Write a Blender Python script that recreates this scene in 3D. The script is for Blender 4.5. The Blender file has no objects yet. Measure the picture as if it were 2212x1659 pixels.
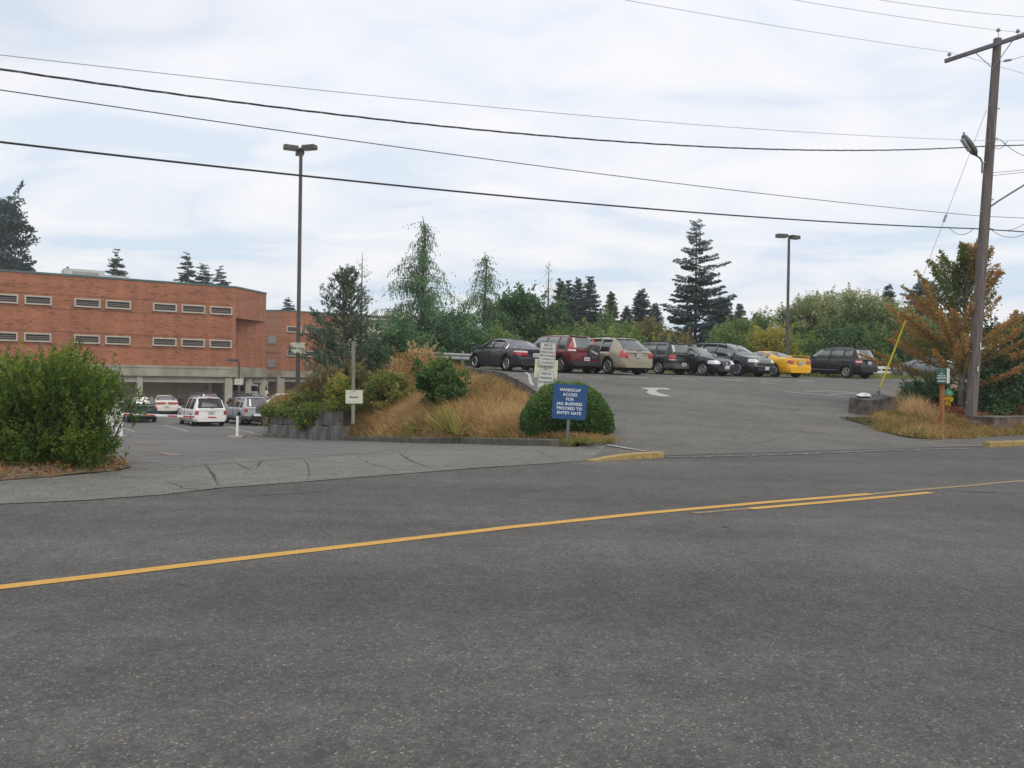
import bpy, bmesh, math, random
import numpy as np
from mathutils import Vector, Matrix, geometry

# ------------------------------------------------------------------ camera, sky, sun, exposure
sc = bpy.context.scene
C = sc.collection
R_ = math.radians
CAM_H = 1.6
PITCH, ROLL = R_(-0.3), R_(0.9)
FPX = 1805.0                                     # focal length in the units of a 2212 x 1659 picture
CX, CY = 1106.0, 829.5
_F = Vector((0, math.cos(PITCH), math.sin(PITCH)))
_R0 = Vector((1, 0, 0)); _U0 = _R0.cross(_F)
_R = _R0 * math.cos(ROLL) + _U0 * math.sin(ROLL)
_U = _U0 * math.cos(ROLL) - _R0 * math.sin(ROLL)
cam_d = bpy.data.cameras.new('camera'); cam = bpy.data.objects.new('camera', cam_d); C.objects.link(cam)
cam_d.sensor_width = 36.0; cam_d.lens = 36.0 * FPX / 2212.0
cam_d.clip_start = 0.05; cam_d.clip_end = 5000
m3 = Matrix((_R, _U, -_F)).transposed()
cam.matrix_world = Matrix.Translation((0, 0, CAM_H)) @ m3.to_4x4()
sc.camera = cam
sc.view_settings.view_transform = 'Standard'; sc.view_settings.look = 'None'
sc.view_settings.exposure = 0.1; sc.view_settings.gamma = 1.0
SUN_EL, SUN_AZ = R_(48), R_(150)                 # azimuth clockwise from +Y: behind the viewer, to the right

w = bpy.data.worlds.new('World'); sc.world = w; w.use_nodes = True
nt = w.node_tree; nt.nodes.clear()
def N(nt, t, **k):
    n = nt.nodes.new(t)
    for a, b in k.items():
        if a.startswith('i_'):
            key = a[2:].replace('_', ' ')
            n.inputs[key].default_value = b
        else: setattr(n, a, b)
    return n
def Lk(nt, a, ao, b, bi): nt.links.new(a.outputs[ao], b.inputs[bi])
out = N(nt, 'ShaderNodeOutputWorld')
sky = N(nt, 'ShaderNodeTexSky', sky_type='NISHITA', sun_disc=False, sun_elevation=SUN_EL, sun_rotation=SUN_AZ)
bg1 = N(nt, 'ShaderNodeBackground'); bg1.inputs[1].default_value = 0.11
Lk(nt, sky, 0, bg1, 0)
tc = N(nt, 'ShaderNodeTexCoord'); sep = N(nt, 'ShaderNodeSeparateXYZ'); Lk(nt, tc, 'Generated', sep, 0)
za = N(nt, 'ShaderNodeMath', operation='MAXIMUM'); Lk(nt, sep, 'Z', za, 0); za.inputs[1].default_value = 0.0
zb = N(nt, 'ShaderNodeMath', operation='ADD'); Lk(nt, za, 0, zb, 0); zb.inputs[1].default_value = 0.24
dx = N(nt, 'ShaderNodeMath', operation='DIVIDE'); Lk(nt, sep, 'X', dx, 0); Lk(nt, zb, 0, dx, 1)
dy = N(nt, 'ShaderNodeMath', operation='DIVIDE'); Lk(nt, sep, 'Y', dy, 0); Lk(nt, zb, 0, dy, 1)
cmb = N(nt, 'ShaderNodeCombineXYZ'); Lk(nt, dx, 0, cmb, 0); Lk(nt, dy, 0, cmb, 1)
mp = N(nt, 'ShaderNodeMapping'); mp.inputs['Rotation'].default_value = (0, 0, R_(18)); mp.inputs['Scale'].default_value = (0.8, 1.25, 1)
mp.inputs['Location'].default_value = (3.1, 1.7, 0)
Lk(nt, cmb, 0, mp, 0)
n1 = N(nt, 'ShaderNodeTexNoise'); n1.inputs['Scale'].default_value = 2.3; n1.inputs['Detail'].default_value = 9; n1.inputs['Roughness'].default_value = 0.53; n1.inputs['Distortion'].default_value = 0.5
n2 = N(nt, 'ShaderNodeTexNoise'); n2.inputs['Scale'].default_value = 0.55; n2.inputs['Detail'].default_value = 6; n2.inputs['Distortion'].default_value = 0.4
Lk(nt, mp, 0, n1, 0); Lk(nt, mp, 0, n2, 0)
cr = N(nt, 'ShaderNodeValToRGB'); e = cr.color_ramp
e.elements[0].position = 0.38; e.elements[0].color = (0.62, 0.745, 0.875, 1)
e.elements[1].position = 0.62; e.elements[1].color = (0.95, 0.945, 0.96, 1)
e.elements.new(0.47).color = (0.79, 0.85, 0.91, 1)
Lk(nt, n1, 0, cr, 0)
up = N(nt, 'ShaderNodeMapRange'); up.inputs[1].default_value = 0.0; up.inputs[2].default_value = 0.42; Lk(nt, sep, 'Z', up, 0)
upc = N(nt, 'ShaderNodeMath', operation='MULTIPLY'); Lk(nt, up, 0, upc, 0); upc.inputs[1].default_value = 0.5
mxc = N(nt, 'ShaderNodeMix', data_type='RGBA'); Lk(nt, upc, 0, mxc, 0); Lk(nt, cr, 0, mxc, 6); mxc.inputs[7].default_value = (0.89, 0.89, 0.96, 1)
bg2 = N(nt, 'ShaderNodeBackground'); bg2.inputs[1].default_value = 1.0; Lk(nt, mxc, 2, bg2, 0)
cr2 = N(nt, 'ShaderNodeValToRGB'); e = cr2.color_ramp
e.elements[0].position = 0.30; e.elements[0].color = (0.78, 0.78, 0.78, 1)
e.elements[1].position = 0.46; e.elements[1].color = (1, 1, 1, 1)
Lk(nt, n2, 0, cr2, 0)
ms = N(nt, 'ShaderNodeMixShader'); Lk(nt, cr2, 0, ms, 0); Lk(nt, bg1, 0, ms, 1); Lk(nt, bg2, 0, ms, 2); Lk(nt, ms, 0, out, 0)

sl = bpy.data.lights.new('sun', 'SUN'); sl.energy = 1.35; sl.angle = R_(35); sl.color = (1.0, 0.93, 0.82)
so = bpy.data.objects.new('sun', sl); C.objects.link(so)
sd = Vector((math.sin(SUN_AZ) * math.cos(SUN_EL), math.cos(SUN_AZ) * math.cos(SUN_EL), math.sin(SUN_EL)))
so.rotation_euler = sd.to_track_quat('Z', 'Y').to_euler(); so.location = (0, -5, 40)

# ------------------------------------------------------------------ helpers
def tag(o, label=None, cat=None, group=None, kind=None):
    if label: o['label'] = label
    if cat: o['category'] = cat
    if group: o['group'] = group
    if kind: o['kind'] = kind
    return o
def empty(name, loc=(0, 0, 0), rz=0.0, label=None, cat=None, group=None):
    o = bpy.data.objects.new(name, None); C.objects.link(o)
    o.location = loc; o.rotation_euler = (0, 0, rz); o.empty_display_size = 0.2
    return tag(o, label, cat, group)
def link(name, me, mats=None, parent=None):
    o = bpy.data.objects.new(name, me); C.objects.link(o)
    if mats is not None:
        for m in (mats if isinstance(mats, (list, tuple)) else [mats]): me.materials.append(m)
    if parent is not None: o.parent = parent
    return o
class MB:
    def __init__(s): s.v = []; s.f = []; s.m = []
    def add(s, vs, fs, mi=0):
        b = len(s.v); s.v += [tuple(v) for v in vs]
        for f in fs: s.f.append([i + b for i in f]); s.m.append(mi)
        return s
    def box(s, c, d, rot=None, mi=0, taper=1.0):
        x, y, z = d[0] / 2, d[1] / 2, d[2] / 2
        vs = [Vector((sx * x * (taper if sz > 0 else 1), sy * y * (taper if sz > 0 else 1), sz * z)) for sz in (-1, 1) for sy in (-1, 1) for sx in (-1, 1)]
        if rot is not None: vs = [rot @ v for v in vs]
        vs = [v + Vector(c) for v in vs]
        return s.add(vs, [(0, 2, 3, 1), (4, 5, 7, 6), (0, 1, 5, 4), (2, 6, 7, 3), (0, 4, 6, 2), (1, 3, 7, 5)], mi)
    def b2(s, a, b, mi=0):                       # box by two corners
        c = [(a[i] + b[i]) / 2 for i in range(3)]; d = [abs(a[i] - b[i]) for i in range(3)]
        return s.box(c, d, None, mi)
    def tube(s, pts, r, n=8, mi=0, cap=True):
        pts = [Vector(p) for p in pts]; k = len(pts)
        rs = r if isinstance(r, (list, tuple, np.ndarray)) else [r] * k
        rings = []; prev = None
        for i, p in enumerate(pts):
            t = (pts[min(i + 1, k - 1)] - pts[max(i - 1, 0)]).normalized()
            a = Vector((0, 0, 1)) if abs(t.z) < 0.9 else Vector((1, 0, 0))
            if prev is None: u = t.cross(a).normalized()
            else:
                u = prev - t * prev.dot(t)
                u = u.normalized() if u.length > 1e-6 else t.cross(a).normalized()
            prev = u; w_ = t.cross(u)
            rings.append([p + (u * math.cos(2 * math.pi * j / n) + w_ * math.sin(2 * math.pi * j / n)) * rs[i] for j in range(n)])
        fs = []
        for i in range(k - 1):
            for j in range(n): fs.append((i * n + j, i * n + (j + 1) % n, (i + 1) * n + (j + 1) % n, (i + 1) * n + j))
        if cap: fs.append(tuple(range(n - 1, -1, -1))); fs.append(tuple((k - 1) * n + j for j in range(n)))
        return s.add([v for r_ in rings for v in r_], fs, mi)
    def lathe(s, prof, n=24, c=(0, 0, 0), axis='z', mi=0):
        vs = []; fs = []
        for (r, h) in prof:
            for j in range(n):
                a = 2 * math.pi * j / n
                p = (r * math.cos(a), r * math.sin(a), h)
                if axis == 'y': p = (p[0], p[2], p[1])
                vs.append((p[0] + c[0], p[1] + c[1], p[2] + c[2]))
        k = len(prof)
        for i in range(k - 1):
            for j in range(n): fs.append((i * n + j, i * n + (j + 1) % n, (i + 1) * n + (j + 1) % n, (i + 1) * n + j))
        fs.append(tuple(range(n))); fs.append(tuple((k - 1) * n + j for j in range(n)))
        return s.add(vs, fs, mi)
    def build(s, name, mats=None, parent=None, smooth=False, bevel=0.0):
        me = bpy.data.meshes.new(name); me.from_pydata(s.v, [], s.f)
        me.polygons.foreach_set('material_index', s.m)
        bm = bmesh.new(); bm.from_mesh(me)
        bmesh.ops.recalc_face_normals(bm, faces=bm.faces)
        bm.to_mesh(me); bm.free()
        if smooth:
            me.polygons.foreach_set('use_smooth', [True] * len(me.polygons))
            me.set_sharp_from_angle(angle=R_(38))
        me.update()
        o = link(name, me, mats, parent)
        if bevel:
            b = o.modifiers.new('bevel', 'BEVEL'); b.width = bevel; b.segments = 2; b.limit_method = 'ANGLE'
        return o

def M(name, col, rough=0.6, metal=0.0, var=0.10, scale=6.0, bump=0.0, coat=0.0, col2=None, spec=None, thr=None):
    m = bpy.data.materials.new(name); m.use_nodes = True; nt = m.node_tree
    b = nt.nodes['Principled BSDF']
    b.inputs['Roughness'].default_value = rough; b.inputs['Metallic'].default_value = metal
    if spec is not None: b.inputs['Specular IOR Level'].default_value = spec
    if coat: b.inputs['Coat Weight'].default_value = coat; b.inputs['Coat Roughness'].default_value = 0.04
    t = N(nt, 'ShaderNodeTexCoord'); n = N(nt, 'ShaderNodeTexNoise'); n.inputs['Scale'].default_value = scale; n.inputs['Detail'].default_value = 6
    Lk(nt, t, 'Object', n, 0)
    c2 = col2 if col2 else tuple(min(1, c * (1 + var)) for c in col)
    c1 = col if col2 else tuple(c * (1 - var) for c in col)
    r = N(nt, 'ShaderNodeValToRGB'); r.color_ramp.elements[0].color = (*c1, 1); r.color_ramp.elements[1].color = (*c2, 1)
    lo, hi = thr if thr else (0.3, 0.7)
    r.color_ramp.elements[0].position = lo; r.color_ramp.elements[1].position = hi
    Lk(nt, n, 0, r, 0); Lk(nt, r, 0, b, 'Base Color')
    if bump:
        bp = N(nt, 'ShaderNodeBump'); bp.inputs['Strength'].default_value = bump; bp.inputs['Distance'].default_value = 0.02
        Lk(nt, n, 0, bp, 'Height'); Lk(nt, bp, 0, b, 'Normal')
    return m

def ray(px, py):
    return (_F + _R * ((px - CX) / FPX) - _U * ((py - CY) / FPX))
def pt(px, py, d):                               # point at distance d ahead of the camera
    return Vector((0, 0, CAM_H)) + ray(px, py) * d

# ------------------------------------------------------------------ terrain heights
def sst(x, a, b):
    t = np.clip((np.asarray(x, float) - a) / (b - a), 0, 1); return t * t * (3 - 2 * t)
def Yk(X): return np.interp(X, [-60, -30, -12, -6.2, -4.6, -1.95, 0, 1.5, 3.2, 12.8, 20, 60], [-24, -5.4, 6.3, 10.06, 11, 13.7, 15.4, 16.7, 18, 22.6, 26, 44])
def hR(X, Y):
    t = Y - Yk(X); return np.interp(t, [0, 1.5, 3, 16, 35, 60], [0, 0.02, 0.17, 1.80, 2.40, 2.6])
def hL(X, Y): return np.interp(np.asarray(Y, float) - np.interp(X, [-7, -3, 2.5], [0, 2.5, 6.5]), [15, 35, 50, 70], [0, -1.0, -1.45, -1.5])
def eline(X, Y): return (X - 0.6) * 0.945 + (Y - 28.5) * 0.326 - np.maximum(0, Y - 45) * 0.4
def G(X, Y):
    X = np.asarray(X, float); Y = np.asarray(Y, float)
    wgt = sst(eline(X, Y), -1.8, -0.1)
    return hL(X, Y) * (1 - wgt) + hR(X, Y) * wgt
def at(px, py, f=G, dmax=200):                   # where the sight line through a picture point meets the ground
    r = ray(px, py); d = np.linspace(3, dmax, 12000)
    x = r.x * d; y = r.y * d; z = CAM_H + r.z * d
    below = z < f(x, y)
    i = int(np.argmax(below)) if below.any() else len(d) - 1
    return (float(x[i]), float(y[i]), float(f(x[i], y[i])))
# ------------------------------------------------------------------ ground materials
def asphalt(name, c_lo, c_hi, seed=0.0, spec_amt=0.24, streak=True):
    m = bpy.data.materials.new(name); m.use_nodes = True; nt = m.node_tree; b = nt.nodes['Principled BSDF']
    b.inputs['Roughness'].default_value = 0.9; b.inputs['Specular IOR Level'].default_value = 0.3
    t = N(nt, 'ShaderNodeTexCoord')
    mp = N(nt, 'ShaderNodeMapping'); mp.inputs['Location'].default_value = (seed, seed * 2, 0); Lk(nt, t, 'Object', mp, 0)
    n = N(nt, 'ShaderNodeTexNoise'); n.inputs['Scale'].default_value = 0.35; n.inputs['Detail'].default_value = 7; n.inputs['Roughness'].default_value = 0.6; Lk(nt, mp, 0, n, 0)
    r = N(nt, 'ShaderNodeValToRGB'); r.color_ramp.elements[0].color = (*c_lo, 1); r.color_ramp.elements[1].color = (*c_hi, 1)
    r.color_ramp.elements[0].position = 0.3; r.color_ramp.elements[1].position = 0.7; Lk(nt, n, 0, r, 0)
    v = N(nt, 'ShaderNodeTexVoronoi'); v.inputs['Scale'].default_value = 105; Lk(nt, mp, 0, v, 0)
    sp = N(nt, 'ShaderNodeSeparateColor'); Lk(nt, v, 'Color', sp, 0)
    rr = N(nt, 'ShaderNodeValToRGB'); el = rr.color_ramp.elements
    el[0].position = 0.0; el[0].color = (0.72, 0.72, 0.72, 1); el[1].position = 1.0; el[1].color = (3.0, 2.9, 2.75, 1)
    el.new(0.55).color = (0.95, 0.95, 0.95, 1); el.new(0.93).color = (1.25, 1.23, 1.2, 1); el.new(0.975).color = (1.7, 1.66, 1.6, 1)
    Lk(nt, sp, 0, rr, 0)
    v2 = N(nt, 'ShaderNodeTexVoronoi'); v2.inputs['Scale'].default_value = 30; Lk(nt, mp, 0, v2, 0)
    sp2 = N(nt, 'ShaderNodeSeparateColor'); Lk(nt, v2, 'Color', sp2, 0)
    rr2 = N(nt, 'ShaderNodeMapRange'); Lk(nt, sp2, 1, rr2, 0); rr2.inputs[3].default_value = 0.84; rr2.inputs[4].default_value = 1.16
    mx = N(nt, 'ShaderNodeMix', data_type='RGBA', blend_type='MULTIPLY', clamp_result=False); mx.inputs[0].default_value = 1.0
    Lk(nt, r, 0, mx, 6); Lk(nt, rr, 0, mx, 7)
    mx2 = N(nt, 'ShaderNodeMix', data_type='RGBA', blend_type='MULTIPLY'); mx2.inputs[0].default_value = 1.0
    Lk(nt, mx, 2, mx2, 6); Lk(nt, rr2, 0, mx2, 7)
    last = mx2
    if streak:
        mp2 = N(nt, 'ShaderNodeMapping'); mp2.inputs['Rotation'].default_value = (0, 0, R_(-33)); mp2.inputs['Scale'].default_value = (0.05, 0.7, 1); Lk(nt, t, 'Object', mp2, 0)
        n3 = N(nt, 'ShaderNodeTexNoise'); n3.inputs['Scale'].default_value = 1.0; n3.inputs['Detail'].default_value = 4; Lk(nt, mp2, 0, n3, 0)
        mr = N(nt, 'ShaderNodeMapRange'); mr.inputs[1].default_value = 0.3; mr.inputs[2].default_value = 0.7; mr.inputs[3].default_value = 0.80; mr.inputs[4].default_value = 1.12; Lk(nt, n3, 0, mr, 0)
        mx3 = N(nt, 'ShaderNodeMix', data_type='RGBA', blend_type='MULTIPLY'); mx3.inputs[0].default_value = 1.0
        Lk(nt, last, 2, mx3, 6); Lk(nt, mr, 0, mx3, 7); last = mx3
    n4 = N(nt, 'ShaderNodeTexNoise'); n4.inputs['Scale'].default_value = 2.2; n4.inputs['Detail'].default_value = 9; n4.inputs['Roughness'].default_value = 0.72; Lk(nt, mp, 0, n4, 0)
    m4 = N(nt, 'ShaderNodeMapRange'); m4.inputs[1].default_value = 0.35; m4.inputs[2].default_value = 0.65; m4.inputs[3].default_value = 0.84; m4.inputs[4].default_value = 1.12; Lk(nt, n4, 0, m4, 0)
    n5 = N(nt, 'ShaderNodeTexNoise'); n5.inputs['Scale'].default_value = 0.9; n5.inputs['Detail'].default_value = 3; n5.inputs['Distortion'].default_value = 1.5; Lk(nt, mp, 0, n5, 0)
    m5 = N(nt, 'ShaderNodeMapRange'); m5.inputs[1].default_value = 0.66; m5.inputs[2].default_value = 0.72; m5.inputs[3].default_value = 1.0; m5.inputs[4].default_value = 0.84; Lk(nt, n5, 0, m5, 0)
    for q_ in (m4, m5):
        mx4 = N(nt, 'ShaderNodeMix', data_type='RGBA', blend_type='MULTIPLY'); mx4.inputs[0].default_value = 1.0
        Lk(nt, last, 2, mx4, 6); Lk(nt, q_, 0, mx4, 7); last = mx4
    Lk(nt, last, 2, b, 'Base Color')
    bp = N(nt, 'ShaderNodeBump'); bp.inputs['Strength'].default_value = 0.6; bp.inputs['Distance'].default_value = 0.004
    Lk(nt, v, 'Distance', bp, 'Height'); Lk(nt, bp, 0, b, 'Normal')
    return m
m_road = asphalt('road_asphalt', (0.084, 0.081, 0.076), (0.116, 0.112, 0.105))
m_lot = asphalt('lot_asphalt', (0.118, 0.113, 0.103), (0.152, 0.146, 0.133), 7)
m_low = asphalt('lower_asphalt', (0.130, 0.127, 0.119), (0.168, 0.164, 0.154), 11)
m_conc = asphalt('apron_concrete', (0.138, 0.134, 0.116), (0.178, 0.172, 0.150), 3, streak=False)
m_dirt = M('dirt', (0.07, 0.05, 0.03), 0.95, var=0.4, scale=3, bump=0.5, col2=(0.19, 0.14, 0.08))
m_field = M('field', (0.05, 0.06, 0.025), 0.95, scale=0.4, col2=(0.12, 0.10, 0.05))
m_crack = M('crack_black', (0.034, 0.033, 0.028), 0.95, var=0.3, scale=20)
m_paintw = M('white_road_paint', (0.42, 0.42, 0.40), 0.85, scale=14, col2=(0.22, 0.22, 0.21), thr=(0.45, 0.7))
m_painty = M('yellow_road_paint', (0.56, 0.31, 0.055), 0.8, scale=26, col2=(0.34, 0.215, 0.075), thr=(0.50, 0.74))
m_fadedy = M('worn_yellow_paint', (0.36, 0.24, 0.10), 0.85, scale=20, col2=(0.16, 0.14, 0.10), thr=(0.4, 0.6))
m_kerb = M('kerb_yellow', (0.44, 0.29, 0.085), 0.85, scale=16, col2=(0.24, 0.185, 0.085), thr=(0.35, 0.62), bump=0.4)
m_kerbg = M('kerb_grey', (0.06, 0.06, 0.05), 0.9, scale=4, col2=(0.15, 0.14, 0.11), bump=0.5)
m_seal = M('patched_joint', (0.21, 0.205, 0.19), 0.9, scale=5, col2=(0.10, 0.098, 0.092), thr=(0.45, 0.6))

# ------------------------------------------------------------------ draped sheets
def inside(poly, x, y):
    r = np.zeros(len(x), bool); n = len(poly); j = n - 1
    for i in range(n):
        xi, yi = poly[i]; xj, yj = poly[j]
        c = ((yi > y) != (yj > y)) & (x < (xj - xi) * (y - yi) / ((yj - yi) or 1e-12) + xi)
        r ^= c; j = i
    return r
def densify(poly, s, closed=True):
    o = []; n = len(poly)
    for i in range(n if closed else n - 1):
        a = poly[i]; b = poly[(i + 1) % n]; k = max(1, int(math.hypot(b[0] - a[0], b[1] - a[1]) / s))
        for q in range(k): o.append((a[0] + (b[0] - a[0]) * q / k, a[1] + (b[1] - a[1]) * q / k))
    if not closed: o.append(tuple(poly[-1]))
    return o
def drape(name, poly, f, off, cell, mat, kind='structure', label=None, cat=None, parent=None):
    poly = [(p[0], p[1]) for p in poly]
    bd = densify(poly, cell)
    xs = [p[0] for p in poly]; ys = [p[1] for p in poly]
    gx, gy = np.meshgrid(np.arange(min(xs), max(xs), cell), np.arange(min(ys), max(ys), cell))
    gx = gx.ravel(); gy = gy.ravel()
    k = inside(poly, gx, gy); gx = gx[k]; gy = gy[k]
    ba = np.array(bd); dmin = np.full(len(gx), 1e9)
    for q in ba: dmin = np.minimum(dmin, (gx - q[0]) ** 2 + (gy - q[1]) ** 2)
    k = dmin > (cell * 0.4) ** 2; gx = gx[k]; gy = gy[k]
    vs = [Vector(p) for p in bd] + [Vector((a, b)) for a, b in zip(gx, gy)]
    nb = len(bd)
    r = geometry.delaunay_2d_cdt(vs, [(i, (i + 1) % nb) for i in range(nb)], [], 1, 1e-5)
    V, F = r[0], r[2]
    X = np.array([v[0] for v in V]); Y = np.array([v[1] for v in V]); Z = f(X, Y) + off
    me = bpy.data.meshes.new(name); me.from_pydata(list(zip(X.tolist(), Y.tolist(), np.asarray(Z, float).tolist())), [], [list(q) for q in F])
    me.polygons.foreach_set('use_smooth', [True] * len(me.polygons))
    bm = bmesh.new(); bm.from_mesh(me); bmesh.ops.recalc_face_normals(bm, faces=bm.faces)
    if sum(q.normal.z for q in bm.faces) < 0: bmesh.ops.reverse_faces(bm, faces=bm.faces)
    bm.to_mesh(me); bm.free()
    o = link(name, me, mat, parent)
    return tag(o, label, cat, None, kind) if parent is None else o
def strip(path, width, f, off, mb=None, jitter=0.0, seed=1, step=0.3, taper=False):
    mb = mb or MB(); rd = random.Random(seed)
    p = densify([(q[0], q[1]) for q in path], step, False); n = len(p); vs = []
    for i, q in enumerate(p):
        a = p[max(i - 1, 0)]; b = p[min(i + 1, n - 1)]
        d = Vector((b[0] - a[0], b[1] - a[1])).normalized(); nn = Vector((-d.y, d.x))
        ww = width * (1 + jitter * rd.uniform(-0.8, 0.8)) / 2; j = rd.uniform(-1, 1) * jitter * width
        if taper: ww *= max(0.15, math.sin(math.pi * (i + 0.3) / n))
        for s in (1, -1):
            x, y = q[0] + nn.x * (ww * s + j), q[1] + nn.y * (ww * s + j)
            vs.append((x, y, float(f(x, y)) + off))
    mb.add(vs, [(2 * i, 2 * i + 1, 2 * i + 3, 2 * i + 2) for i in range(n - 1)])
    return mb
flat = lambda X, Y: np.zeros_like(np.asarray(X, float))

# base ground to the horizon (kept a little under the paved sheets)
gxs = np.concatenate([[-1500, -600, -250, -150], np.arange(-100, 101, 2.0), [150, 250, 600, 1500]])
gys = np.concatenate([[-400, -100, -40], np.arange(-20, 161, 2.0), [220, 400, 900, 2500]])
XX, YY = np.meshgrid(gxs, gys); ZZ = G(XX, YY) - 0.12 - 1.3 * np.exp(-((eline(XX, YY) + 1.2) / 2.6) ** 4) * sst(YY, 12, 20) * (1 - sst(YY, 42, 52))
vv = np.stack([XX.ravel(), YY.ravel(), ZZ.ravel()], 1).tolist(); nx = len(gxs); ff = []
for j in range(len(gys) - 1):
    for i in range(nx - 1): ff.append((j * nx + i, j * nx + i + 1, (j + 1) * nx + i + 1, (j + 1) * nx + i))
me = bpy.data.meshes.new('ground'); me.from_pydata(vv, [], ff); tag(link('ground', me, m_field), 'rough ground of soil and grass beyond the paving', None, None, 'structure')

kx = [-45, -30, -12, -6.2, -4.6, -1.95, 0, 1.5, 3.2, 6, 9, 12.8, 20, 40]
kl = [(x, float(Yk(x))) for x in kx]
drape('road', [(-45, -8)] + [(40, -8)][:0] + [(-45, float(Yk(-45)) - 0.0)] * 0 + [(a_ - .12, b_ + .25) for a_, b_ in kl] + [(40, -8)], flat, 0.0, 1.5, m_road, label='grey speckled asphalt road with a yellow centre line')
# lower and upper car parks
top_px = [(-20, 1040), (60, 1034), (190, 1024), (300, 1014), (445, 1005), (560, 995), (650, 989), (780, 982), (850, 976), (925, 968), (1106, 965), (1220, 966), (1310, 963)]
bot_px = [(-60, 1096), (0, 1090), (180, 1082), (350, 1070), (475, 1055), (640, 1043), (850, 1026), (980, 1016), (1106, 1007), (1200, 1001), (1270, 996)]
e0 = [(3.2, 16.9), (2.6, 19.6), (1.9, 23.5), (0.6, 28.5), (-1.25, 33.9), (-3.4, 40.1), (-5, 45)]
low = [(-90, float(Yk(-60)))] + [(-60, -24), (-30, -5.4), (-12, 6.3), (-6.2, 10.06), (-4.6, 11), (-1.95, 13.7), (0, 15.4), (1.5, 16.7)] + [(3.0, 17.9), (1.0, 22), (-2, 30), (-6, 40), (-12, 60), (-22, 95), (-22, 130), (-110, 130), (-110, 0)]
_B = [at(*p)[:2] for p in [(1300, 960), (1200, 963), (1106, 961), (1000, 957), (900, 956), (800, 953), (740, 950), (650, 947), (575, 944)]]
low = low[:low.index((3.0, 17.9)) + 1] + [(2.6, 19.0)] + [(a + 0.1, b + 0.45) for a, b in _B[1:]] + [(_B[-1][0], _B[-1][1] + 3), (_B[-1][0] - 0.5, _B[-1][1] + 7), (-14, 60), (-22, 95), (-22, 130), (-110, 130), (-110, 0)]
drape('lower_car_park', low[1:], G, -0.004, 1.5, m_low, label='lower asphalt car park in front of the brick building')
upp = [(1.5, 16.72), (3.2, 18.02), (6, 19.36), (9, 20.8), (12.8, 22.62), (20, 26.02), (34, 32.3), (60, 60), (52, 66), (10, 48.5), (-4.3, 42.8), (-3.4, 40.1), (-1.25, 33.9), (0.6, 28.5), (1.9, 23.5), (1.6, 20.0)]
drape('upper_car_park', upp, lambda X, Y: G(X, Y), 0.006, 0.8, m_lot, label='upper asphalt car park reached by the rising driveway')
ap = [at(*p)[:2] for p in bot_px] + [at(*p)[:2] for p in reversed(top_px)]
apron = drape('pavement', ap, G, 0.009, 0.5, m_conc, label='cracked concrete pavement apron along the road')
cr = MB()
def crack(pxs, wd, sd_):
    ps = [at(*p)[:2] for p in pxs]; strip(ps, wd * .8, G, 0.0115, cr, 0.75, sd_, 0.07, True)
crack([(443, 1005), (455, 1018), (462, 1032), (472, 1050)], 0.045, 1)
crack([(365, 1043), (400, 1057), (440, 1060), (478, 1054)], 0.03, 2)
crack([(508, 1000), (530, 1012), (545, 1019)], 0.025, 3)
crack([(545, 1000), (562, 998), (560, 1003), (555, 1012)], 0.03, 33)
crack([(650, 990), (664, 1002), (668, 1015), (665, 1040)], 0.022, 4)
crack([(766, 985), (800, 1003), (835, 1012), (862, 1024)], 0.025, 5)
crack([(857, 977), (880, 992), (910, 1006), (945, 1018)], 0.05, 6)
crack([(945, 1018), (1010, 1013), (1106, 1007)], 0.03, 7)
crack([(1145, 966), (1175, 983), (1210, 1002)], 0.02, 8)
crack([(0, 1040), (140, 1030), (300, 1016), (445, 1006), (560, 997), (660, 990), (850, 977), (925, 968)], 0.035, 9)
crack([(200, 1021), (270, 1031), (330, 1040)], 0.02, 10)
crack([(925, 968), (1000, 974), (1106, 971)], 0.03, 12)
c_ = cr.build('cracks', m_crack, apron)
rc = MB()
for k, (pl, wd) in enumerate([([(2020, 1058), (2110, 1063), (2212, 1066)], 0.03), ([(1540, 1135), (1580, 1142)], 0.02),
    ([(500, 1075), (640, 1066), (760, 1062)], 0.02), ([(2080, 1340), (2150, 1362), (2212, 1376)], 0.008)]):
    strip([at(*p, f=flat)[:2] for p in pl], wd, flat, 0.004, rc, 0.7, 40 + k, 0.06, True)
tag(rc.build('cracks', m_crack), 'fine dark cracks in the road surface', None, None, 'structure')
m_oil = M('oil_stain', (0.072, 0.069, 0.064), 0.7, scale=9, var=0.2)
oil = MB(); rd = random.Random(8)
for (px, py, rx) in [(1292, 1484, 0.055), (1240, 1500, 0.06), (1342, 1470, 0.05), (1190, 1498, 0.03), (1712, 1400, 0.02), (840, 1388, 0.03)]:
    c = at(px, py, f=flat); n = 14
    vs = [(c[0], c[1], 0.0012)] + [(c[0] + rx * 1.3 * math.cos(6.283 * i / n) * rd.uniform(0.6, 1.2), c[1] + rx * math.sin(6.283 * i / n) * rd.uniform(0.6, 1.2), 0.0012) for i in range(n)]
    oil.add(vs, [(0, i + 1, (i + 1) % n + 1) for i in range(n)])
tag(oil.build('oil_stain', m_oil), 'small dark oil spots on the road', None, None, 'structure')

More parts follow.
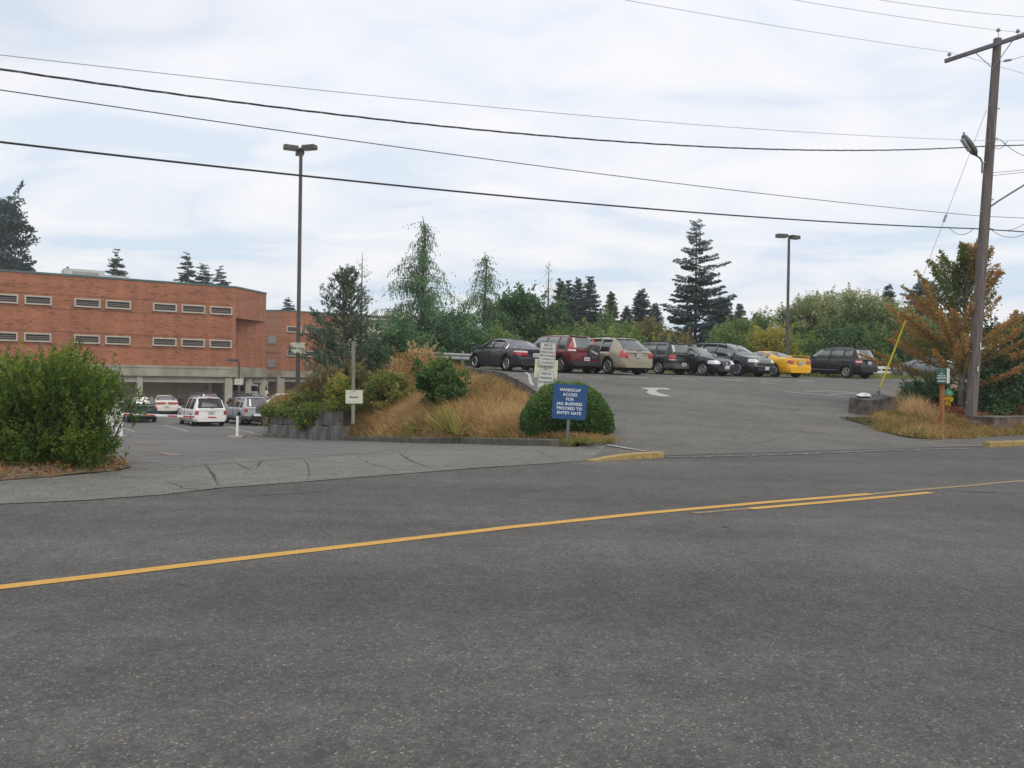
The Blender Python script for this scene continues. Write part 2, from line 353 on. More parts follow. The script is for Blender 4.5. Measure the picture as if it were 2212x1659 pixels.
# yellow centre line: one long solid line, a second short line beside it on the right
def gp(px, py): return at(px, py, f=flat)[:2]
yl = [gp(-60, 1277), gp(250, 1240.5), gp(500, 1210), gp(806, 1174), gp(1106, 1139), gp(1400, 1109), gp(1650, 1086), gp(1880, 1067.5)]
y0_ = strip(yl, 0.15, flat, 0.005, None, 0.03, 3, 0.4); tag(y0_.build('centre_line', m_painty), 'solid yellow line along the middle of the road', None, None, 'structure')
y1_ = strip([gp(1880, 1067.5), gp(2050, 1053), gp(2300, 1031)], 0.11, flat, 0.005, None, 0.12, 4, 0.4); tag(y1_.build('centre_line', m_fadedy), 'thin worn yellow line running on toward the right', None, None, 'structure')
y2_ = strip([gp(1620, 1099.5), gp(1800, 1084), gp(2010, 1064.5)], 0.14, flat, 0.005, None, 0.03, 5, 0.4); tag(y2_.build('centre_line', m_painty), 'short second yellow line beside the long one', None, None, 'structure')
y3_ = strip([gp(1500, 1109), gp(1620, 1099.5)], 0.09, flat, 0.005, None, 0.2, 6, 0.2); tag(y3_.build('centre_line', m_fadedy), 'scraped faint tail of the short yellow line', None, None, 'structure')

# joint between driveway and road
j_ = strip([at(*p)[:2] for p in [(1436, 988), (1560, 986), (1746, 981), (1900, 974), (2086, 969)]], 0.17, G, 0.011, None, 0.35, 9, 0.12)
tag(j_.build('joint_patch', m_seal), 'pale worn joint where the driveway meets the road', None, None, 'structure')

# kerbs
def kerb(name, path, wd, ht, mat, label, f=G, step=0.35, nose=False, seed=3, blocks=0):
    p = densify([(q[0], q[1]) for q in path], step, False); n = len(p); mb = MB(); rd = random.Random(seed); vs = []
    for i, q in enumerate(p):
        a = p[max(i - 1, 0)]; b = p[min(i + 1, n - 1)]; d = Vector((b[0] - a[0], b[1] - a[1])).normalized(); nn = Vector((-d.y, d.x))
        h = ht * (1 + rd.uniform(-0.06, 0.06))
        if nose and i < 3: h *= (0.15, 0.55, 0.9)[i]
        for (o, z) in ((-wd / 2, -0.1), (-wd / 2, h * 0.9), (-wd / 2 + 0.02, h), (wd / 2 - 0.02, h), (wd / 2, h * 0.9), (wd / 2, -0.1)):
            x, y = q[0] + nn.x * o, q[1] + nn.y * o; vs.append((x, y, float(f(x, y)) + z + 0.01))
    fs = [(6 * i + k, 6 * i + k + 1, 6 * i + k + 7, 6 * i + k + 6) for i in range(n - 1) for k in range(5)]
    fs += [(0, 1, 2, 3, 4, 5), tuple(6 * (n - 1) + k for k in (5, 4, 3, 2, 1, 0))]
    mb.add(vs, fs); o = mb.build(name, mat); return tag(o, label, 'kerb')
kerb('kerb', [at(*p)[:2] for p in [(1276, 997), (1310, 994), (1350, 992), (1426, 988)]], 0.22, 0.11, m_kerb, 'chipped yellow kerb at the corner of the pavement', nose=True)
kerb('kerb', [at(*p)[:2] for p in [(2130, 966), (2212, 962), (2330, 955)]], 0.2, 0.13, m_kerb, 'worn yellow kerb below the low wall at the right', nose=False, seed=8)
f1 = strip([at(*p)[:2] for p in [(1310, 963), (1360, 971), (1396, 976)]], 0.09, G, 0.024, None, 0.2, 21, 0.1)
tag(f1.build('painted_edge', m_paintw), 'faded pale painted edge beside the yellow kerb', None, None, 'structure')
f2 = strip([at(*p)[:2] for p in [(1995, 951), (2060, 955), (2128, 960)]], 0.11, G, 0.026, None, 0.2, 22, 0.1)
tag(f2.build('painted_edge', m_fadedy), 'worn yellow edge line by the grass verge', None, None, 'structure')

# white markings
mk = MB()
def line(a, b, wd=0.1, jit=0.15): strip([at(*a)[:2], at(*b)[:2]], wd, G, 0.0125, mk, jit, 5, 0.4)
line((1694, 846.5), (1834, 858)); line((1776, 843.5), (1850, 849)); line((1740, 845), (1778, 846), 0.1); line((1790, 853), (1850, 850), 0.08)
line((1905, 852), (1965, 858)); line((1905, 847), (1960, 851)); line((1640, 826), (1672, 829), .1)
line((1130, 801), (1150, 835), 0.12)
for (a, b) in [((1210, 808), (1265, 812)), ((1345, 815), (1400, 817)), ((1450, 818), (1500, 820)), ((1560, 821), (1610, 822)), ((1720, 823), (1760, 824)), ((1640, 821), (1690, 823))]: line(a, b, 0.1)
tag(mk.build('parking_lines', m_paintw), 'thin white bay lines across the upper car park', None, None, 'structure')
mk = MB()
def low_line(a, b, wd=0.1): strip([at(*a)[:2], at(*b)[:2]], wd, G, 0.004, mk, 0.15, 5, 0.6)
low_line((355, 918), (405, 932)); low_line((483, 919), (580, 944)); low_line((330, 928), (380, 928.5)); low_line((240, 916), (290, 932)); low_line((420, 930.5), (478, 931), .08)
tag(mk.build('parking_lines', m_paintw), 'thin white bay lines across the lower car park', None, None, 'structure')
# cracks, seams and oil drips on the upper car park
cu_ = MB()
for k, (pl, wd) in enumerate([([(1340, 905), (1450, 890), (1600, 880), (1800, 872)], 0.018), ([(1640, 960), (1700, 940), (1790, 935), (1880, 948)], 0.025), ([(1380, 925), (1420, 940), (1500, 948)], 0.02), ([(1250, 842), (1350, 832), (1450, 829)], 0.02), ([(1700, 900), (1730, 880), (1720, 862)], 0.025)]):
    strip([at(*p)[:2] for p in pl], wd, G, 0.0125, cu_, 0.8, 60 + k, 0.08, True)
tag(cu_.build('cracks', M('crack_tar', (0.07, 0.068, 0.062), 0.9, var=.3, scale=9)), 'thin tar-dark cracks across the driveway and upper car park', None, None, 'structure')
oil = MB(); rd = random.Random(18)
for (px, py, rx) in [(1460, 822, .5), (1540, 824, .4), (1300, 816, .5), (1690, 826, .4), (1580, 870, .3), (1430, 900, .25), (1620, 905, .2), (1700, 930, .15), (1500, 960, .12), (1240, 815, .45), (1640, 838, .3), (1840, 826, .4)]:
    c = at(px, py); n = 12; f_ = [rd.uniform(.6, 1.2) for _ in range(n)]
    pts_ = [(c[0], c[1])] + [(c[0] + rx * f_[i] * math.cos(6.283 * i / n), c[1] + rx * f_[i] * math.sin(6.283 * i / n)) for i in range(n)]
    oil.add([(a_, b_, float(G(a_, b_)) + .011) for a_, b_ in pts_], [(0, i + 1, (i + 1) % n + 1) for i in range(n)])
tag(oil.build('oil_stain', M('faint_oil', (0.10, 0.097, 0.09), 0.85, scale=7, col2=(0.14, 0.134, 0.12))), 'faint oil drips where cars park at the top', None, None, 'structure')
rp_ = MB(); m_rp = M('faded_red_paint', (0.24, 0.13, 0.11), 0.9, scale=3, col2=(0.17, 0.155, 0.14), thr=(0.4, 0.6))
strip([at(*p)[:2] for p in [(288, 955), (340, 962)]], .25, G, 0.004, rp_, .4, 5, .2); strip([at(*p)[:2] for p in [(320, 975), (400, 985)]], .3, G, 0.004, rp_, .4, 6, .2)
tag(rp_.build('faded_paint', m_rp), 'two faint reddish paint traces on the lower drive', None, None, 'structure')
# turning arrow (lies across the driveway)
ar = [(1383, 838), (1440, 838.6), (1450, 842.5), (1425, 841.5), (1416, 845), (1424, 850), (1452, 856.5), (1432, 857.5), (1404, 853), (1396, 848), (1402, 843)]
ap_ = [at(*p)[:2] for p in ar]
drape('arrow_marking', ap_, G, 0.0135, 0.3, m_paintw, label='worn white turn arrow painted on the driveway')

# ------------------------------------------------------------------ mound between the two car parks
Bpx = [(1300, 960), (1200, 963), (1106, 961), (1000, 957), (900, 956), (800, 953), (740, 950), (650, 947), (575, 944)]
B = [at(*p)[:2] for p in Bpx]
WL = B[-1]                                       # left end of the block wall
Bext = B + [(WL[0] - 0.8, WL[1] + 2.5), (WL[0] - 1.6, WL[1] + 6), (-16.5, 58), (-26, 85)]
Bd = np.array(densify(Bext, 0.3, False))
def distB(X, Y):
    X = np.asarray(X, float); Y = np.asarray(Y, float); d = np.full(X.shape, 1e9)
    for q in Bd: d = np.minimum(d, (X - q[0]) ** 2 + (Y - q[1]) ** 2)
    return np.sqrt(d)
WX0, WX1 = at(760, 951)[0], at(735, 950)[0]
def Mh(X, Y):
    X = np.asarray(X, float); Y = np.asarray(Y, float)
    d = distB(X, Y); dE = np.maximum(0, -eline(X, Y)); fr = d / (d + dE + 1e-6)
    lo = hL(X, Y) + 0.14; hi = hR(X, Y) + np.interp(Y, [18, 26, 33, 37, 50], [-0.02, -0.30, -0.22, 0.0, 0.0])
    rise = (hi - lo) * np.power(fr, 0.75)
    terr = sst(-X, -WX0, -WX1) * sst(Y, 28, 30) * (1 - sst(Y, 40, 46))
    rise = np.maximum(rise, terr * (1.12 + 0.5 * (hi - lo - 1.12) * fr))
    a = lo + rise
    topz = np.maximum(hi, a) + 0.45 * np.exp(-((X + 4.7) ** 2 + (Y - 35.3) ** 2) / 3.5); a = a + 0.45 * np.exp(-((X + 4.7) ** 2 + (Y - 35.3) ** 2) / 3.5)
    a = a - 0.34 * (1 - sst(d, 0.0, 0.22)); return np.minimum(a, topz) - 0.0 + 0.04 * np.sin(X * 2.1 + Y) * np.sin(Y * 1.7)
mp_ = Bext + [(-12, 85), (-9, 60), (-5.2, 46), (-3.45, 40.1), (-1.3, 33.9), (0.55, 28.5), (1.85, 23.5), (2.5, 20.3)]
m_md = M('mound_soil', (0.10, 0.07, 0.035), 0.95, scale=2.2, col2=(0.22, 0.15, 0.07), bump=0.5)
drape('mound', mp_, Mh, 0.0, 0.45, m_md, label='earth bank between the lower and upper car parks')
kerb('kerb', [(p[0], p[1] - 0.12) for p in B[1:]], 0.3, 0.16, m_kerbg, 'dark mossy kerb along the foot of the dry grass bank', step=0.5, seed=14)
# low wall holding up the side of the upper car park
m_oldconc = M('stained_concrete', (0.055, 0.053, 0.047), 0.9, scale=2.5, col2=(0.17, 0.16, 0.14), bump=0.6)
rwl = MB(); rp = densify([(1.25, 25.0), (1.0, 26.6), (0.6, 28.5), (-1.25, 33.9), (-2.3, 37)], 0.5, False); vs = []
for i, q in enumerate(rp):
    a = rp[max(i - 1, 0)]; b = rp[min(i + 1, len(rp) - 1)]; d = Vector((b[0] - a[0], b[1] - a[1])).normalized(); nn = Vector((-d.y, d.x))
    z = float(hR(q[0], q[1]))
    for (o, h) in ((0.16, -0.8), (0.16, 0.10), (0.0, 0.11), (-0.02, 0.10), (-0.02, -0.8)): vs.append((q[0] + nn.x * o, q[1] + nn.y * o, z + h))
fs = [(5 * i + k, 5 * i + k + 1, 5 * i + k + 6, 5 * i + k + 5) for i in range(len(rp) - 1) for k in range(4)] + [(0, 1, 2, 3, 4), tuple(5 * (len(rp) - 1) + k for k in (4, 3, 2, 1, 0))]
rwl.add(vs, fs); tag(rwl.build('retaining_wall', m_oldconc), 'low concrete edge wall beside the upper car park behind the hedge', 'wall')

# block wall: two courses of large grey blocks, each block a thing of its own
def wallmat():
    m = bpy.data.materials.new('weathered_block'); m.use_nodes = True; nt = m.node_tree; b = nt.nodes['Principled BSDF']; b.inputs['Roughness'].default_value = 0.92
    t = N(nt, 'ShaderNodeTexCoord'); mp = N(nt, 'ShaderNodeMapping'); mp.inputs['Scale'].default_value = (1.7, 1.7, 0.35); Lk(nt, t, 'Object', mp, 0)
    n = N(nt, 'ShaderNodeTexNoise'); n.inputs['Scale'].default_value = 1.6; n.inputs['Detail'].default_value = 8; n.inputs['Roughness'].default_value = 0.65; Lk(nt, mp, 0, n, 0)
    r = N(nt, 'ShaderNodeValToRGB'); e = r.color_ramp.elements; e[0].position = 0.3; e[0].color = (0.07, 0.07, 0.063, 1); e[1].position = 0.72; e[1].color = (0.42, 0.41, 0.37, 1); e.new(0.52).color = (0.125, 0.125, 0.115, 1); e.new(0.63).color = (0.22, 0.215, 0.195, 1)
    Lk(nt, n, 0, r, 0); Lk(nt, r, 0, b, 'Base Color')
    bp = N(nt, 'ShaderNodeBump'); bp.inputs['Strength'].default_value = 0.5; bp.inputs['Distance'].default_value = 0.03; Lk(nt, n, 0, bp, 'Height'); Lk(nt, bp, 0, b, 'Normal')
    return m
m_block = wallmat()
wa = Vector(at(752, 951)[:2]); wb = Vector(WL)
wd_ = (wb - wa); wlen = wd_.length; wd_.normalize(); wn = Vector((wd_.y, -wd_.x))
if wn.y < 0: wn = -wn                            # away from the viewer
nb_ = 4; bl = wlen / nb_; ang = math.atan2(wd_.y, wd_.x)
names = ['block at the right end by the dry grass', 'second block from the right, with a white run', 'third block from the right, streaked white', 'block at the left end']
for course in (0, 1):
    for k in range(nb_):
        s = (k + 0.5) * bl + (0.45 if course else 0.0)
        if course and k == nb_ - 1: s -= 0.28
        c = wa + wd_ * s + wn * (0.36 + 0.05 * course)
        z0 = float(hL(c.x, c.y)) - 0.05
        ln = bl - 0.02 - (0.5 if course and k == nb_ - 1 else 0)
        mb = MB().box((0, 0, 0.31), (ln, 0.62, 0.60)); o = mb.build('concrete_block', m_block, None, bevel=0.025)
        o.location = (c.x, c.y, z0 + course * 0.612); o.rotation_euler = (0, 0, ang)
        tag(o, ('lower' if course == 0 else 'upper') + ' course of the dark stacked wall, ' + names[k], 'concrete block', 'blocks of the stacked retaining wall')
# second leg of the wall turning back from the corner
for course in (0, 1):
    for k in range(2):
        c = wb + wn * (0.36 + 0.35 + (k + 0.5) * 1.7) - wd_ * 0.25
        mb = MB().box((0, 0, 0.31), (1.68, 0.6, 0.60)); o = mb.build('concrete_block', m_block, None, bevel=0.025)
        o.location = (c.x + (0.02 if course else 0), c.y, float(hL(c.x, c.y)) - 0.05 + course * 0.612); o.rotation_euler = (0, 0, math.atan2(wn.y, wn.x))
        tag(o, ('lower' if course == 0 else 'upper') + ' course block ' + ('nearest to' if k == 0 else 'farther behind') + ' the left corner of the stacked wall, turned sideways', 'concrete block', 'blocks behind the wall corner')

# ------------------------------------------------------------------ verge at the right
vb = [at(*p)[:2] for p in [(1822, 903), (1850, 912), (1900, 932), (1960, 946), (2010, 950), (2080, 948), (2140, 943), (2230, 938)]]
vr = vb + [(26.0, 30.5), (40, 40), (40, 52), (22, 44.5), (16.6, 36.5), (14.2, 31.5), (12.8, 29.2)]
Vd = np.array(densify(vr, 0.4))
def Vh(X, Y):
    X = np.asarray(X, float); Y = np.asarray(Y, float); d = np.full(X.shape, 1e9)
    for q in Vd: d = np.minimum(d, (X - q[0]) ** 2 + (Y - q[1]) ** 2)
    d = np.sqrt(d)
    return G(X, Y) + 0.02 + 0.30 * sst(d, 0.0, 2.2) + 0.03 * np.sin(X * 2.3) * np.sin(Y * 2.9)
drape('verge', vr, Vh, 0.0, 0.5, m_dirt, label='soil and grass verge around the utility pole')
# planting bed under the left bush
bb = [at(*p)[:2] for p in [(-60, 1046), (0, 1040), (110, 1032), (240, 1020), (285, 1010), (262, 996)]] + [(-8.2, 16.8), (-10.5, 17.5), (-16, 13), (-14, 5)]
Bb = np.array(densify(bb, 0.3))
def Ph(X, Y):
    X = np.asarray(X, float); Y = np.asarray(Y, float); d = np.full(X.shape, 1e9)
    for q in Bb: d = np.minimum(d, (X - q[0]) ** 2 + (Y - q[1]) ** 2)
    return G(X, Y) + 0.02 + 0.10 * sst(np.sqrt(d), 0, 0.7)
drape('planting_bed', bb, Ph, 0.0, 0.35, m_dirt, label='soil bed with fallen leaves under the big bush')
# ------------------------------------------------------------------ brick building
def brickmat(name, dark=1.0):
    m = bpy.data.materials.new(name); m.use_nodes = True; nt = m.node_tree; b = nt.nodes['Principled BSDF']; b.inputs['Roughness'].default_value = 0.9
    t = N(nt, 'ShaderNodeTexCoord'); s = N(nt, 'ShaderNodeSeparateXYZ'); Lk(nt, t, 'Object', s, 0)
    a = N(nt, 'ShaderNodeMath', operation='ADD'); Lk(nt, s, 0, a, 0); Lk(nt, s, 1, a, 1)
    c = N(nt, 'ShaderNodeCombineXYZ'); Lk(nt, a, 0, c, 0); Lk(nt, s, 2, c, 1)
    br = N(nt, 'ShaderNodeTexBrick'); br.offset = 0.5
    br.inputs['Scale'].default_value = 1.0; br.inputs['Brick Width'].default_value = 0.30; br.inputs['Row Height'].default_value = 0.10; br.inputs['Mortar Size'].default_value = 0.010
    br.inputs['Color1'].default_value = (0.315 * dark, 0.100 * dark, 0.046 * dark, 1); br.inputs['Color2'].default_value = (0.40 * dark, 0.143 * dark, 0.066 * dark, 1); br.inputs['Mortar'].default_value = (0.36 * dark, 0.21 * dark, 0.14 * dark, 1)
    Lk(nt, c, 0, br, 0)
    # dark single bricks
    mpv = N(nt, 'ShaderNodeMapping'); mpv.inputs['Scale'].default_value = (2.4, 9.0, 1); Lk(nt, c, 0, mpv, 0)
    v = N(nt, 'ShaderNodeTexVoronoi'); v.inputs['Scale'].default_value = 1.0; Lk(nt, mpv, 0, v, 0)
    sp = N(nt, 'ShaderNodeSeparateColor'); Lk(nt, v, 'Color', sp, 0)
    rr = N(nt, 'ShaderNodeMapRange'); rr.inputs[1].default_value = 0.86; rr.inputs[2].default_value = 0.9; rr.inputs[3].default_value = 1.0; rr.inputs[4].default_value = 0.66; Lk(nt, sp, 0, rr, 0)
    # pale and dark drip streaks
    mpd = N(nt, 'ShaderNodeMapping'); mpd.inputs['Scale'].default_value = (1.1, 0.09, 1); Lk(nt, c, 0, mpd, 0)
    nd = N(nt, 'ShaderNodeTexNoise'); nd.inputs['Scale'].default_value = 1.0; nd.inputs['Detail'].default_value = 5; Lk(nt, mpd, 0, nd, 0)
    rdp = N(nt, 'ShaderNodeMapRange'); rdp.inputs[1].default_value = 0.35; rdp.inputs[2].default_value = 0.68; rdp.inputs[3].default_value = 1.08; rdp.inputs[4].default_value = 0.82; Lk(nt, nd, 0, rdp, 0)
    # long horizontal weathering
    mp = N(nt, 'ShaderNodeMapping'); mp.inputs['Scale'].default_value = (0.12, 0.9, 1); Lk(nt, c, 0, mp, 0)
    n = N(nt, 'ShaderNodeTexNoise'); n.inputs['Scale'].default_value = 1.0; n.inputs['Detail'].default_value = 9; n.inputs['Roughness'].default_value = 0.65; Lk(nt, mp, 0, n, 0)
    r2 = N(nt, 'ShaderNodeMapRange'); r2.inputs[1].default_value = 0.3; r2.inputs[2].default_value = 0.7; r2.inputs[3].default_value = 0.80; r2.inputs[4].default_value = 1.14; Lk(nt, n, 0, r2, 0)
    x1 = N(nt, 'ShaderNodeMix', data_type='RGBA', blend_type='MULTIPLY'); x1.inputs[0].default_value = 1; Lk(nt, br, 0, x1, 6); Lk(nt, rr, 0, x1, 7)
    x2 = N(nt, 'ShaderNodeMix', data_type='RGBA', blend_type='MULTIPLY'); x2.inputs[0].default_value = 1; Lk(nt, x1, 2, x2, 6); Lk(nt, r2, 0, x2, 7)
    x3 = N(nt, 'ShaderNodeMix', data_type='RGBA', blend_type='MULTIPLY'); x3.inputs[0].default_value = 1; Lk(nt, x2, 2, x3, 6); Lk(nt, rdp, 0, x3, 7)
    Lk(nt, x3, 2, b, 'Base Color'); return m
m_brick = brickmat('red_brick'); m_bconc = M('beam_concrete', (0.22, 0.20, 0.155), 0.9, scale=0.7, col2=(0.36, 0.335, 0.27), thr=(0.3, 0.6))
m_bcol = M('column_paint', (0.36, 0.34, 0.28), 0.8, scale=0.8, var=0.12)
m_gar = M('garage_wall', (0.62, 0.55, 0.43), 0.85, scale=0.5, var=0.12); 
m_cop = M('coping_green', (0.07, 0.13, 0.125), 0.5, var=0.2, scale=0.5); m_wfr = M('window_surround', (0.45, 0.42, 0.35), 0.8, var=0.1, scale=2)
m_dark = M('recess_shade', (0.045, 0.036, 0.036), 0.9, var=0.2); m_slat = M('window_bars', (0.30, 0.25, 0.22), 0.6); m_vent = M('vent_panel', (0.30, 0.30, 0.29), 0.6, var=0.1)
m_hvac = M('hvac_white', (0.50, 0.51, 0.50), 0.5, var=0.08, scale=0.7); m_roof = M('roof_membrane', (0.25, 0.25, 0.25), 0.9)
m_white = M('white_paint', (0.78, 0.78, 0.76), 0.5, var=0.05)
TH = R_(33)
ZS, ZB, ZT = 0.0, 0.0, 0.0
def frame_at(px, Yd, th):                        # wall frame: origin where the sight line of px meets depth Yd
    r = ray(px, 800); k = Yd / r.y; return Vector((r.x * k, Yd, 0)), th
def sx_of(px, O, th):                            # distance along the wall seen at px
    r = ray(px, 800); u = (math.cos(th), math.sin(th))
    # O + s*u = k*(r.x, r.y)
    det = -u[0] * r.y + u[1] * r.x
    return (O.x * r.y - O.y * r.x) / det
def z_of(px, py, O, th):
    s = sx_of(px, O, th); y = O.y + s * math.sin(th); r = ray(px, py); return CAM_H + r.z * y / r.y
def window(root, s, z, wd, ht, y=0.0, dx=1.0, name='window'):
    f = MB(); t = 0.13; o = 0.16
    f.b2((s - wd / 2, y - o, z + ht / 2 - t), (s + wd / 2, y + 0.25, z + ht / 2)); f.b2((s - wd / 2, y - o, z - ht / 2), (s + wd / 2, y + 0.25, z - ht / 2 + t))
    f.b2((s - wd / 2, y - o, z - ht / 2 + t), (s - wd / 2 + t, y + 0.25, z + ht / 2 - t)); f.b2((s + wd / 2 - t, y - o, z - ht / 2 + t), (s + wd / 2, y + 0.25, z + ht / 2 - t))
    w_ = f.build(name, m_wfr, root)
    p = MB().b2((s - wd / 2 + t, y - 0.012, z - ht / 2 + t), (s + wd / 2 - t, y + 0.2, z + ht / 2 - t)); p.build('pane', m_dark, w_)  # flat dark panel on the wall face; its colour stands for a shaded recess
    b = MB()
    for k in (-1, 1): b.b2((s - wd / 2 + t, y - 0.04, z + k * 0.085 - 0.02), (s + wd / 2 - t, y - 0.014, z + k * 0.085 + 0.02))
    b.build('bars', m_slat, w_)
O1, _ = frame_at(508, 84.0, TH)
zt1 = z_of(474, 619.6, O1, TH); zbr = z_of(474, 792, O1, TH); zbm = z_of(474, 814, O1, TH); zln = z_of(474, 827, O1, TH); zg = -1.5
b1 = empty('brick_building', (O1.x, O1.y, 0), TH, 'long red brick building with narrow barred windows above an open garage level', 'building')
LB = 75.0; ch = 0.0
# chamfered right end: how far along the 45 degree facet px 573 lies
O_f, thf = O1, TH + R_(45)
lf = sx_of(573, O1, thf); cf = lf * math.cos(R_(45))
print('heights', zt1, zbr, zbm, zln, 'facet', lf)
DP = 24.0
def prism(mb, poly, z0, z1, mi=0):
    n = len(poly); vs = [(x, y, z0) for x, y in poly] + [(x, y, z1) for x, y in poly]
    mb.add(vs, [tuple(range(n - 1, -1, -1)), tuple(range(n, 2 * n))] + [(i, (i + 1) % n, n + (i + 1) % n, n + i) for i in range(n)], mi)
zrec = z_of(540, 688 , O1, TH)                    # underside of the overhanging corner band
w1 = MB()
prism(w1, [(-LB, 0), (0, 0), (cf, cf), (cf, DP), (-LB, DP)], zrec, zt1)
prism(w1, [(-LB, 0), (0, 0), (0.0, 1.9), (cf * 0.98, cf * 0.98 + 0.0), (cf * 0.98, DP), (-LB, DP)], zbr, zrec)
w1.build('wall', m_brick, b1)
r_ = MB(); prism(r_, [(-LB, -0.06), (0.02, -0.06), (cf + 0.06, cf - 0.02), (cf + 0.06, DP), (-LB, DP)], zt1, zt1 + 0.17); r_.build('coping', m_cop, b1)
bm_ = MB(); prism(bm_, [(-LB, -0.12), (0.05, -0.12), (cf + 0.1, cf - 0.06), (cf + 0.1, DP), (-LB, DP)], zbm, zbr)
bm_.b2((-LB, -0.17, zbr - 0.22), (-0.3, -0.122, zbr - 0.1))
bm_.build('concrete_beam', m_bconc, b1)
ln = MB(); prism(ln, [(-LB, 0.25), (-0.3, 0.25), (-0.3, 0.7), (-LB, 0.7)], zln, zbm - 0.003); prism(ln, [(cf * .4, cf * .4 + .6), (cf - 0.1, cf + 0.1), (cf - 0.1, cf + 0.5), (cf * .4, cf * .4 + 1)], zln, zbm - 0.003); ln.build('lintel', m_bcol, b1)
for (a, b_) in [(296, 309), (487, 503), (120, 133)]:
    s0, s1 = sx_of(a, O1, TH), sx_of(b_, O1, TH); c = MB().b2((s0, 0.05, zg - 0.3), (s1, 0.6, zbm - 0.006)); c.build('column', m_bcol, b1)
for q in (0.45, 0.93):
    c = MB().box((cf * q, cf * q + 0.55, (zg - .3 + zbm) / 2 - 0.006), (0.6, 0.6, zbm - zg + 0.29)); c.build('column', m_bcol, b1)
gb = MB(); gb.b2((-LB, 5.6, zg - 0.3), (-1.6, 5.9, zbm - 0.01)); gb.b2((-1.6, 4.0, zg - 0.3), (-1.3, 9.3, zbm - 0.01)); gb.b2((-LB, 0.75, zln + 0.03), (-1.6, 5.58, zln + 0.2)); gb.b2((-4.4, 4.9, zg - 0.3), (-4.05, 5.55, zln + 0.02))
gb.b2((-1.2, 16, zg - 0.3), (cf + 2, 16.3, zbm - 0.01))
gb.build('garage_wall', m_gar, b1)
up_z = z_of(474, 671, O1, TH); lo_z = z_of(474, 743, O1, TH)
wpx = [(-22, 37.6), (50.7, 110), (158.5, 215), (226, 281), (328, 380), (390, 441), (451, 499.5)]
for (a, b_) in wpx:
    s0, s1 = sx_of(a, O1, TH), sx_of(b_, O1, TH)
    for z in (up_z, lo_z): window(b1, (s0 + s1) / 2, z, s1 - s0, 0.80)
print('window w', s1 - s0, up_z, lo_z)
# small soldier course lines, wall lamp soot and roof plant
bd = MB()
for z in (up_z + 0.62, up_z - 0.62, lo_z + 0.62, lo_z - 0.62): bd.b2((-LB, -0.02, z - 0.05), (-0.25, 0.05, z + 0.05))
bd.build('brick_band', brickmat('band_brick', 0.72), b1)
s_ = sx_of(205, O1, TH)
h1 = MB().b2((s_ - 2.2, 5, zt1 + 0.25), (s_ + 1.3, 8, zt1 + 1.25)); h1.b2((s_ + 1.3, 5.2, zt1 + 0.25), (s_ + 3.6, 7.6, zt1 + 0.9))
h1.build('roof_plant', m_hvac, b1); MB().b2((s_ - 1.5, 4.9, zt1 + 0.5), (s_ + 0.8, 4.99, zt1 + 1.0)).build('louvre', m_vent, b1)
# second building, further back
O2, _ = frame_at(606, 108.0, TH)
b2 = empty('brick_building', (O2.x, O2.y, 0), TH, 'farther red brick wing behind the lamp post with two square vents', 'building')
zt2 = z_of(640, 674, O2, TH); zb2 = z_of(640, 801, O2, TH); zm2 = z_of(640, 815, O2, TH); zl2 = z_of(640, 825, O2, TH)
L2 = sx_of(860, O2, TH); fl = -9.0
w2 = MB(); prism(w2, [(0, 0), (L2, 0), (L2, 25), (fl, 25), (fl, -fl * 1.0)], zb2, zt2); w2.build('wall', m_brick, b2)
c2 = MB(); prism(c2, [(0.0, -0.06), (L2, -0.06), (L2, 25), (fl - 0.06, 25), (fl - 0.06, -fl - 0.02)], zt2, zt2 + 0.17); c2.build('coping', m_cop, b2)
m2 = MB(); prism(m2, [(0.05, -0.12), (L2, -0.12), (L2, 25), (fl - 0.1, 25), (fl - 0.1, -fl - 0.06)], zm2, zb2); m2.build('concrete_beam', m_bconc, b2)
l2 = MB(); prism(l2, [(0.4, 0.25), (L2, 0.25), (L2, 0.7), (0.4, 0.7)], zl2, zm2 - 0.003); prism(l2, [(fl + .3, -fl), (0, .3), (0, .7), (fl + .3, -fl + .5)], zl2, zm2 - 0.003); l2.build('lintel', m_bcol, b2)
for px in (608, 745):
    s0 = sx_of(px, O2, TH); MB().b2((s0 - 0.45, 0.05, zg - 0.3), (s0 + 0.45, 0.8, zm2 - 0.006)).build('column', m_bcol, b2)
g2 = MB(); g2.b2((0, 5, zg - 0.3), (L2, 5.3, zm2 - 0.01)); g2.b2((fl - 3, 10, zg - .3), (0, 10.3, zm2 - .01)); g2.build('garage_wall', m_gar, b2)
for (a, b_) in [(617, 649.6), (657, 689), (697, 729), (752, 784), (792, 824)]:
    s0, s1 = sx_of(a, O2, TH), sx_of(b_, O2, TH)
    for py in (712, 763.5): window(b2, (s0 + s1) / 2, z_of(640, py, O2, TH), s1 - s0, 0.8)
thb = TH - R_(45)
s_m = sx_of(586.5, O2, thb)
for py in (734, 785):
    z = z_of(590, py, O2, thb); q = s_m * math.cos(R_(45)); v = MB().box((q, -q, z), (1.1, 0.16, 1.0), Matrix.Rotation(R_(-45), 3, 'Z')); v.build('vent', m_vent, b2)
h2 = MB().b2((-7.0, 6, zt2), (-0.5, 10, zt2 + 1.3)); h2.b2((-7.2, 6.2, zt2 + 1.3), (-0.4, 10.2, zt2 + 1.5)); h2.build('roof_plant', m_hvac, b2)
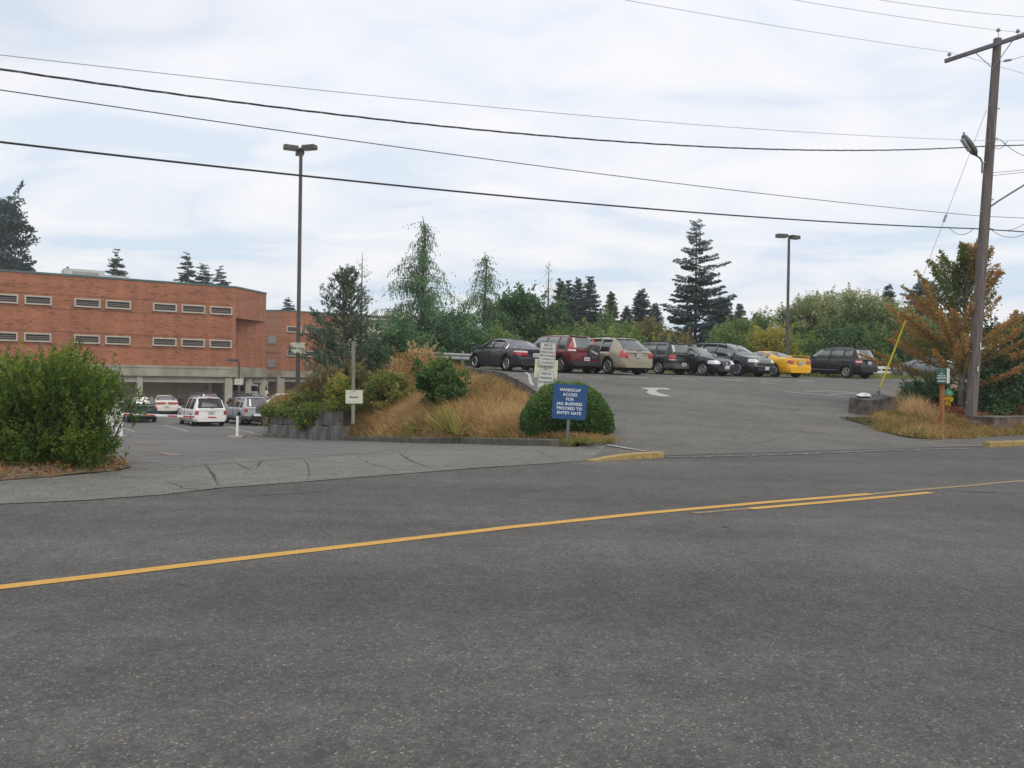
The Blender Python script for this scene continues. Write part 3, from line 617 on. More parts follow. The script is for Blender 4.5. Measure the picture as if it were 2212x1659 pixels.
# beige house gable and a green roof seen between the middle trees
def house(name, px, Yd, wd, dp, h, zr, wallm, roofm, label, rot=0.3):
    r = ray(px, 800); k = Yd / r.y; x = r.x * k; z = float(G(x, Yd)) - 0.4
    o = empty(name, (x, Yd, z), rot, label, 'house')
    prism(mb := MB(), [(-wd / 2, 0), (wd / 2, 0), (wd / 2, dp), (-wd / 2, dp)], 0, h); mb.build('wall', wallm, o)
    rf = MB(); e = 0.5
    rf.add([(-wd / 2 - e, -e, h), (wd / 2 + e, -e, h), (wd / 2 + e, dp + e, h), (-wd / 2 - e, dp + e, h), (-wd / 2 - e, dp / 2, h + zr), (wd / 2 + e, dp / 2, h + zr)], [(0, 1, 5, 4), (2, 3, 4, 5), (1, 2, 5), (3, 0, 4), (0, 3, 2, 1)])
    rf.build('roof', roofm, o)
    for q in (-0.3, 0.05, 0.32):
        wn_ = MB().b2((wd * q - 0.6, -0.06, h * .45), (wd * q + 0.6, 0.1, h * .45 + 1.3)); ww = wn_.build('window', m_wfr, o); MB().b2((wd * q - 0.5, -0.08, h * .45 + .1), (wd * q + 0.5, 0.05, h * .45 + 1.2)).build('pane', m_dark, ww)
    return o
m_cream = M('cream_siding', (0.46, 0.43, 0.33), 0.85, var=0.08); m_groof = M('green_metal_roof', (0.15, 0.27, 0.24), 0.5, var=0.12, scale=1)
house('house', 820, 95, 7, 8, 10.0, 0.5, m_cream, m_vent, 'pale cream block rising behind the weeping conifer')
house('house', 995, 90, 22, 9, 4.0, 2.6, m_cream, m_groof, 'low building with a pale green roof glimpsed between the trees')
# ------------------------------------------------------------------ vehicles
m_rub = M('tyre_rubber', (0.014, 0.014, 0.015), 0.85, var=0.3, scale=12); m_under = M('underbody', (0.012, 0.012, 0.012), 0.9)
m_alloy = M('alloy', (0.55, 0.56, 0.58), 0.3, metal=0.8, var=0.06); m_chrome = M('chrome', (0.75, 0.76, 0.78), 0.12, metal=1.0, var=0.04); m_rimd = M('rim_shadow', (0.05, 0.05, 0.055), 0.6)
m_glass = M('tinted_glass', (0.018, 0.022, 0.024), 0.04, var=0.25, scale=1.5, spec=0.9); m_glass.node_tree.nodes['Principled BSDF'].inputs['IOR'].default_value = 1.9; m_glassl = M('clear_glass', (0.07, 0.085, 0.08), 0.04, scale=2.5, col2=(0.13, 0.15, 0.14), spec=0.9)
m_glassd = M('dark_glass', (0.02, 0.022, 0.024), 0.12, var=0.2, spec=0.5); m_glassl.node_tree.nodes['Principled BSDF'].inputs['IOR'].default_value = 1.6
m_plast = M('black_plastic', (0.03, 0.03, 0.032), 0.6, var=0.15); m_gplast = M('grey_plastic', (0.10, 0.10, 0.11), 0.6, var=0.12)
m_red = M('red_lens', (0.42, 0.012, 0.015), 0.15, var=0.25, scale=14, coat=1); m_amber = M('amber_lens', (0.75, 0.16, 0.02), 0.15, var=0.15, scale=14, coat=1)
m_clear = M('clear_lens', (0.62, 0.64, 0.66), 0.12, var=0.2, scale=12, coat=1); m_plate = M('licence_plate', (0.42, 0.47, 0.56), 0.5, scale=22, col2=(0.68, 0.70, 0.72)); m_pdark = M('plate_digits', (0.05, 0.07, 0.16), 0.6)
def paint(name, col, rough=0.28, metal=0.25): return M(name, col, max(rough, .32), metal=metal * .4, var=0.06, scale=1.5, coat=0.5, spec=.4)
P_ = {'graphite': paint('graphite_paint', (0.030, 0.033, 0.042)), 'maroon': paint('maroon_paint', (0.13, 0.014, 0.016)), 'champagne': paint('champagne_paint', (0.33, 0.30, 0.22), 0.32, 0.4), 'darkgreen': paint('dark_grey_green_paint', (0.022, 0.027, 0.026)),
      'black': paint('black_paint', (0.010, 0.010, 0.013)), 'yellow': paint('yellow_paint', (0.78, 0.42, 0.006), 0.3, 0.0), 'silver': paint('silver_paint', (0.46, 0.48, 0.50), 0.3, 0.35), 'white': paint('white_car_paint', (0.78, 0.78, 0.76), 0.3, 0.0),
      'cream': paint('pearl_white_paint', (0.72, 0.69, 0.60), 0.3, 0.0), 'navy': paint('dark_teal_paint', (0.010, 0.030, 0.045)), 'wine': paint('dark_wine_paint', (0.035, 0.010, 0.012)), 'greycar': paint('grey_blue_paint', (0.16, 0.18, 0.20), 0.35, 0.4), 'green': paint('green_car_paint', (0.05, 0.09, 0.085))}
I = np.interp
def prof(p): return [a for a, b in p], [b for a, b in p]
BODY = {
 'sedan': dict(L=4.52, W=1.82, rw=0.56, wr=0.33, xw=(0.98, 3.74), sill=0.22,
   top=[(0, .74), (.04, .98), (.18, 1.04), (.55, 1.06), (.88, 1.07), (1.45, 1.34), (1.75, 1.405), (2.2, 1.43), (2.6, 1.42), (2.85, 1.37), (3.48, .99), (3.8, .95), (4.2, .86), (4.42, .74), (4.52, .58)],
   belt=[(0, .70), (.05, .92), (.2, .97), (.6, .99), (2.0, .95), (3.4, .91), (3.9, .85), (4.25, .77), (4.52, .54)], gh=(.88, 1.62, 2.72, 3.48), win=[(1.12, 1.42), (1.47, 2.32), (2.40, 3.30)], doors=[(1.30, 2.34), (2.38, 3.36)]),
 'coupe': dict(L=4.60, W=1.84, rw=0.54, wr=0.33, xw=(0.98, 3.62), sill=0.20,
   top=[(0, .74), (.04, .97), (.15, 1.01), (.6, 1.03), (.8, 1.04), (1.5, 1.26), (1.85, 1.33), (2.2, 1.35), (2.5, 1.34), (2.75, 1.28), (3.35, .98), (3.7, .93), (4.2, .84), (4.45, .72), (4.60, .55)],
   belt=[(0, .68), (.05, .92), (.2, .96), (.6, .97), (2.0, .92), (3.3, .89), (3.9, .83), (4.3, .75), (4.60, .50)], gh=(.8, 1.75, 2.65, 3.35), win=[(1.45, 1.78), (1.86, 3.18)], doors=[(1.84, 3.25)]),
 'suv': dict(L=4.50, W=1.80, rw=0.66, wr=0.355, xw=(0.82, 3.55), sill=0.30,
   top=[(0, .98), (.05, 1.09), (.16, 1.14), (.24, 1.30), (.42, 1.62), (.62, 1.68), (1.2, 1.71), (2.0, 1.71), (2.55, 1.67), (2.75, 1.62), (3.32, 1.14), (3.6, 1.09), (4.1, 1.02), (4.38, .88), (4.50, .66)],
   belt=[(0, .94), (.05, 1.04), (.2, 1.06), (2.0, 1.05), (3.25, 1.04), (3.7, 1.00), (4.15, .93), (4.5, .60)], gh=(.14, .55, 2.65, 3.32), win=[(.55, 1.02), (1.12, 1.92), (2.02, 3.15)], doors=[(1.08, 1.96), (2.0, 3.2)]),
 'minivan': dict(L=5.05, W=1.93, rw=0.70, wr=0.335, xw=(0.98, 3.98), sill=0.24,
   top=[(0, .92), (.05, 1.05), (.14, 1.09), (.30, 1.40), (.46, 1.64), (.75, 1.70), (1.6, 1.73), (2.4, 1.72), (2.9, 1.66), (3.1, 1.58), (4.0, 1.08), (4.3, 1.00), (4.7, .90), (4.95, .76), (5.05, .58)],
   belt=[(0, .88), (.05, .98), (.2, 1.00), (2.0, 1.00), (3.6, .98), (4.1, .95), (4.6, .84), (5.05, .54)], gh=(.12, .58, 3.0, 4.0), win=[(.62, 1.50), (1.60, 2.56), (2.66, 3.75)], doors=[(1.55, 2.6), (2.64, 3.8)]),
 'cross': dict(L=5.05, W=2.00, rw=0.70, wr=0.375, xw=(1.02, 3.98), sill=0.28,
   top=[(0, .96), (.05, 1.06), (.18, 1.10), (.42, 1.34), (.78, 1.60), (1.1, 1.66), (2.0, 1.69), (2.6, 1.67), (3.0, 1.60), (3.2, 1.52), (3.85, 1.12), (4.2, 1.05), (4.65, .97), (4.92, .82), (5.05, .62)],
   belt=[(0, .90), (.05, 1.00), (.2, 1.02), (2.0, 1.02), (3.6, 1.00), (4.1, .97), (4.6, .88), (5.05, .56)], gh=(.16, .92, 3.1, 3.85), win=[(.95, 1.62), (1.70, 2.52), (2.60, 3.62)], doors=[(1.66, 2.56), (2.58, 3.66)]),
 'wagon': dict(L=4.45, W=1.74, rw=0.64, wr=0.33, xw=(0.92, 3.45), sill=0.26,
   top=[(0, .92), (.05, 1.03), (.14, 1.06), (.26, 1.34), (.36, 1.52), (.55, 1.57), (1.2, 1.59), (2.0, 1.58), (2.4, 1.55), (2.6, 1.50), (3.15, 1.06), (3.5, 1.00), (4.0, .93), (4.32, .82), (4.45, .60)],
   belt=[(0, .88), (.05, .96), (.2, .98), (2.0, .97), (3.1, .96), (3.6, .92), (4.1, .85), (4.45, .56)], gh=(.12, .48, 2.5, 3.15), win=[(.48, 1.12), (1.22, 1.95), (2.03, 3.0)], doors=[(1.18, 1.98), (2.0, 3.05)]),
 'hatch': dict(L=3.85, W=1.69, rw=0.56, wr=0.29, xw=(0.62, 3.1), sill=0.22,
   top=[(0, .90), (.05, 1.02), (.15, 1.08), (.35, 1.32), (.55, 1.46), (1.2, 1.52), (1.7, 1.51), (2.0, 1.46), (2.9, 1.05), (3.2, .96), (3.55, .84), (3.75, .70), (3.85, .54)],
   belt=[(0, .84), (.05, .94), (.2, .97), (1.5, .97), (2.8, .95), (3.2, .88), (3.6, .74), (3.85, .50)], gh=(.14, .6, 2.0, 2.9), win=[(.6, 1.02), (1.1, 1.7), (1.78, 2.7)], doors=[(1.06, 1.74), (1.76, 2.75)]),
 'van': dict(L=5.4, W=2.0, rw=0.86, wr=0.37, xw=(1.1, 4.4), sill=0.32,
   top=[(0, 1.20), (.05, 1.30), (.12, 1.36), (.22, 1.9), (.4, 2.04), (1.5, 2.08), (3.6, 2.07), (3.9, 1.98), (4.6, 1.35), (5.0, 1.2), (5.25, 1.05), (5.4, .8)],
   belt=[(0, 1.16), (.05, 1.25), (.2, 1.28), (3.5, 1.26), (4.5, 1.22), (4.9, 1.1), (5.4, .72)], gh=(.1, .32, 3.8, 4.6), win=[(.35, 1.3), (1.5, 2.6), (3.0, 4.4)], doors=[(3.0, 4.45)]),
}
class Car:
    def __init__(s, kind, scale=(1, 1, 1)):
        s.b = BODY[kind]; b = s.b; s.L = b['L']; s.hw = b['W'] / 2
        s.tx, s.tz = prof(b['top']); s.bx, s.bz = prof(b['belt'])
        s.R = b['wr'] + 0.055; s.wz = b['wr']
    def plan(s, x):
        L = s.L; return s.hw * I(x, [0, .06, .18, .45, .9, L - 1.0, L - .5, L - .2, L - .06, L], [.83, .90, .95, .985, 1, 1, .965, .90, .82, .72])
    def arch(s, x):
        z = -1
        for xc in s.b['xw']:
            d = abs(x - xc)
            if d < s.R: z = max(z, s.wz + math.sqrt(s.R ** 2 - d * d))
        return z
    def ring(s, x):
        hw = s.plan(x); zt = I(x, s.tx, s.tz); zb = min(I(x, s.bx, s.bz), zt - .012)
        sill = s.b['sill'] + I(x, [0, .25, .7, s.L - .7, s.L - .2, s.L], [.10, .04, 0, 0, .0, .04]); a = s.arch(x)
        z0 = max(sill, a); z1 = max(sill + .08, a + .02); z2 = max(.56, a + .045); z3 = max(zb - .13, z2 + .015)
        if z3 > zb - .03: z3 = zb - .03
        z2 = min(z2, z3 - .015); z1 = min(z1, z2 - .015); z0 = min(z0, z1 - .02)
        g = min(1, max(0, (zt - zb) / .45)); yb = hw - .05
        yt = (yb - .05) * (1 - g) + min(s.b['rw'], yb - .06) * g
        zw = zb + (zt - zb) * .86
        return [(hw - .09, z0), (hw - .015, z1), (hw, z2), (hw - .012, z3), (yb, zb), (yt, zw), (yt - .05, zb + (zt - zb) * .93), (yt * .5, zb + (zt - zb) * .985), (0, zt)]
    def enddx(s, i, rear):                       # how far each ring line is pushed in at the nose / tail
        return ([.05, .0, -.02, .02, .04, .05, .05, .05, .05] if rear else [-.06, 0, .02, -.02, -.05, -.06, -.06, -.06, -.06])[i]
    def hwz(s, x, z):
        r = s.ring(x); zs = [p[1] for p in r[:7]]; ys = [p[0] for p in r[:7]]; return float(I(z, zs, ys))
    def xend(s, z, rear):
        if rear:
            i = [k for k in range(len(s.tx)) if s.tx[k] < s.b['gh'][1] + .01]
            zs = [s.tz[k] for k in i]; xs = [s.tx[k] for k in i]
            return float(I(z, zs, xs)) if z > s.tz[0] else 0.0
        i = [k for k in range(len(s.tx)) if s.tx[k] > s.L - .5][::-1]
        zs = [s.tz[k] for k in i]; xs = [s.tx[k] for k in i]
        return float(I(z, zs, xs)) if z > s.tz[-1] else s.L
    def wrap(s, z0, z1, y0, x1, rear=True, side=1, off=.014, nz=3, full=False, inner=.03):
        """curved pad lying on the bodywork: from |y|=y0 across the end, round the corner, along the side to x1"""
        mb = MB(); L = s.L; O = []; levels = [z0 + (z1 - z0) * k / (nz - 1) for k in range(nz)]
        for z in levels:
            xe = s.xend(z, rear); pts = []
            sgn = -1 if rear else 1
            c = .05
            xc = xe - sgn * c
            yc = s.hwz(min(max(xc, 0), L), z)
            yl = max(yc - .05, y0 + .01)
            for k in range(4): pts.append((xe + sgn * off, y0 + (yl - y0) * k / 3))
            ne = 5
            for k in range(1, ne + 1):
                x = xe + (x1 - xe) * (k / ne) ** 1.5
                pts.append((x, s.hwz(min(max(x, 0), L), z) + off))
            O.append(pts)
        n = len(O[0]); vs = []
        for lay in (0, 1):
            for z, pts in zip(levels, O):
                for (x, y) in pts:
                    if lay: x = x + (inner if rear else -inner); y = y - inner
                    vs.append((x, y * 1.0, z))
        A = nz * n; fs = []
        for k in range(nz - 1):
            for j in range(n - 1):
                q = k * n + j; fs.append((q, q + 1, q + n + 1, q + n)); fs.append((A + q, A + q + n, A + q + n + 1, A + q + 1))
        for j in range(n - 1):
            fs.append((j, A + j, A + j + 1, j + 1)); q = (nz - 1) * n + j; fs.append((q, q + 1, A + q + 1, A + q))
        for k in range(nz - 1):
            fs.append((k * n, (k + 1) * n, A + (k + 1) * n, A + k * n)); q = k * n + n - 1; fs.append((q, A + q, A + q + n, q + n))
        res = []
        for sd in ((1, -1) if full else (side,)): mb.add([(x, y * sd, z) for x, y, z in vs], fs)
        return mb
def rim_mesh(mb, R, n, style, mi_a=0, mi_d=1):
    # lies in the xz plane, outer face toward +y (local wheel frame), y=0 at outer face
    mb.lathe([(0.001, -.05), (R * .93, -.05), (R * .95, -.03)], 24, axis='y', mi=mi_d)
    mb.lathe([(R * .90, -.03), (R * .90, .0), (R * .95, .012), (R, .0), (R, -.05), (R * .96, -.06)], 28, axis='y', mi=mi_a)
    mb.lathe([(.001, .012), (R * .20, .010), (R * .23, -.03)], 14, axis='y', mi=mi_a)
    for k in range(n):
        a = 2 * math.pi * k / n + .3; rot = Matrix.Rotation(-a, 3, 'Y')
        if style == 'cover': mb.box(rot @ Vector((R * .55, -.012, 0)), (R * .72, .02, R * .26), rot, mi_a)
        elif style == 'double':
            for s_ in (-1, 1): mb.box(rot @ Vector((R * .55, -.008, s_ * R * .09)), (R * .78, .022, R * .07), rot, mi_a)
        else: mb.box(rot @ Vector((R * .55, -.008, 0)), (R * .78, .026, R * (.17 if n > 5 else .24)), rot, mi_a)
_rims = {}
def make_car(name, label, kind, col, px, Yd, rev=False, th=33.0, rim=(6, 'spoke'), head=None, clad=None, rack=False, spare=None, spoiler=None, glass=None, tail=(.72, 1.0, .50, .30), taillens=None,
             headl=None, grille=None, plate_z=.75, plate_end='rear', handles=True, chrome_win=False, exhaust=True, group=None, bumper=None, mirror=None, wing=0, fl=G, rearplate=True, antenna=False, cat='car', dz=0.0, extra=None):
    c = Car(kind); b = c.b; L = c.L; body = P_[col]
    r = ray(px, 800); k = Yd / r.y; X0 = r.x * k; Y0 = Yd
    a = R_(90 + th) + (math.pi if rev else 0)     # heading
    if head is not None: a = R_(head)
    hx, hy = math.cos(a), math.sin(a)
    zf = float(fl(X0 + hx * 1.4, Y0 + hy * 1.4)); zr = float(fl(X0 - hx * 1.4, Y0 - hy * 1.4))
    zl = float(fl(X0 - hy * .7, Y0 + hx * .7)); zq = float(fl(X0 + hy * .7, Y0 - hx * .7))
    root = empty(name, (0, 0, 0), 0, label, cat, group)
    fx = Vector((hx * 2.8, hy * 2.8, zf - zr)).normalized(); ly = Vector((-hy * 1.4, hx * 1.4, zl - zq)); ly = (ly - fx * ly.dot(fx)).normalized(); uz = fx.cross(ly)
    root.matrix_world = Matrix.Translation((X0, Y0, (zf + zr + zl + zq) / 4 + dz + .008)) @ Matrix((fx, ly, uz)).transposed().to_4x4() @ Matrix.Translation((-L / 2, 0, 0))
    # stations
    xs = set([round(v, 3) for v in np.arange(0.1, L, .14)]) | set(c.tx) | {0.0, .03, .06, .12, .18, L - .03, L - .08, L - .15, L}
    for xc in b['xw']:
        for q in (-1, -.94, -.8, -.6, -.3, 0, .3, .6, .8, .94, 1): xs.add(round(xc + q * c.R, 3))
        xs.add(round(xc + c.R + .012, 3)); xs.add(round(xc - c.R - .012, 3))
    for (p, q) in b['win'] + b['doors']: xs |= {p, q}
    xs = sorted(x for x in xs if 0 <= x <= L); ys = [xs[0]]
    keep = set(p for w_ in b['win'] + b['doors'] for p in w_) | set(b['gh']) | {L}
    for x in xs[1:]:
        if x - ys[-1] > .008: ys.append(x)
        elif x in keep: ys[-1] = x
    xs = ys; n = len(xs); K = 9; V = []
    for i, x in enumerate(xs):
        for j, (y, z) in enumerate(c.ring(x)):
            d = c.enddx(j, True) if i == 0 else (c.enddx(j, False) if i == n - 1 else 0)
            V.append((x + d, y, z))
    parts = {}
    def put(tagn, f): parts.setdefault(tagn, []).append(f)
    g0, g1, g2, g3 = b['gh']
    for i in range(n - 1):
        xm = (xs[i] + xs[i + 1]) / 2
        for j in range(K - 1):
            t_ = 'body'
            if j >= 6:
                if g0 + .02 < xm < g1: t_ = 'rear_window'
                elif g2 < xm < g3 - .02: t_ = 'windscreen'
            if j == 4:
                for w_i, (p, q) in enumerate(b['win']):
                    if p < xm < q: t_ = 'w%d' % w_i
            if 1 <= j <= 3:
                for d_i, (p, q) in enumerate(b['doors']):
                    if p < xm < q and c.arch(xm) < 0: t_ = 'd%d' % d_i
            put(t_, (i, j))
    def mesh_of(lst, side, both=False):
        mb = MB()
        for s_ in ((1, -1) if both else (side,)):
            idx = {}; vs = []; fs = []
            for (i, j) in lst:
                f = []
                for (a_, b_) in ((i, j), (i + 1, j), (i + 1, j + 1), (i, j + 1)):
                    kk = a_ * K + b_
                    if kk not in idx: idx[kk] = len(vs); v = V[kk]; vs.append((v[0], v[1] * s_, v[2]))
                    f.append(idx[kk])
                fs.append(f)
            mb.add(vs, fs)
        return mb
    def solid(mb, name, mats, parent):            # sheet metal and glass get a thickness
        o = mb.build(name, mats, parent, smooth=True)
        bm = bmesh.new(); bm.from_mesh(o.data); bmesh.ops.remove_doubles(bm, verts=bm.verts, dist=.0005)
        bmesh.ops.recalc_face_normals(bm, faces=bm.faces)
        # make normals point away from the car's middle line
        cen = Vector((L / 2, 0, .7)); s_ = sum(q.normal.dot(q.calc_center_median() - cen) for q in bm.faces)
        if s_ < 0: bmesh.ops.reverse_faces(bm, faces=bm.faces)
        bm.to_mesh(o.data); bm.free(); o.data.set_sharp_from_angle(angle=R_(40))
        m = o.modifiers.new('thick', 'SOLIDIFY'); m.thickness = .012; m.offset = -1
        return o
    mb = mesh_of(parts['body'], 1, True)
    for e_ in (0, n - 1):                         # tail and nose panels
        vs = [V[e_ * K + j] for j in range(K)]; base = [(x, y, z) for x, y, z in vs] + [(x, -y, z) for x, y, z in vs]
        mb.add(base, [(j, j + 1, K + j + 1, K + j) for j in range(K - 1)])
    solid(mb, 'body', body, root)
    gl = glass or m_glass
    solid(mesh_of(parts['rear_window'], 1, True), 'rear_window', gl, root)
    solid(mesh_of(parts['windscreen'], 1, True), 'windscreen', m_glassl, root)
    for s_ in (1, -1):
        for w_i in range(len(b['win'])): solid(mesh_of(parts['w%d' % w_i], s_), 'side_window', gl, root)
        for d_i in range(len(b['doors'])):
            if 'd%d' % d_i in parts:
                do = solid(mesh_of(parts['d%d' % d_i], s_), 'door', body, root)
                if handles:
                    p, q = b['doors'][d_i]; xh = p + .14; zh = I(xh, c.bx, c.bz) - .12
                    MB().box((xh, s_ * (c.hwz(xh, zh) + .02), zh), (.17, .03, .035)).build('handle', m_chrome if handles == 'chrome' else body, do)
                    # shut line
                    for xx in (p, q):
                        ps = [(xx, s_ * (c.hwz(xx, z) + .001), z) for z in np.linspace(b['sill'] + .1 if c.arch(xx) < 0 else c.arch(xx) + .05, I(xx, c.bx, c.bz) - .01, 6)]
                        mbq = MB(); mbq.tube(ps, .006, 4); mbq.build('shut_line', m_under, do)
    if chrome_win:
        for s_ in (1, -1):
            ps = []
            p, q = b['win'][0][0] - .05, b['win'][-1][1] + .1
            for x in np.linspace(p, q, 22):
                rg = c.ring(x); ps.append((x, s_ * (rg[5][0] + .004), rg[5][1] + .006))
            ps = [(p - .02, s_ * (c.ring(p)[4][0] + .004), c.ring(p)[4][1])] + ps
            MB().tube(ps, .009, 5).build('window_trim', m_chrome, root)
    # underbody
    ub = MB(); ub.b2((.25, -c.hw + .27, .20), (L - .25, c.hw - .27, .52)); ub.b2((b['xw'][0] + .5, -c.hw + .06, b['sill'] - .03), (b['xw'][1] - .5, c.hw - .06, b['sill'] + .06)); ub.b2((.25, -c.hw + .27, .521), (L - .35, c.hw - .27, .62)); ub.build('underbody', m_under, root)
    # wheels
    wr = b['wr']; tw = .21
    for xc in b['xw']:
        for s_ in (1, -1):
            tm = MB(); tm.lathe([(wr * .60, -tw), (wr * .9, -tw), (wr, -tw + .03), (wr, -.03), (wr * .93, -.003), (wr * .72, .0), (wr * .66, -.02), (wr * .60, -.05)], 32, axis='y')
            t_ = tm.build('wheel', m_rub, root, smooth=True)
            t_.location = (xc, s_ * (c.hw - .035), wr); t_.rotation_euler = (0, 0, 0 if s_ > 0 else math.pi)
            rm = MB(); rim_mesh(rm, wr * .67, rim[0], rim[1]); ro = rm.build('rim', [m_alloy if len(rim) < 3 else rim[2], m_rimd], t_)
            ro.location = (0, -.008, 0)
    # bumpers
    bcol = bumper or body
    c.wrap(b['sill'] + .06, .56, 0, .62, True, full=True, off=.035, nz=5).build('rear_bumper', bcol, root, smooth=True)
    c.wrap(b['sill'] + .02, .50, 0, L - .60, False, full=True, off=.03, nz=5).build('front_bumper', bcol, root, smooth=True)
    if clad:
        for xc in b['xw']:
            for s_ in (1, -1):
                ps = []
                for q in np.linspace(-.35, math.pi + .35, 18):
                    x = xc + math.cos(q) * (c.R + .02); z = wr + math.sin(q) * (c.R + .02); ps.append((x, s_ * (c.hwz(x, max(z, b['sill'] + .1)) + .0), max(z, b['sill'])))
                MB().tube(ps, .045, 6).build('wheel_arch', clad, root, smooth=True)
        for s_ in (1, -1):
            sb = MB(); ps = [(x, s_ * (c.hwz(x, b['sill'] + .1) + .005), b['sill'] + .12) for x in np.linspace(b['xw'][0] + c.R + .05, b['xw'][1] - c.R - .05, 8)]
            sb.tube(ps, .06, 6); sb.build('side_cladding', clad, root, smooth=True)
    # lights
    z0, z1, y0, xb = tail
    for s_ in (1, -1):
        o = c.wrap(z0, z1, y0, xb, True, side=s_, nz=5).build('tail_light', m_red, root, smooth=True)
        if taillens:
            for (p, q, mm) in taillens: c.wrap(p, q, y0 + .015, max(.02, xb - .03), True, side=s_, off=.021, nz=3).build('lens', mm, o, smooth=True)
        hz = headl or (.60, .74, .50, L - .45)
        o = c.wrap(hz[0], hz[1], hz[2], hz[3], False, side=s_, nz=4).build('headlight', m_clear, root, smooth=True)
    gz = grille or (.50, .68, .42, m_plast)
    gm = MB(); gm.box((c.xend((gz[0] + gz[1]) / 2, False) + .012, 0, (gz[0] + gz[1]) / 2), (.06, gz[2] * 2, gz[1] - gz[0])); go = gm.build('grille', gz[3], root, bevel=.01)
    gb_ = MB()
    for q in (.25, .5, .75): gb_.box((c.xend((gz[0] + gz[1]) / 2, False) + .045, 0, gz[0] + (gz[1] - gz[0]) * q), (.02, gz[2] * 1.9, .014))
    gb_.build('grille_bar', m_chrome, go)
    if rearplate:
        xe = c.xend(plate_z, True); pm = MB().box((xe - .03, 0, plate_z), (.02, .32, .16)); po = pm.build('licence_plate', m_plate, root)
        dm = MB()
        for q in range(6): dm.box((xe - .042, -.11 + q * .044, plate_z - .005), (.004, .024, .06))
        dm.build('plate_digits', m_pdark, po)
        MB().box((xe - .018, 0, plate_z + .12), (.03, .52, .028)).build('plate_garnish', m_chrome if handles == 'chrome' else body, root)
    if plate_end == 'both':
        xe = c.xend(.45, False); MB().box((xe + .05, 0, .45), (.02, .32, .16)).build('licence_plate', m_plate, root)
    mcol = mirror or body
    for s_ in (1, -1):
        xm_ = g3 - .28; zm = I(xm_, c.bx, c.bz) + .07
        m_ = MB(); m_.box((xm_, s_ * (c.hw + .07), zm), (.12, .20, .14)); m_.tube([(xm_, s_ * (c.hw - .06), zm - .07), (xm_, s_ * (c.hw + .03), zm - .04)], .025, 6)
        m_.build('mirror', mcol, root, bevel=.03)
    if kind in ('suv', 'wagon', 'hatch', 'cross', 'minivan'):
        zz = c.tz[[k_ for k_ in range(len(c.tx)) if c.tx[k_] >= g0][1]]
        wx = c.xend(zz - .02, True); wz_ = I(wx, c.tx, c.tz)
        MB().tube([(c.xend(b['belt'][2][1] + .06, True) - .02, .05, b['belt'][2][1] + .06), (c.xend(b['belt'][2][1] + .12, True) - .02, -.36, b['belt'][2][1] + .13)], .013, 5).build('wiper', m_plast, root)
        sm = MB(); sx0 = g1; sz = I(g1, c.tx, c.tz)
        sm.add([(sx0 + .1, -.55, sz + .0), (sx0 + .1, .55, sz), (sx0 - .16, .5, sz - .02), (sx0 - .16, -.5, sz - .02), (sx0 + .1, -.55, sz + .035), (sx0 + .1, .55, sz + .035), (sx0 - .16, .5, sz + .01), (sx0 - .16, -.5, sz + .01)], [(0, 1, 2, 3), (7, 6, 5, 4), (0, 4, 5, 1), (1, 5, 6, 2), (2, 6, 7, 3), (3, 7, 4, 0)])
        sp_o = sm.build('roof_spoiler', body, root)
        MB().box((sx0 - .165, 0, sz - .004), (.02, .22, .024)).build('brake_light', m_red, sp_o)
    if rack:
        for s_ in (1, -1):
            ps = [(g1 + .15, s_ * (b['rw'] - .04), I(g1 + .15, c.tx, c.tz) - .02)] + [(x, s_ * (b['rw'] - .05), I(x, c.tx, c.tz) + .045) for x in np.linspace(g1 + .25, g2 - .1, 8)] + [(g2, s_ * (b['rw'] - .04), I(g2, c.tx, c.tz) - .02)]
            MB().tube(ps, .02, 6).build('roof_rail', m_plast, root)
        if rack == 'bars':
            for x in (g1 + .5, g2 - .4): MB().tube([(x, -b['rw'] + .05, I(x, c.tx, c.tz) + .06), (x, b['rw'] - .05, I(x, c.tx, c.tz) + .06)], .018, 6).build('roof_bar', m_plast, root)
    if spare:
        sy, szz, sr, cover, word = spare
        xe = c.xend(szz + sr * .6, True); s0 = MB(); s0.lathe([(.01, 0), (sr * .8, 0), (sr * .95, -.02), (sr, -.06), (sr, -.2), (sr * .8, -.22)], 30, axis='y')
        so_ = s0.build('spare_wheel', cover, root, smooth=True); so_.rotation_euler = (0, 0, R_(90)); so_.location = (xe - .20, sy, szz)
        if word: so_['label'] = 'spare wheel in a black cover with white lettering'
        s1 = MB(); s1.lathe([(sr * .62, .004), (sr * .66, .012), (sr * .70, .004)], 30, axis='y'); s1.build('cover_ring', m_gplast, so_)
        if word:
            t = text_mesh(word, sr * .30, m_white, so_, bold=.02); t.rotation_euler = (R_(90), R_(20), R_(180)); t.location = (0, .012, 0); t.name = 'lettering'
    if wing:
        zt_ = I(.2, c.tx, c.tz); wm = MB(); yy = c.hw * .80
        ps = [(.10, -yy, zt_ + .02), (.06, -yy * .9, zt_ + .10), (.04, 0, zt_ + .12), (.06, yy * .9, zt_ + .10), (.10, yy, zt_ + .02)]
        vs = []; 
        for (x, y, z) in ps: vs += [(x - .06, y, z), (x + .16, y, z - .01), (x + .16, y, z + .02), (x - .06, y, z + .025)]
        fs = [(4 * i + j, 4 * i + (j + 1) % 4, 4 * i + 4 + (j + 1) % 4, 4 * i + 4 + j) for i in range(4) for j in range(4)] + [(0, 1, 2, 3), (19, 18, 17, 16)]
        wm.add(vs, fs); wm.build('rear_wing', body, root, smooth=True)
    if exhaust:
        em = MB(); em.tube([(.25, -.45, .24), (-.03, -.45, .24)], .03, 8); em.build('exhaust_pipe', m_chrome, root)
    if antenna:
        MB().tube([(g1 + .2, .3, I(g1 + .2, c.tx, c.tz)), (g1 - .1, .3, I(g1 + .2, c.tx, c.tz) + .35)], .006, 4).build('antenna', m_plast, root)
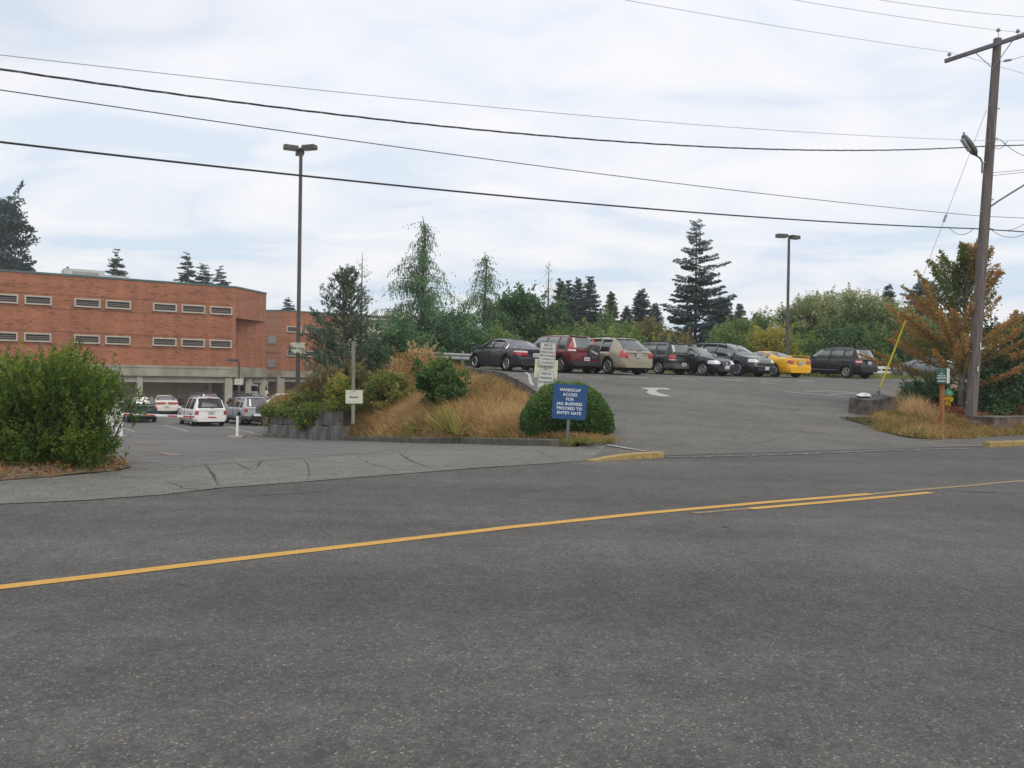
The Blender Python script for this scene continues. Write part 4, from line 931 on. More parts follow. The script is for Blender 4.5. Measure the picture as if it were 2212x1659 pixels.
    if extra: extra(c, root)
    return root
def text_mesh(txt, size, mat, parent=None, bold=0.0, align='CENTER', name='lettering', spacing=1.0, shear=0.0, linesp=1.0, xs=1.0, th=.003):
    cu = bpy.data.curves.new('t', 'FONT'); cu.body = txt; cu.size = size; cu.align_x = align; cu.align_y = 'CENTER'; cu.offset = bold * size; cu.extrude = th / 2; cu.space_character = spacing; cu.shear = shear; cu.space_line = linesp; cu.resolution_u = 3
    o = bpy.data.objects.new('t', cu); C.objects.link(o); bpy.context.view_layer.update()
    me = bpy.data.meshes.new_from_object(o.evaluated_get(bpy.context.evaluated_depsgraph_get())); bpy.data.objects.remove(o)
    me.name = name; me.materials.clear()
    if xs != 1.0:
        for v in me.vertices: v.co.x *= xs
    return link(name, me, mat, parent)

GU = 'cars parked in the row at the top of the driveway'; GL = 'cars parked in the lower lot'
def twin(c, root):                                # twin grille bars, emblem of the front-facing sedan
    x = c.xend(.62, False); MB().lathe([(.01, .0), (.055, .0), (.065, -.012)], 18, axis='y').build('emblem', m_chrome, root)
    e = root.children[-1] if False else [o for o in root.children if o.name.startswith('emblem')][-1]; e.rotation_euler = (0, 0, R_(-90)); e.location = (x + .07, 0, .62)
    g = MB(); g.tube([(x + .05, -.34, .70), (x + .05, -.26, .52), (x + .05, -.16, .30), (x + .05, .16, .30), (x + .05, .26, .52), (x + .05, .34, .70)], .018, 6); g.build('grille_surround', m_chrome, root)
make_car('parked_sedan', 'dark graphite sedan with five-spoke chrome wheels, leftmost car at the top of the bank', 'sedan', 'graphite', 1096, 37.6, th=32, rim=(5, 'double', m_chrome), handles=True, chrome_win=True, tail=(.72, .92, .42, .40), taillens=[(.84, .90, m_clear)], plate_z=.74, group=GU)
make_car('parked_suv', 'maroon SUV with a covered spare wheel on its back door', 'suv', 'maroon', 1199, 39.2, th=35, rim=(5, 'spoke'), tail=(.98, 1.58, .62, .34), taillens=[(1.38, 1.55, m_amber), (1.0, 1.06, m_clear)], spare=(-.42, .96, .36, m_plast, 'HONDA'), bumper=m_plast, plate_z=.66, glass=m_glassl, group=GU)
make_car('parked_crossover', 'champagne tailgate crossover between the maroon SUV and the dark wagon', 'cross', 'champagne', 1300, 39.6, th=34, rim=(7, 'spoke'), tail=(.78, 1.08, .64, .22), handles='chrome', plate_z=.88, glass=m_glass, exhaust=True, rack=True, group=GU)
make_car('parked_wagon', 'dark grey green wagon with a roof rack and grey bumper, seen from behind', 'wagon', 'darkgreen', 1406, 43.0, th=36, rim=(5, 'spoke'), tail=(.70, .98, .58, .24), taillens=[(.72, .76, m_clear)], bumper=m_gplast, rack='bars', plate_z=.52, group=GU, glass=m_glassl)
make_car('parked_sedan', 'black sedan facing the viewer with a round emblem on its grille', 'sedan', 'black', 1488, 42.5, rev=True, th=40, rim=(5, 'double'), headl=(.60, .77, .46, 4.05), grille=(.52, .70, .34, m_plast), plate_end='both', chrome_win=True, group=GU, extra=twin)
make_car('parked_suv', 'black SUV facing the viewer with a wide chrome grille', 'cross', 'black', 1566, 43.8, rev=True, th=38, rim=(5, 'spoke'), headl=(.74, .90, .52, 4.62), grille=(.70, .90, .48, m_chrome), plate_end='both', mirror=m_chrome, rack=True, clad=P_['black'], group=GU, handles='chrome')
def tri(c, root): pass
make_car('parked_coupe', 'bright yellow coupe with a rear wing', 'coupe', 'yellow', 1655, 45.0, th=30, rim=(5, 'spoke'), tail=(.74, .90, .50, .12), wing=1, plate_z=.76, group=GU, handles=True)
make_car('parked_suv', 'black boxy SUV with silver five-spoke wheels, right of the yellow coupe', 'suv', 'black', 1802, 48.0, th=31, rim=(5, 'spoke'), tail=(.82, 1.04, .62, .26), taillens=[(.90, .96, m_clear)], rack=True, clad=P_['black'], plate_z=.88, group=GU, glass=m_glassl)
make_car('parked_hatchback', 'grey hatchback half hidden behind the orange maple', 'hatch', 'greycar', 1995, 53.5, head=163, rim=(7, 'cover'), group=GU)

make_car('parked_suv', 'dark teal SUV seen from behind, beside the big bush', 'suv', 'navy', 300, 54.0, th=31, rim=(5, 'spoke'), tail=(.86, 1.14, .70, .16), taillens=[(1.02, 1.12, m_amber)], plate_z=.62, group=GL, exhaust=False)
make_car('parked_sedan', 'pearl white sedan with a wide red tail light band', 'sedan', 'cream', 356, 66.0, th=27, rim=(7, 'cover'), tail=(.80, .93, .10, .30), plate_z=.52, group=GL)
make_car('parked_suv', 'dark SUV behind the white minivan, near the garage', 'suv', 'wine', 424, 66.0, th=52, rim=(5, 'spoke'), rack='bars', group=GL)
make_car('parked_minivan', 'white minivan seen from behind past the barrier arm', 'minivan', 'white', 436, 51.0, th=33, rim=(5, 'spoke'), tail=(.70, .94, .74, .12), plate_z=.84, rack=True, group=GL, bumper=P_['white'], glass=m_glassd)
make_car('parked_suv', 'silver SUV with grey cladding and a spare wheel, behind the white post', 'suv', 'silver', 531, 53.2, th=38, rim=(5, 'spoke'), tail=(.80, 1.08, .70, .14), spare=(-.18, .92, .36, m_gplast, None), clad=m_gplast, bumper=m_gplast, rack='bars', plate_z=.62, group=GL)
make_car('parked_suv', 'white SUV pointing left beyond the stacked block wall', 'suv', 'white', 606, 67.0, head=205, rim=(5, 'spoke'), headl=(.7, .86, .5, 4.1), group=GL, glass=m_glassl, clad=P_['white'])
make_car('parked_sedan', 'dark wine sedan mostly hidden behind the ivy covered wall', 'sedan', 'wine', 629, 52.0, head=200, rim=(5, 'spoke'), group=GL)
make_car('parked_sedan', 'green sedan seen between the garage columns behind the silver SUV', 'sedan', 'green', 538, 80.0, th=60, rim=(5, 'spoke'), group=GL)
make_car('parked_van', 'white van inside the garage behind the columns', 'van', 'white', 528, 97.0, th=75, rim=(5, 'cover'), group=GL, cat='van')
make_car('parked_sedan', 'black sedan between the big bush and the dark teal SUV', 'sedan', 'black', 262, 60.0, th=33, rim=(5, 'spoke'), group=GL)
make_car('parked_sedan', 'white sedan glimpsed through the big bush', 'sedan', 'white', 175, 45.0, th=33, rim=(5, 'spoke'), group=GL)
make_car('parked_suv', 'white SUV glimpsed through the left side of the big bush', 'suv', 'white', 60, 44.0, th=33, rim=(5, 'spoke'), group=GL)
# ------------------------------------------------------------------ poles, wires, signs, gate
def woodmat(name, a, b_, sc_=(9, 9, 0.5)):
    m = bpy.data.materials.new(name); m.use_nodes = True; nt = m.node_tree; b = nt.nodes['Principled BSDF']; b.inputs['Roughness'].default_value = 0.88
    t = N(nt, 'ShaderNodeTexCoord'); mp = N(nt, 'ShaderNodeMapping'); mp.inputs['Scale'].default_value = sc_; Lk(nt, t, 'Object', mp, 0)
    n = N(nt, 'ShaderNodeTexNoise'); n.inputs['Scale'].default_value = 1.5; n.inputs['Detail'].default_value = 8; n.inputs['Roughness'].default_value = 0.7; Lk(nt, mp, 0, n, 0)
    r = N(nt, 'ShaderNodeValToRGB'); r.color_ramp.elements[0].color = (*a, 1); r.color_ramp.elements[1].color = (*b_, 1); r.color_ramp.elements[0].position = 0.32; r.color_ramp.elements[1].position = 0.68
    Lk(nt, n, 0, r, 0); Lk(nt, r, 0, b, 'Base Color')
    bp = N(nt, 'ShaderNodeBump'); bp.inputs['Strength'].default_value = 0.7; bp.inputs['Distance'].default_value = 0.01; Lk(nt, n, 0, bp, 'Height'); Lk(nt, bp, 0, b, 'Normal')
    return m
m_pole = woodmat('creosote_wood', (0.055, 0.045, 0.042), (0.215, 0.182, 0.168)); m_arm = woodmat('crossarm_wood', (0.12, 0.11, 0.12), (0.24, 0.22, 0.23), (3, 3, 3))
m_gpost = woodmat('weathered_post', (0.15, 0.15, 0.11), (0.27, 0.26, 0.19)); m_opost = woodmat('stained_post', (0.25, 0.085, 0.028), (0.42, 0.17, 0.06))
m_galv = M('galvanised', (0.30, 0.31, 0.32), 0.45, metal=0.5, var=0.15); m_wire = M('cable_black', (0.035, 0.037, 0.042), 0.6); m_wireg = M('wire_grey', (0.20, 0.21, 0.23), 0.5)
m_bronze = M('bronze_pole', (0.085, 0.075, 0.07), 0.5, metal=0.2, var=0.12); m_insul = M('porcelain', (0.40, 0.40, 0.42), 0.3); m_lampm = M('lamp_housing', (0.10, 0.11, 0.10), 0.5, var=0.15)
m_lens = M('lamp_glass', (0.45, 0.47, 0.47), 0.2); m_blue = M('sign_blue', (0.014, 0.068, 0.195), 0.4, var=0.06, scale=3); m_swhite = M('sign_white', (0.60, 0.61, 0.57), 0.45, var=0.05, scale=3); m_black = M('sign_black', (0.02, 0.02, 0.022), 0.5)
m_scream = M('sign_cream', (0.62, 0.60, 0.44), 0.5, var=0.05, scale=3); m_sgreen = M('sign_green', (0.02, 0.13, 0.09), 0.4, var=0.08); m_letw = M('sign_lettering_white', (0.74, 0.76, 0.76), 0.5); m_yguard = M('guard_yellow', (0.60, 0.50, 0.03), 0.45, var=0.12, scale=4)
m_ltblue = M('pale_print', (0.42, 0.46, 0.55), 0.6); m_logob = M('print_blue', (0.03, 0.03, 0.30), 0.6); m_orange = M('emblem_orange', (0.45, 0.20, 0.05), 0.5); m_redp = M('red_paint', (0.42, 0.03, 0.03), 0.5); m_bag = M('plastic_bag', (0.62, 0.65, 0.68), 0.35, scale=9, bump=0.5)
m_hydy = M('hydrant_yellow', (0.60, 0.40, 0.015), 0.45, var=0.15); m_hydg = M('hydrant_green', (0.10, 0.36, 0.24), 0.45, var=0.12)

pb = at(2096, 913, Vh); PD = pb[1]; ptop = pt(2155, 84, PD)
pole = empty('utility_pole', pb, 0, 'tall weathered wooden utility pole with a crossarm and a street lamp head', 'pole')
def loc(p): return (p[0] - pb[0], p[1] - pb[1], p[2] - pb[2])
def onp(py):                                      # centre of the pole at a picture height
    b0 = Vector((pb[0], pb[1], pb[2])); q = (913 - py) / (913 - 84.0); return b0 + (ptop - b0) * q
mb = MB(); ps = [loc(onp(y)) for y in (925, 905, 700, 500, 300, 180, 84)]; mb.tube(ps, [.195, .182, .17, .158, .142, .134, .122], 20); mb.build('shaft', m_pole, pole, smooth=True)
adir = Vector((math.sin(TH), -math.cos(TH), 0)); ldir = Vector((-math.cos(TH), -math.sin(TH), 0)); ldir = Vector((-.857, -.515, 0)).normalized(); adir = Vector((.515, -.857, 0)).normalized()
ac = onp(100) + ldir * 0.19
xr = Matrix((adir, ldir, Vector((0, 0, 1)))).transposed()
mb = MB(); mb.box(loc(ac + adir * 0.1), (3.5, .10, .125), xr); mb.build('crossarm', m_arm, pole, bevel=.008)
mb = MB()
for s_ in (-1, 1): mb.tube([loc(ac + adir * (.62 * s_) - Vector((0, 0, .03))), loc(onp(150) + ldir * .15)], .014, 5)
mb.build('arm_brace', m_galv, pole)
def insul(p, up_=0.0):
    i_ = MB(); q = loc(p); i_.tube([q, (q[0], q[1], q[2] + .10 + up_)], .012, 6); i_.build('pin', m_galv, pole)
    z = .08 + up_; o = MB().lathe([(.02, z), (.06, z + .01), (.07, z + .035), (.04, z + .05), (.055, z + .07), (.03, z + .11), (.012, z + .12)], 12, c=q).build('insulator', m_insul, pole, smooth=True)
aL = ac - adir * 1.50 + Vector((0, 0, .06)); aR = ac + adir * 1.65 + Vector((0, 0, .06)); tp = onp(84) + Vector((.02, 0, -.02))
insul(aL); insul(aR); insul(tp, .18); insul(ac + adir * .75 + Vector((0, 0, .06)))
mb = MB()                                         # strain insulator and line going right
q0 = onp(135); q1 = pt(2190, 128, PD - .5); q2 = pt(2240, 112, PD - 1.2)
mb.tube([loc(q0), loc(q1), loc(q2)], .008, 5); mb.build('stay_wire', m_wire, pole)
for u, s_ in ((.55, .06), (.66, .07), (.78, .06)): MB().lathe([(.01, -.03), (s_, -.02), (s_, .02), (.01, .03)], 10, c=loc(q0.lerp(q1, u))).build('strain_insulator', m_insul, pole)
mb = MB(); mb.tube([loc(pt(2134, 450, PD)), loc(pt(2160, 432, PD - .4)), loc(pt(2260, 370, PD - 1.6))], .028, 8); mb.build('bracket_arm', m_galv, pole)
mb = MB()                                         # bolts, steps and small plates on the shaft
for k_, py in enumerate([236, 228, 300, 352, 432, 458, 540, 620, 700, 760, 820, 870]):
    mb.box(loc(onp(py) + Vector(((-1) ** k_ * (.15 + .00006 * py), -.06, 0))), (.05, .05, .03))
mb.build('bolts', m_galv, pole)
mb = MB(); mb.box(loc(pt(2112, 797, PD - .2)), (.035, .02, .16)); mb.box(loc(pt(2118, 748, PD - .19)), (.035, .02, .22)); mb.build('number_tag', m_swhite, pole)
# lamp head on its short arm
mb = MB(); mb.tube([loc(pt(2121, 374, PD - .1)), loc(pt(2122, 352, PD - .2)), loc(pt(2118, 342, PD - .25)), loc(pt(2109, 336, PD - .3))], .03, 8); mb.build('lamp_arm', m_galv, pole)
ha, hb = pt(2110, 337, PD - .3), pt(2080, 292, PD - .42); hd = (hb - ha); hl = hd.length; hd.normalize(); hside = hd.cross(Vector((0, -1, 0))).normalized(); hn = hd.cross(hside)
mb = MB(); prof_ = [(0, .03), (.06, .06), (.14, .12), (.3, .15), (.5, .15), (.72, .14), (.92, .11), (1.0, .05)]; vs = []
for (u, r_) in prof_:
    for k in range(10): a_ = 2 * math.pi * k / 10; vs.append(loc(ha + hd * hl * u + hside * math.cos(a_) * r_ * .75 + hn * math.sin(a_) * r_))
mb.add(vs, [(10 * i + j, 10 * i + (j + 1) % 10, 10 * i + 10 + (j + 1) % 10, 10 * i + 10 + j) for i in range(7) for j in range(10)] + [tuple(range(10)), tuple(70 + k for k in range(10))])
lh = mb.build('lamp_head', m_lampm, pole, smooth=True)
mb = MB(); mm_ = Matrix((hd, hn, hside)).transposed(); cc = ha + hd * hl * .62; side_ = hside if hside.x < 0 else -hside
mb.box(loc(cc + side_ * .10), (hl * .58, .17, .06), mm_); mb.build('lens', m_lens, lh, bevel=.015)
MB().lathe([(.035, 0), (.035, .07), (.01, .08)], 10, c=loc(hb + Vector((.03, 0, .02)))).build('photocell', m_galv, lh)
# cables
def cable(name, attach, pxs, r, mat, label, twist=False, right=None, ends=44.0):
    A = Vector(attach); T = []; Z = []
    for (px, py) in pxs:
        rr_ = ray(px, py); det = -ldir.x * rr_.y + ldir.y * rr_.x
        s = (A.x * rr_.y - A.y * rr_.x) / det; y = A.y + ldir.y * s; T.append(s); Z.append(CAM_H + rr_.z * y / rr_.y)
    T.append(0.0); Z.append(A.z); co = np.polyfit(T, Z, 2)
    ss = np.linspace(0, ends, 90); P = [A + ldir * float(s) + Vector((0, 0, float(np.polyval(co, s)) - A.z if s > 0 else 0)) for s in ss]
    if right is not None:
        rr_ = ray(*right); B_ = A - ldir * 6.0; det = rr_.y; B_ = A + Vector((3.4, -0.6, 0)); z = CAM_H + rr_.z * B_.y / rr_.y
        P = [Vector((B_.x * 1.0, B_.y, z)) + (Vector((B_.x, B_.y, z)) - A) * 2.0, Vector((B_.x, B_.y, z))] + P
    mb = MB()
    if twist:
        L_ = 0; last = P[0]; Q = []
        dense = []
        for i in range(len(P) - 1):
            for k in range(10): dense.append(P[i].lerp(P[i + 1], k / 10))
        for ph in (0, 2.1, 4.2):
            q = []; L_ = 0
            for i, p in enumerate(dense):
                if i: L_ += (p - dense[i - 1]).length
                a_ = L_ * 2 * math.pi / 2.3 + ph + .8 * math.sin(L_ * .37); q.append(p + (adir * math.cos(a_) + Vector((0, 0, 1)) * math.sin(a_)) * .012)
            mb.tube(q, r, 5)
    else: mb.tube(P, r, 6)
    return tag(mb.build(name, mat, smooth=True), label, 'cable', 'overhead lines between the utility poles')
A = lambda py, dx=-.16: onp(py) + ldir * .0 + adir * dx
cable('power_cable', onp(493) - adir * .16, [(0, 306), (1106, 426.5), (1656, 469)], .019, m_wire, 'thick black cable, lowest of the overhead lines', right=(2212, 508))
cable('power_cable', onp(465) - adir * .16, [(0, 194), (1106, 351), (1656, 419)], .009, m_wire, 'thin dark line just above the lowest thick cable', right=(2212, 476))
cable('power_cable', onp(313.5) - adir * .16, [(0, 148.5), (1106, 289), (1656, 320.5)], .0085, m_wire, 'twisted black cable meeting the pole behind the lamp head', twist=True, right=(2212, 305))
cable('power_cable', onp(307) + adir * .16, [(0, 118), (1106, 237), (1656, 279)], .0055, m_wireg, 'thin grey line just above the twisted cable', right=(2212, 295))
cable('power_cable', aL + Vector((0, 0, .2)), [(1351, 0), (1731, 65)], .0055, m_wireg, 'thin line ending at the left insulator of the crossarm', right=(2190, 180))
cable('power_cable', tp + Vector((0, 0, .3)), [(1716, 0), (1936, 35)], .0055, m_wireg, 'thin line ending at the insulator on the pole top', right=(2212, 85))
cable('power_cable', aR + Vector((0, 0, .2)), [(1901, 0), (1700, -34)], .0055, m_wireg, 'uppermost thin line at the top right corner')
mb = MB(); mb.tube([onp(375) + adir * .1, pt(2212, 367, PD - .8), pt(2300, 357, PD - 1.6)], .008, 5); tag(mb.build('power_cable', m_wire, smooth=True), 'upper of two service wires leaving the pole to the right', 'cable', 'overhead lines between the utility poles')
mb = MB(); mb.tube([onp(381) + adir * .1, pt(2212, 372, PD - .8), pt(2300, 362, PD - 1.6)], .008, 5); tag(mb.build('power_cable', m_wire, smooth=True), 'lower of two service wires leaving the pole to the right', 'cable', 'overhead lines between the utility poles')
mb = MB()                                         # drip loops at the cable clamps
for a_, b_, sag in [((2048, 490), (2105, 492), 16), ((2138, 494), (2212, 506), 12), ((2136, 492), (2212, 484), 10), ((2140, 310), (2176, 305), 14), ((2148, 306), (2170, 312), -8), ((2165, 305), (2225, 340), 6)]:
    MB().tube([loc(pt(a_[0] + (b_[0] - a_[0]) * u, a_[1] + (b_[1] - a_[1]) * u + sag * 4 * u * (1 - u), PD - .12)) for u in np.linspace(0, 1, 12)], .009, 5).build('cable_loop', m_wire, pole, smooth=True)

# concrete anchor block and guy wire
nc = at(1873, 899, G); ud = Vector((math.cos(TH), math.sin(TH), 0)); vd = Vector((-math.sin(TH), math.cos(TH), 0))
m_ablock = M('old_block_concrete', (0.035, 0.032, 0.028), 0.92, scale=2.6, col2=(0.21, 0.185, 0.155), bump=0.8, thr=(0.35, 0.75))
bl_c = Vector(nc) + ud * .80 + vd * .37
ud_t = (Vector((ud.x, ud.y, 0.085))).normalized(); vd_t = Vector((vd.x, vd.y, .11)); vd_t = (vd_t - ud_t * vd_t.dot(ud_t)).normalized()
ab = MB().box((0, 0, .24), (1.62, .74, .72)).build('concrete_block', m_ablock, None, bevel=.03); ab.location = (bl_c.x, bl_c.y, nc[2] - .04); ab.matrix_world = Matrix.Translation((bl_c.x, bl_c.y, nc[2] + .06)) @ Matrix((ud_t, vd_t, ud_t.cross(vd_t))).transposed().to_4x4()
tag(ab, 'big stained concrete block on the driveway edge with the guy wire rising from it', 'concrete block')
bz = nc[2] + .06 + .60
anc = Vector((bl_c.x, bl_c.y, bz)) + ud * .28 - Vector((0, 0, .0)); gtop = onp(236) - adir * .1 + Vector((-.1, 0, 0))
gw = empty('guy_wire', anc, 0, 'guy wire with a yellow guard running from the pole to the concrete block', 'guy wire')
gl_ = lambda u: tuple((gtop - anc) * u)
MB().tube([gl_(0), gl_(1)], .007, 5).build('wire', m_wireg, gw)
MB().tube([gl_(.035), gl_(.28)], .034, 8).build('guard', m_yguard, gw, smooth=True)
MB().tube([gl_(-.004), gl_(.03)], .022, 6).build('anchor_rod', m_galv, gw)
MB().tube([gl_(.625), gl_(.65)], .045, 8).build('insulator', m_insul, gw)
MB().tube([gl_(.012), gl_(.02)], .05, 6).build('clamp', m_bronze, gw)
g2_ = MB(); a2 = Vector((bl_c.x + 2.2, bl_c.y + .6, nc[2])); g2_.tube([onp(500) - adir * .15, a2], .006, 5); tag(g2_.build('guy_wire', m_wireg), 'second thin guy wire close to the left side of the pole', 'guy wire')
rd = random.Random(4); mb = MB(); vs = []; n = 14
for k in range(5):
    for j in range(n): a_ = 6.283 * j / n; rr_ = (.22, .2, .15, .08, .01)[k] * rd.uniform(.75, 1.25); vs.append((rr_ * 1.25 * math.cos(a_), rr_ * .8 * math.sin(a_), (.0, .04, .08, .11, .12)[k] + rd.uniform(-.01, .015)))
mb.add(vs, [(n * i + j, n * i + (j + 1) % n, n * i + n + (j + 1) % n, n * i + n + j) for i in range(4) for j in range(n)] + [tuple(range(n))])
bag = mb.build('plastic_bag', m_bag); p_ = Vector((bl_c.x, bl_c.y, bz + .005)) - ud * .48; bag.location = p_; bag.rotation_euler = (0, 0, .4); tag(bag, 'crumpled pale plastic bag lying on the concrete block', 'bag')

# low wall at the right
wc = at(2146, 937, G); m_lowwall = M('low_wall_concrete', (0.06, 0.035, 0.026), 0.92, scale=3.5, col2=(0.20, 0.15, 0.12), bump=0.6)
lw_ = MB().box((4.0, 0.36, .20), (8.0, .72, .62)).build('low_wall', m_lowwall, None, bevel=.03); lw_.location = wc; lw_.rotation_euler = (0, 0, TH); tag(lw_, 'low stained concrete wall at the right edge beside the pole', 'wall')
MB().box((4.0, .36, .517), (8.04, .76, .03)).build('cap', M('wall_cap', (0.16, 0.15, 0.13), 0.9, var=.3, scale=4), lw_)
lw2 = MB().box((0, 0.5, .12), (.5, 1.4, .5)).build('low_wall', m_lowwall, None, bevel=.03); lw2.location = (wc[0] - .45, wc[1] + .3, wc[2]); lw2.rotation_euler = (0, 0, TH + .2); tag(lw2, 'short low wall stub between the pole base and the longer low wall', 'wall')

# generic sign helper
def board(name, wd, ht, mat, parent, y=0.0, th=.012, r=.03, z=0, x=0, border=None):
    mb = MB(); pts = []
    for (cx_, cz_, a0) in ((wd / 2 - r, ht / 2 - r, 0), (-wd / 2 + r, ht / 2 - r, 90), (-wd / 2 + r, -ht / 2 + r, 180), (wd / 2 - r, -ht / 2 + r, 270)):
        for k in range(5): a_ = R_(a0 + k * 22.5); pts.append((cx_ + r * math.cos(a_), cz_ + r * math.sin(a_)))
    n = len(pts); vs = [(p[0], y - th / 2, p[1]) for p in pts] + [(p[0], y + th / 2, p[1]) for p in pts]
    mb.add(vs, [tuple(range(n)), tuple(range(2 * n - 1, n - 1, -1))] + [(i, n + i, n + (i + 1) % n, (i + 1) % n) for i in range(n)])
    o = mb.build(name, mat, parent); o.location = (x, 0, z)
    if border:
        t, ins = border; mb = MB(); a_ = [(p[0] * (wd - 2 * ins) / wd, p[1] * (ht - 2 * ins) / ht) for p in pts]; b_ = [(p[0] * (wd - 2 * ins - 2 * t) / wd, p[1] * (ht - 2 * ins - 2 * t) / ht) for p in pts]
        vs = [(p[0], y - th / 2 - .0015, p[1]) for p in a_] + [(p[0], y - th / 2 - .0015, p[1]) for p in b_]
        mb.add(vs, [(i, (i + 1) % n, n + (i + 1) % n, n + i) for i in range(n)]); mb.build('border', m_black, o)
    return o
def words(parent, lines, size, z0, dz, mat, y, bold=.02, xs=1.0, spacing=1.0, shear=0.0, x=0.0):
    for k, l in enumerate(lines):
        t = text_mesh(l, size, mat, parent, bold=bold, spacing=spacing, xs=xs, shear=shear); t.rotation_euler = (R_(90), 0, 0); t.location = (x, y - .003, z0 - k * dz)
# blue sign
sb_ = at(1225, 945, Mh); SD = 20.3; bsx = pt(1225, 940, SD)
bs = empty('sign', (bsx.x, SD, min(bsx.z, float(Mh(bsx.x, SD)))), 0, 'blue sign with white capitals about jail business in front of the round hedge', 'sign'); bs.rotation_euler = (0, R_(2.7), R_(-4))
cz = (pt(1229, 868, SD) - Vector(bs.location)).length
MB().b2((-.038, .012, -.25), (.038, .05, cz + .50)).build('post', M('dull_post', (0.13, 0.14, 0.14), 0.6, var=.2), bs)
bo = board('board', .83, .85, m_blue, bs, z=cz, r=.05)
words(bo, ['HANDICAP', 'ACCESS', 'FOR', 'JAIL BUSINESS', 'PROCEED TO', 'ENTRY GATE'], .098, .285, .112, m_letw, -.006, bold=.018, spacing=1.03)
bb_ = MB()
for z in (-.36, .36): bb_.lathe([(.001, -.012), (.012, -.01), (.012, 0)], 8, c=(0, 0, 0), axis='y')
# white parking signs behind the hedge
ED = 22.4; e0_ = pt(1172, 870, ED)
es = empty('sign', (e0_.x, ED, float(Mh(e0_.x, ED))), 0, 'two white signs with black capitals on one post behind the hedge', 'sign'); es.rotation_euler = (0, R_(3.2), R_(9))
z1_ = pt(1173, 764.5, ED).z - es.location.z; z2_ = pt(1171, 823, ED).z - es.location.z
MB().b2((-.03, .012, -.2), (.03, .05, z1_ + .3)).build('post', m_galv, es)
o1 = board('board', .435, .63, m_swhite, es, z=z1_, r=.035, border=(.009, .014)); words(o1, ['EMPLOYEE', 'REGISTERED', 'VEHICLES ONLY', 'VISITOR PARKING', 'IN FRONT OF', 'COURTHOUSE'], .082, .235, .094, m_black, -.006, bold=.006, xs=.62)
o2 = board('board', .435, .66, m_swhite, es, z=z2_ - .04, r=.035, border=(.009, .014)); words(o2, ['VISITOR', 'PARKING', 'IN FRONT', 'OF'], .092, .235, .112, m_black, -.006, bold=.010, xs=.85)
o3 = board('backing_board', .63, .50, m_scream, es, z=pt(1168, 796, ED).z - es.location.z, y=.07, r=.008)
# cream business signs
def cream(parent, wd, ht, z, y=-.06, x=0):
    b_ = board('board', wd, ht, m_scream, parent, z=z, x=x, y=y, r=.004, border=(.004, .006)); yy = y - .006
    words(b_, ['Bethel'], .105 * wd / .56, -.01, 0, m_logob, yy, bold=.02, shear=.35, x=-.02 * wd / .56)
    for k, (a_, c_, z_) in enumerate([(-.20, .20, .150), (-.22, .22, .127), (-.24, .24, .104), (-.18, .18, .081), (.04, .20, -.095), (-.24, .24, -.14), (-.24, .05, -.165)]):
        rd = random.Random(k); q = a_; mb = MB()
        while q < c_: w_ = rd.uniform(.015, .05); mb.b2(((q) * wd / .56, yy - .002, z_ * ht / .44), (min(q + w_, c_) * wd / .56, yy - .0005, (z_ + .009) * ht / .44)); q += w_ + .01
        mb.build('small_print', m_ltblue, b_)
    MB().b2((-.06 * wd / .56, yy - .002, .175 * ht / .44), (.06 * wd / .56, yy - .0005, .19 * ht / .44)).build('print_bar', m_black, b_)
    MB().lathe([(.001, -.002), (.026, -.002), (.026, 0)], 14, c=(.15, yy, -.015), axis='y').build('seal', m_ltblue, b_)
    return b_
mp0 = pt(763, 900, 27.0); ms_ = empty('sign', (mp0.x, 27.0, float(Mh(mp0.x, 27.0)) - .1), 0, 'small cream business sign on a weathered wooden post in the dry grass', 'sign'); ms_.rotation_euler = (0, R_(-.6), 0)
MB().box((0, 0, (pt(761, 738, 27).z - ms_.location.z) / 2), (.105, .09, pt(761, 738, 27).z - ms_.location.z)).build('post', m_gpost, ms_, bevel=.008)
cream(ms_, .56, .44, pt(765, 857, 27).z - ms_.location.z, y=-.055, x=.04)
# small green sign on an orange-brown post
gp0 = at(2034, 921, Vh); gs = empty('sign', (gp0[0], gp0[1], gp0[2] - .05), 0, 'small green and white visitor parking sign on a brown post by the hydrant', 'sign'); gs.rotation_euler = (0, R_(-.2), R_(-45)); GD = gp0[1]
gz = pt(2036, 812, GD).z - gs.location.z
MB().box((0, 0, gz / 2 + .05), (.115, .115, gz + .1)).build('post', m_opost, gs, bevel=.006)
gx = MB().box((.04, -.05, gz), (.30, .26, .46)).build('box', m_swhite, gs, bevel=.008)
g3_ = board('board', .295, .455, m_sgreen, gs, z=gz, x=.04 - .0, y=-.188, r=.02)
MB().lathe([(.001, -.004), (.02, -.004), (.024, 0)], 12, c=(0, -.193, .165), axis='y').build('emblem', m_orange, g3_)
words(g3_, ['USE'], .05, .075, 0, m_letw, -.194, bold=.02); words(g3_, ['VISITOR'], .066, .0, 0, m_letw, -.194, bold=.03, xs=.95); words(g3_, ['PARKING'], .066, -.075, 0, m_letw, -.194, bold=.03, xs=.95)
MB().add([(-.115, -.198, -.165), (-.07, -.198, -.135), (-.07, -.198, -.15), (.115, -.198, -.15), (.115, -.198, -.18), (-.07, -.198, -.18), (-.07, -.198, -.195)], [(0, 1, 2, 5, 6), (2, 3, 4, 5)]).build('arrow', m_letw, g3_)
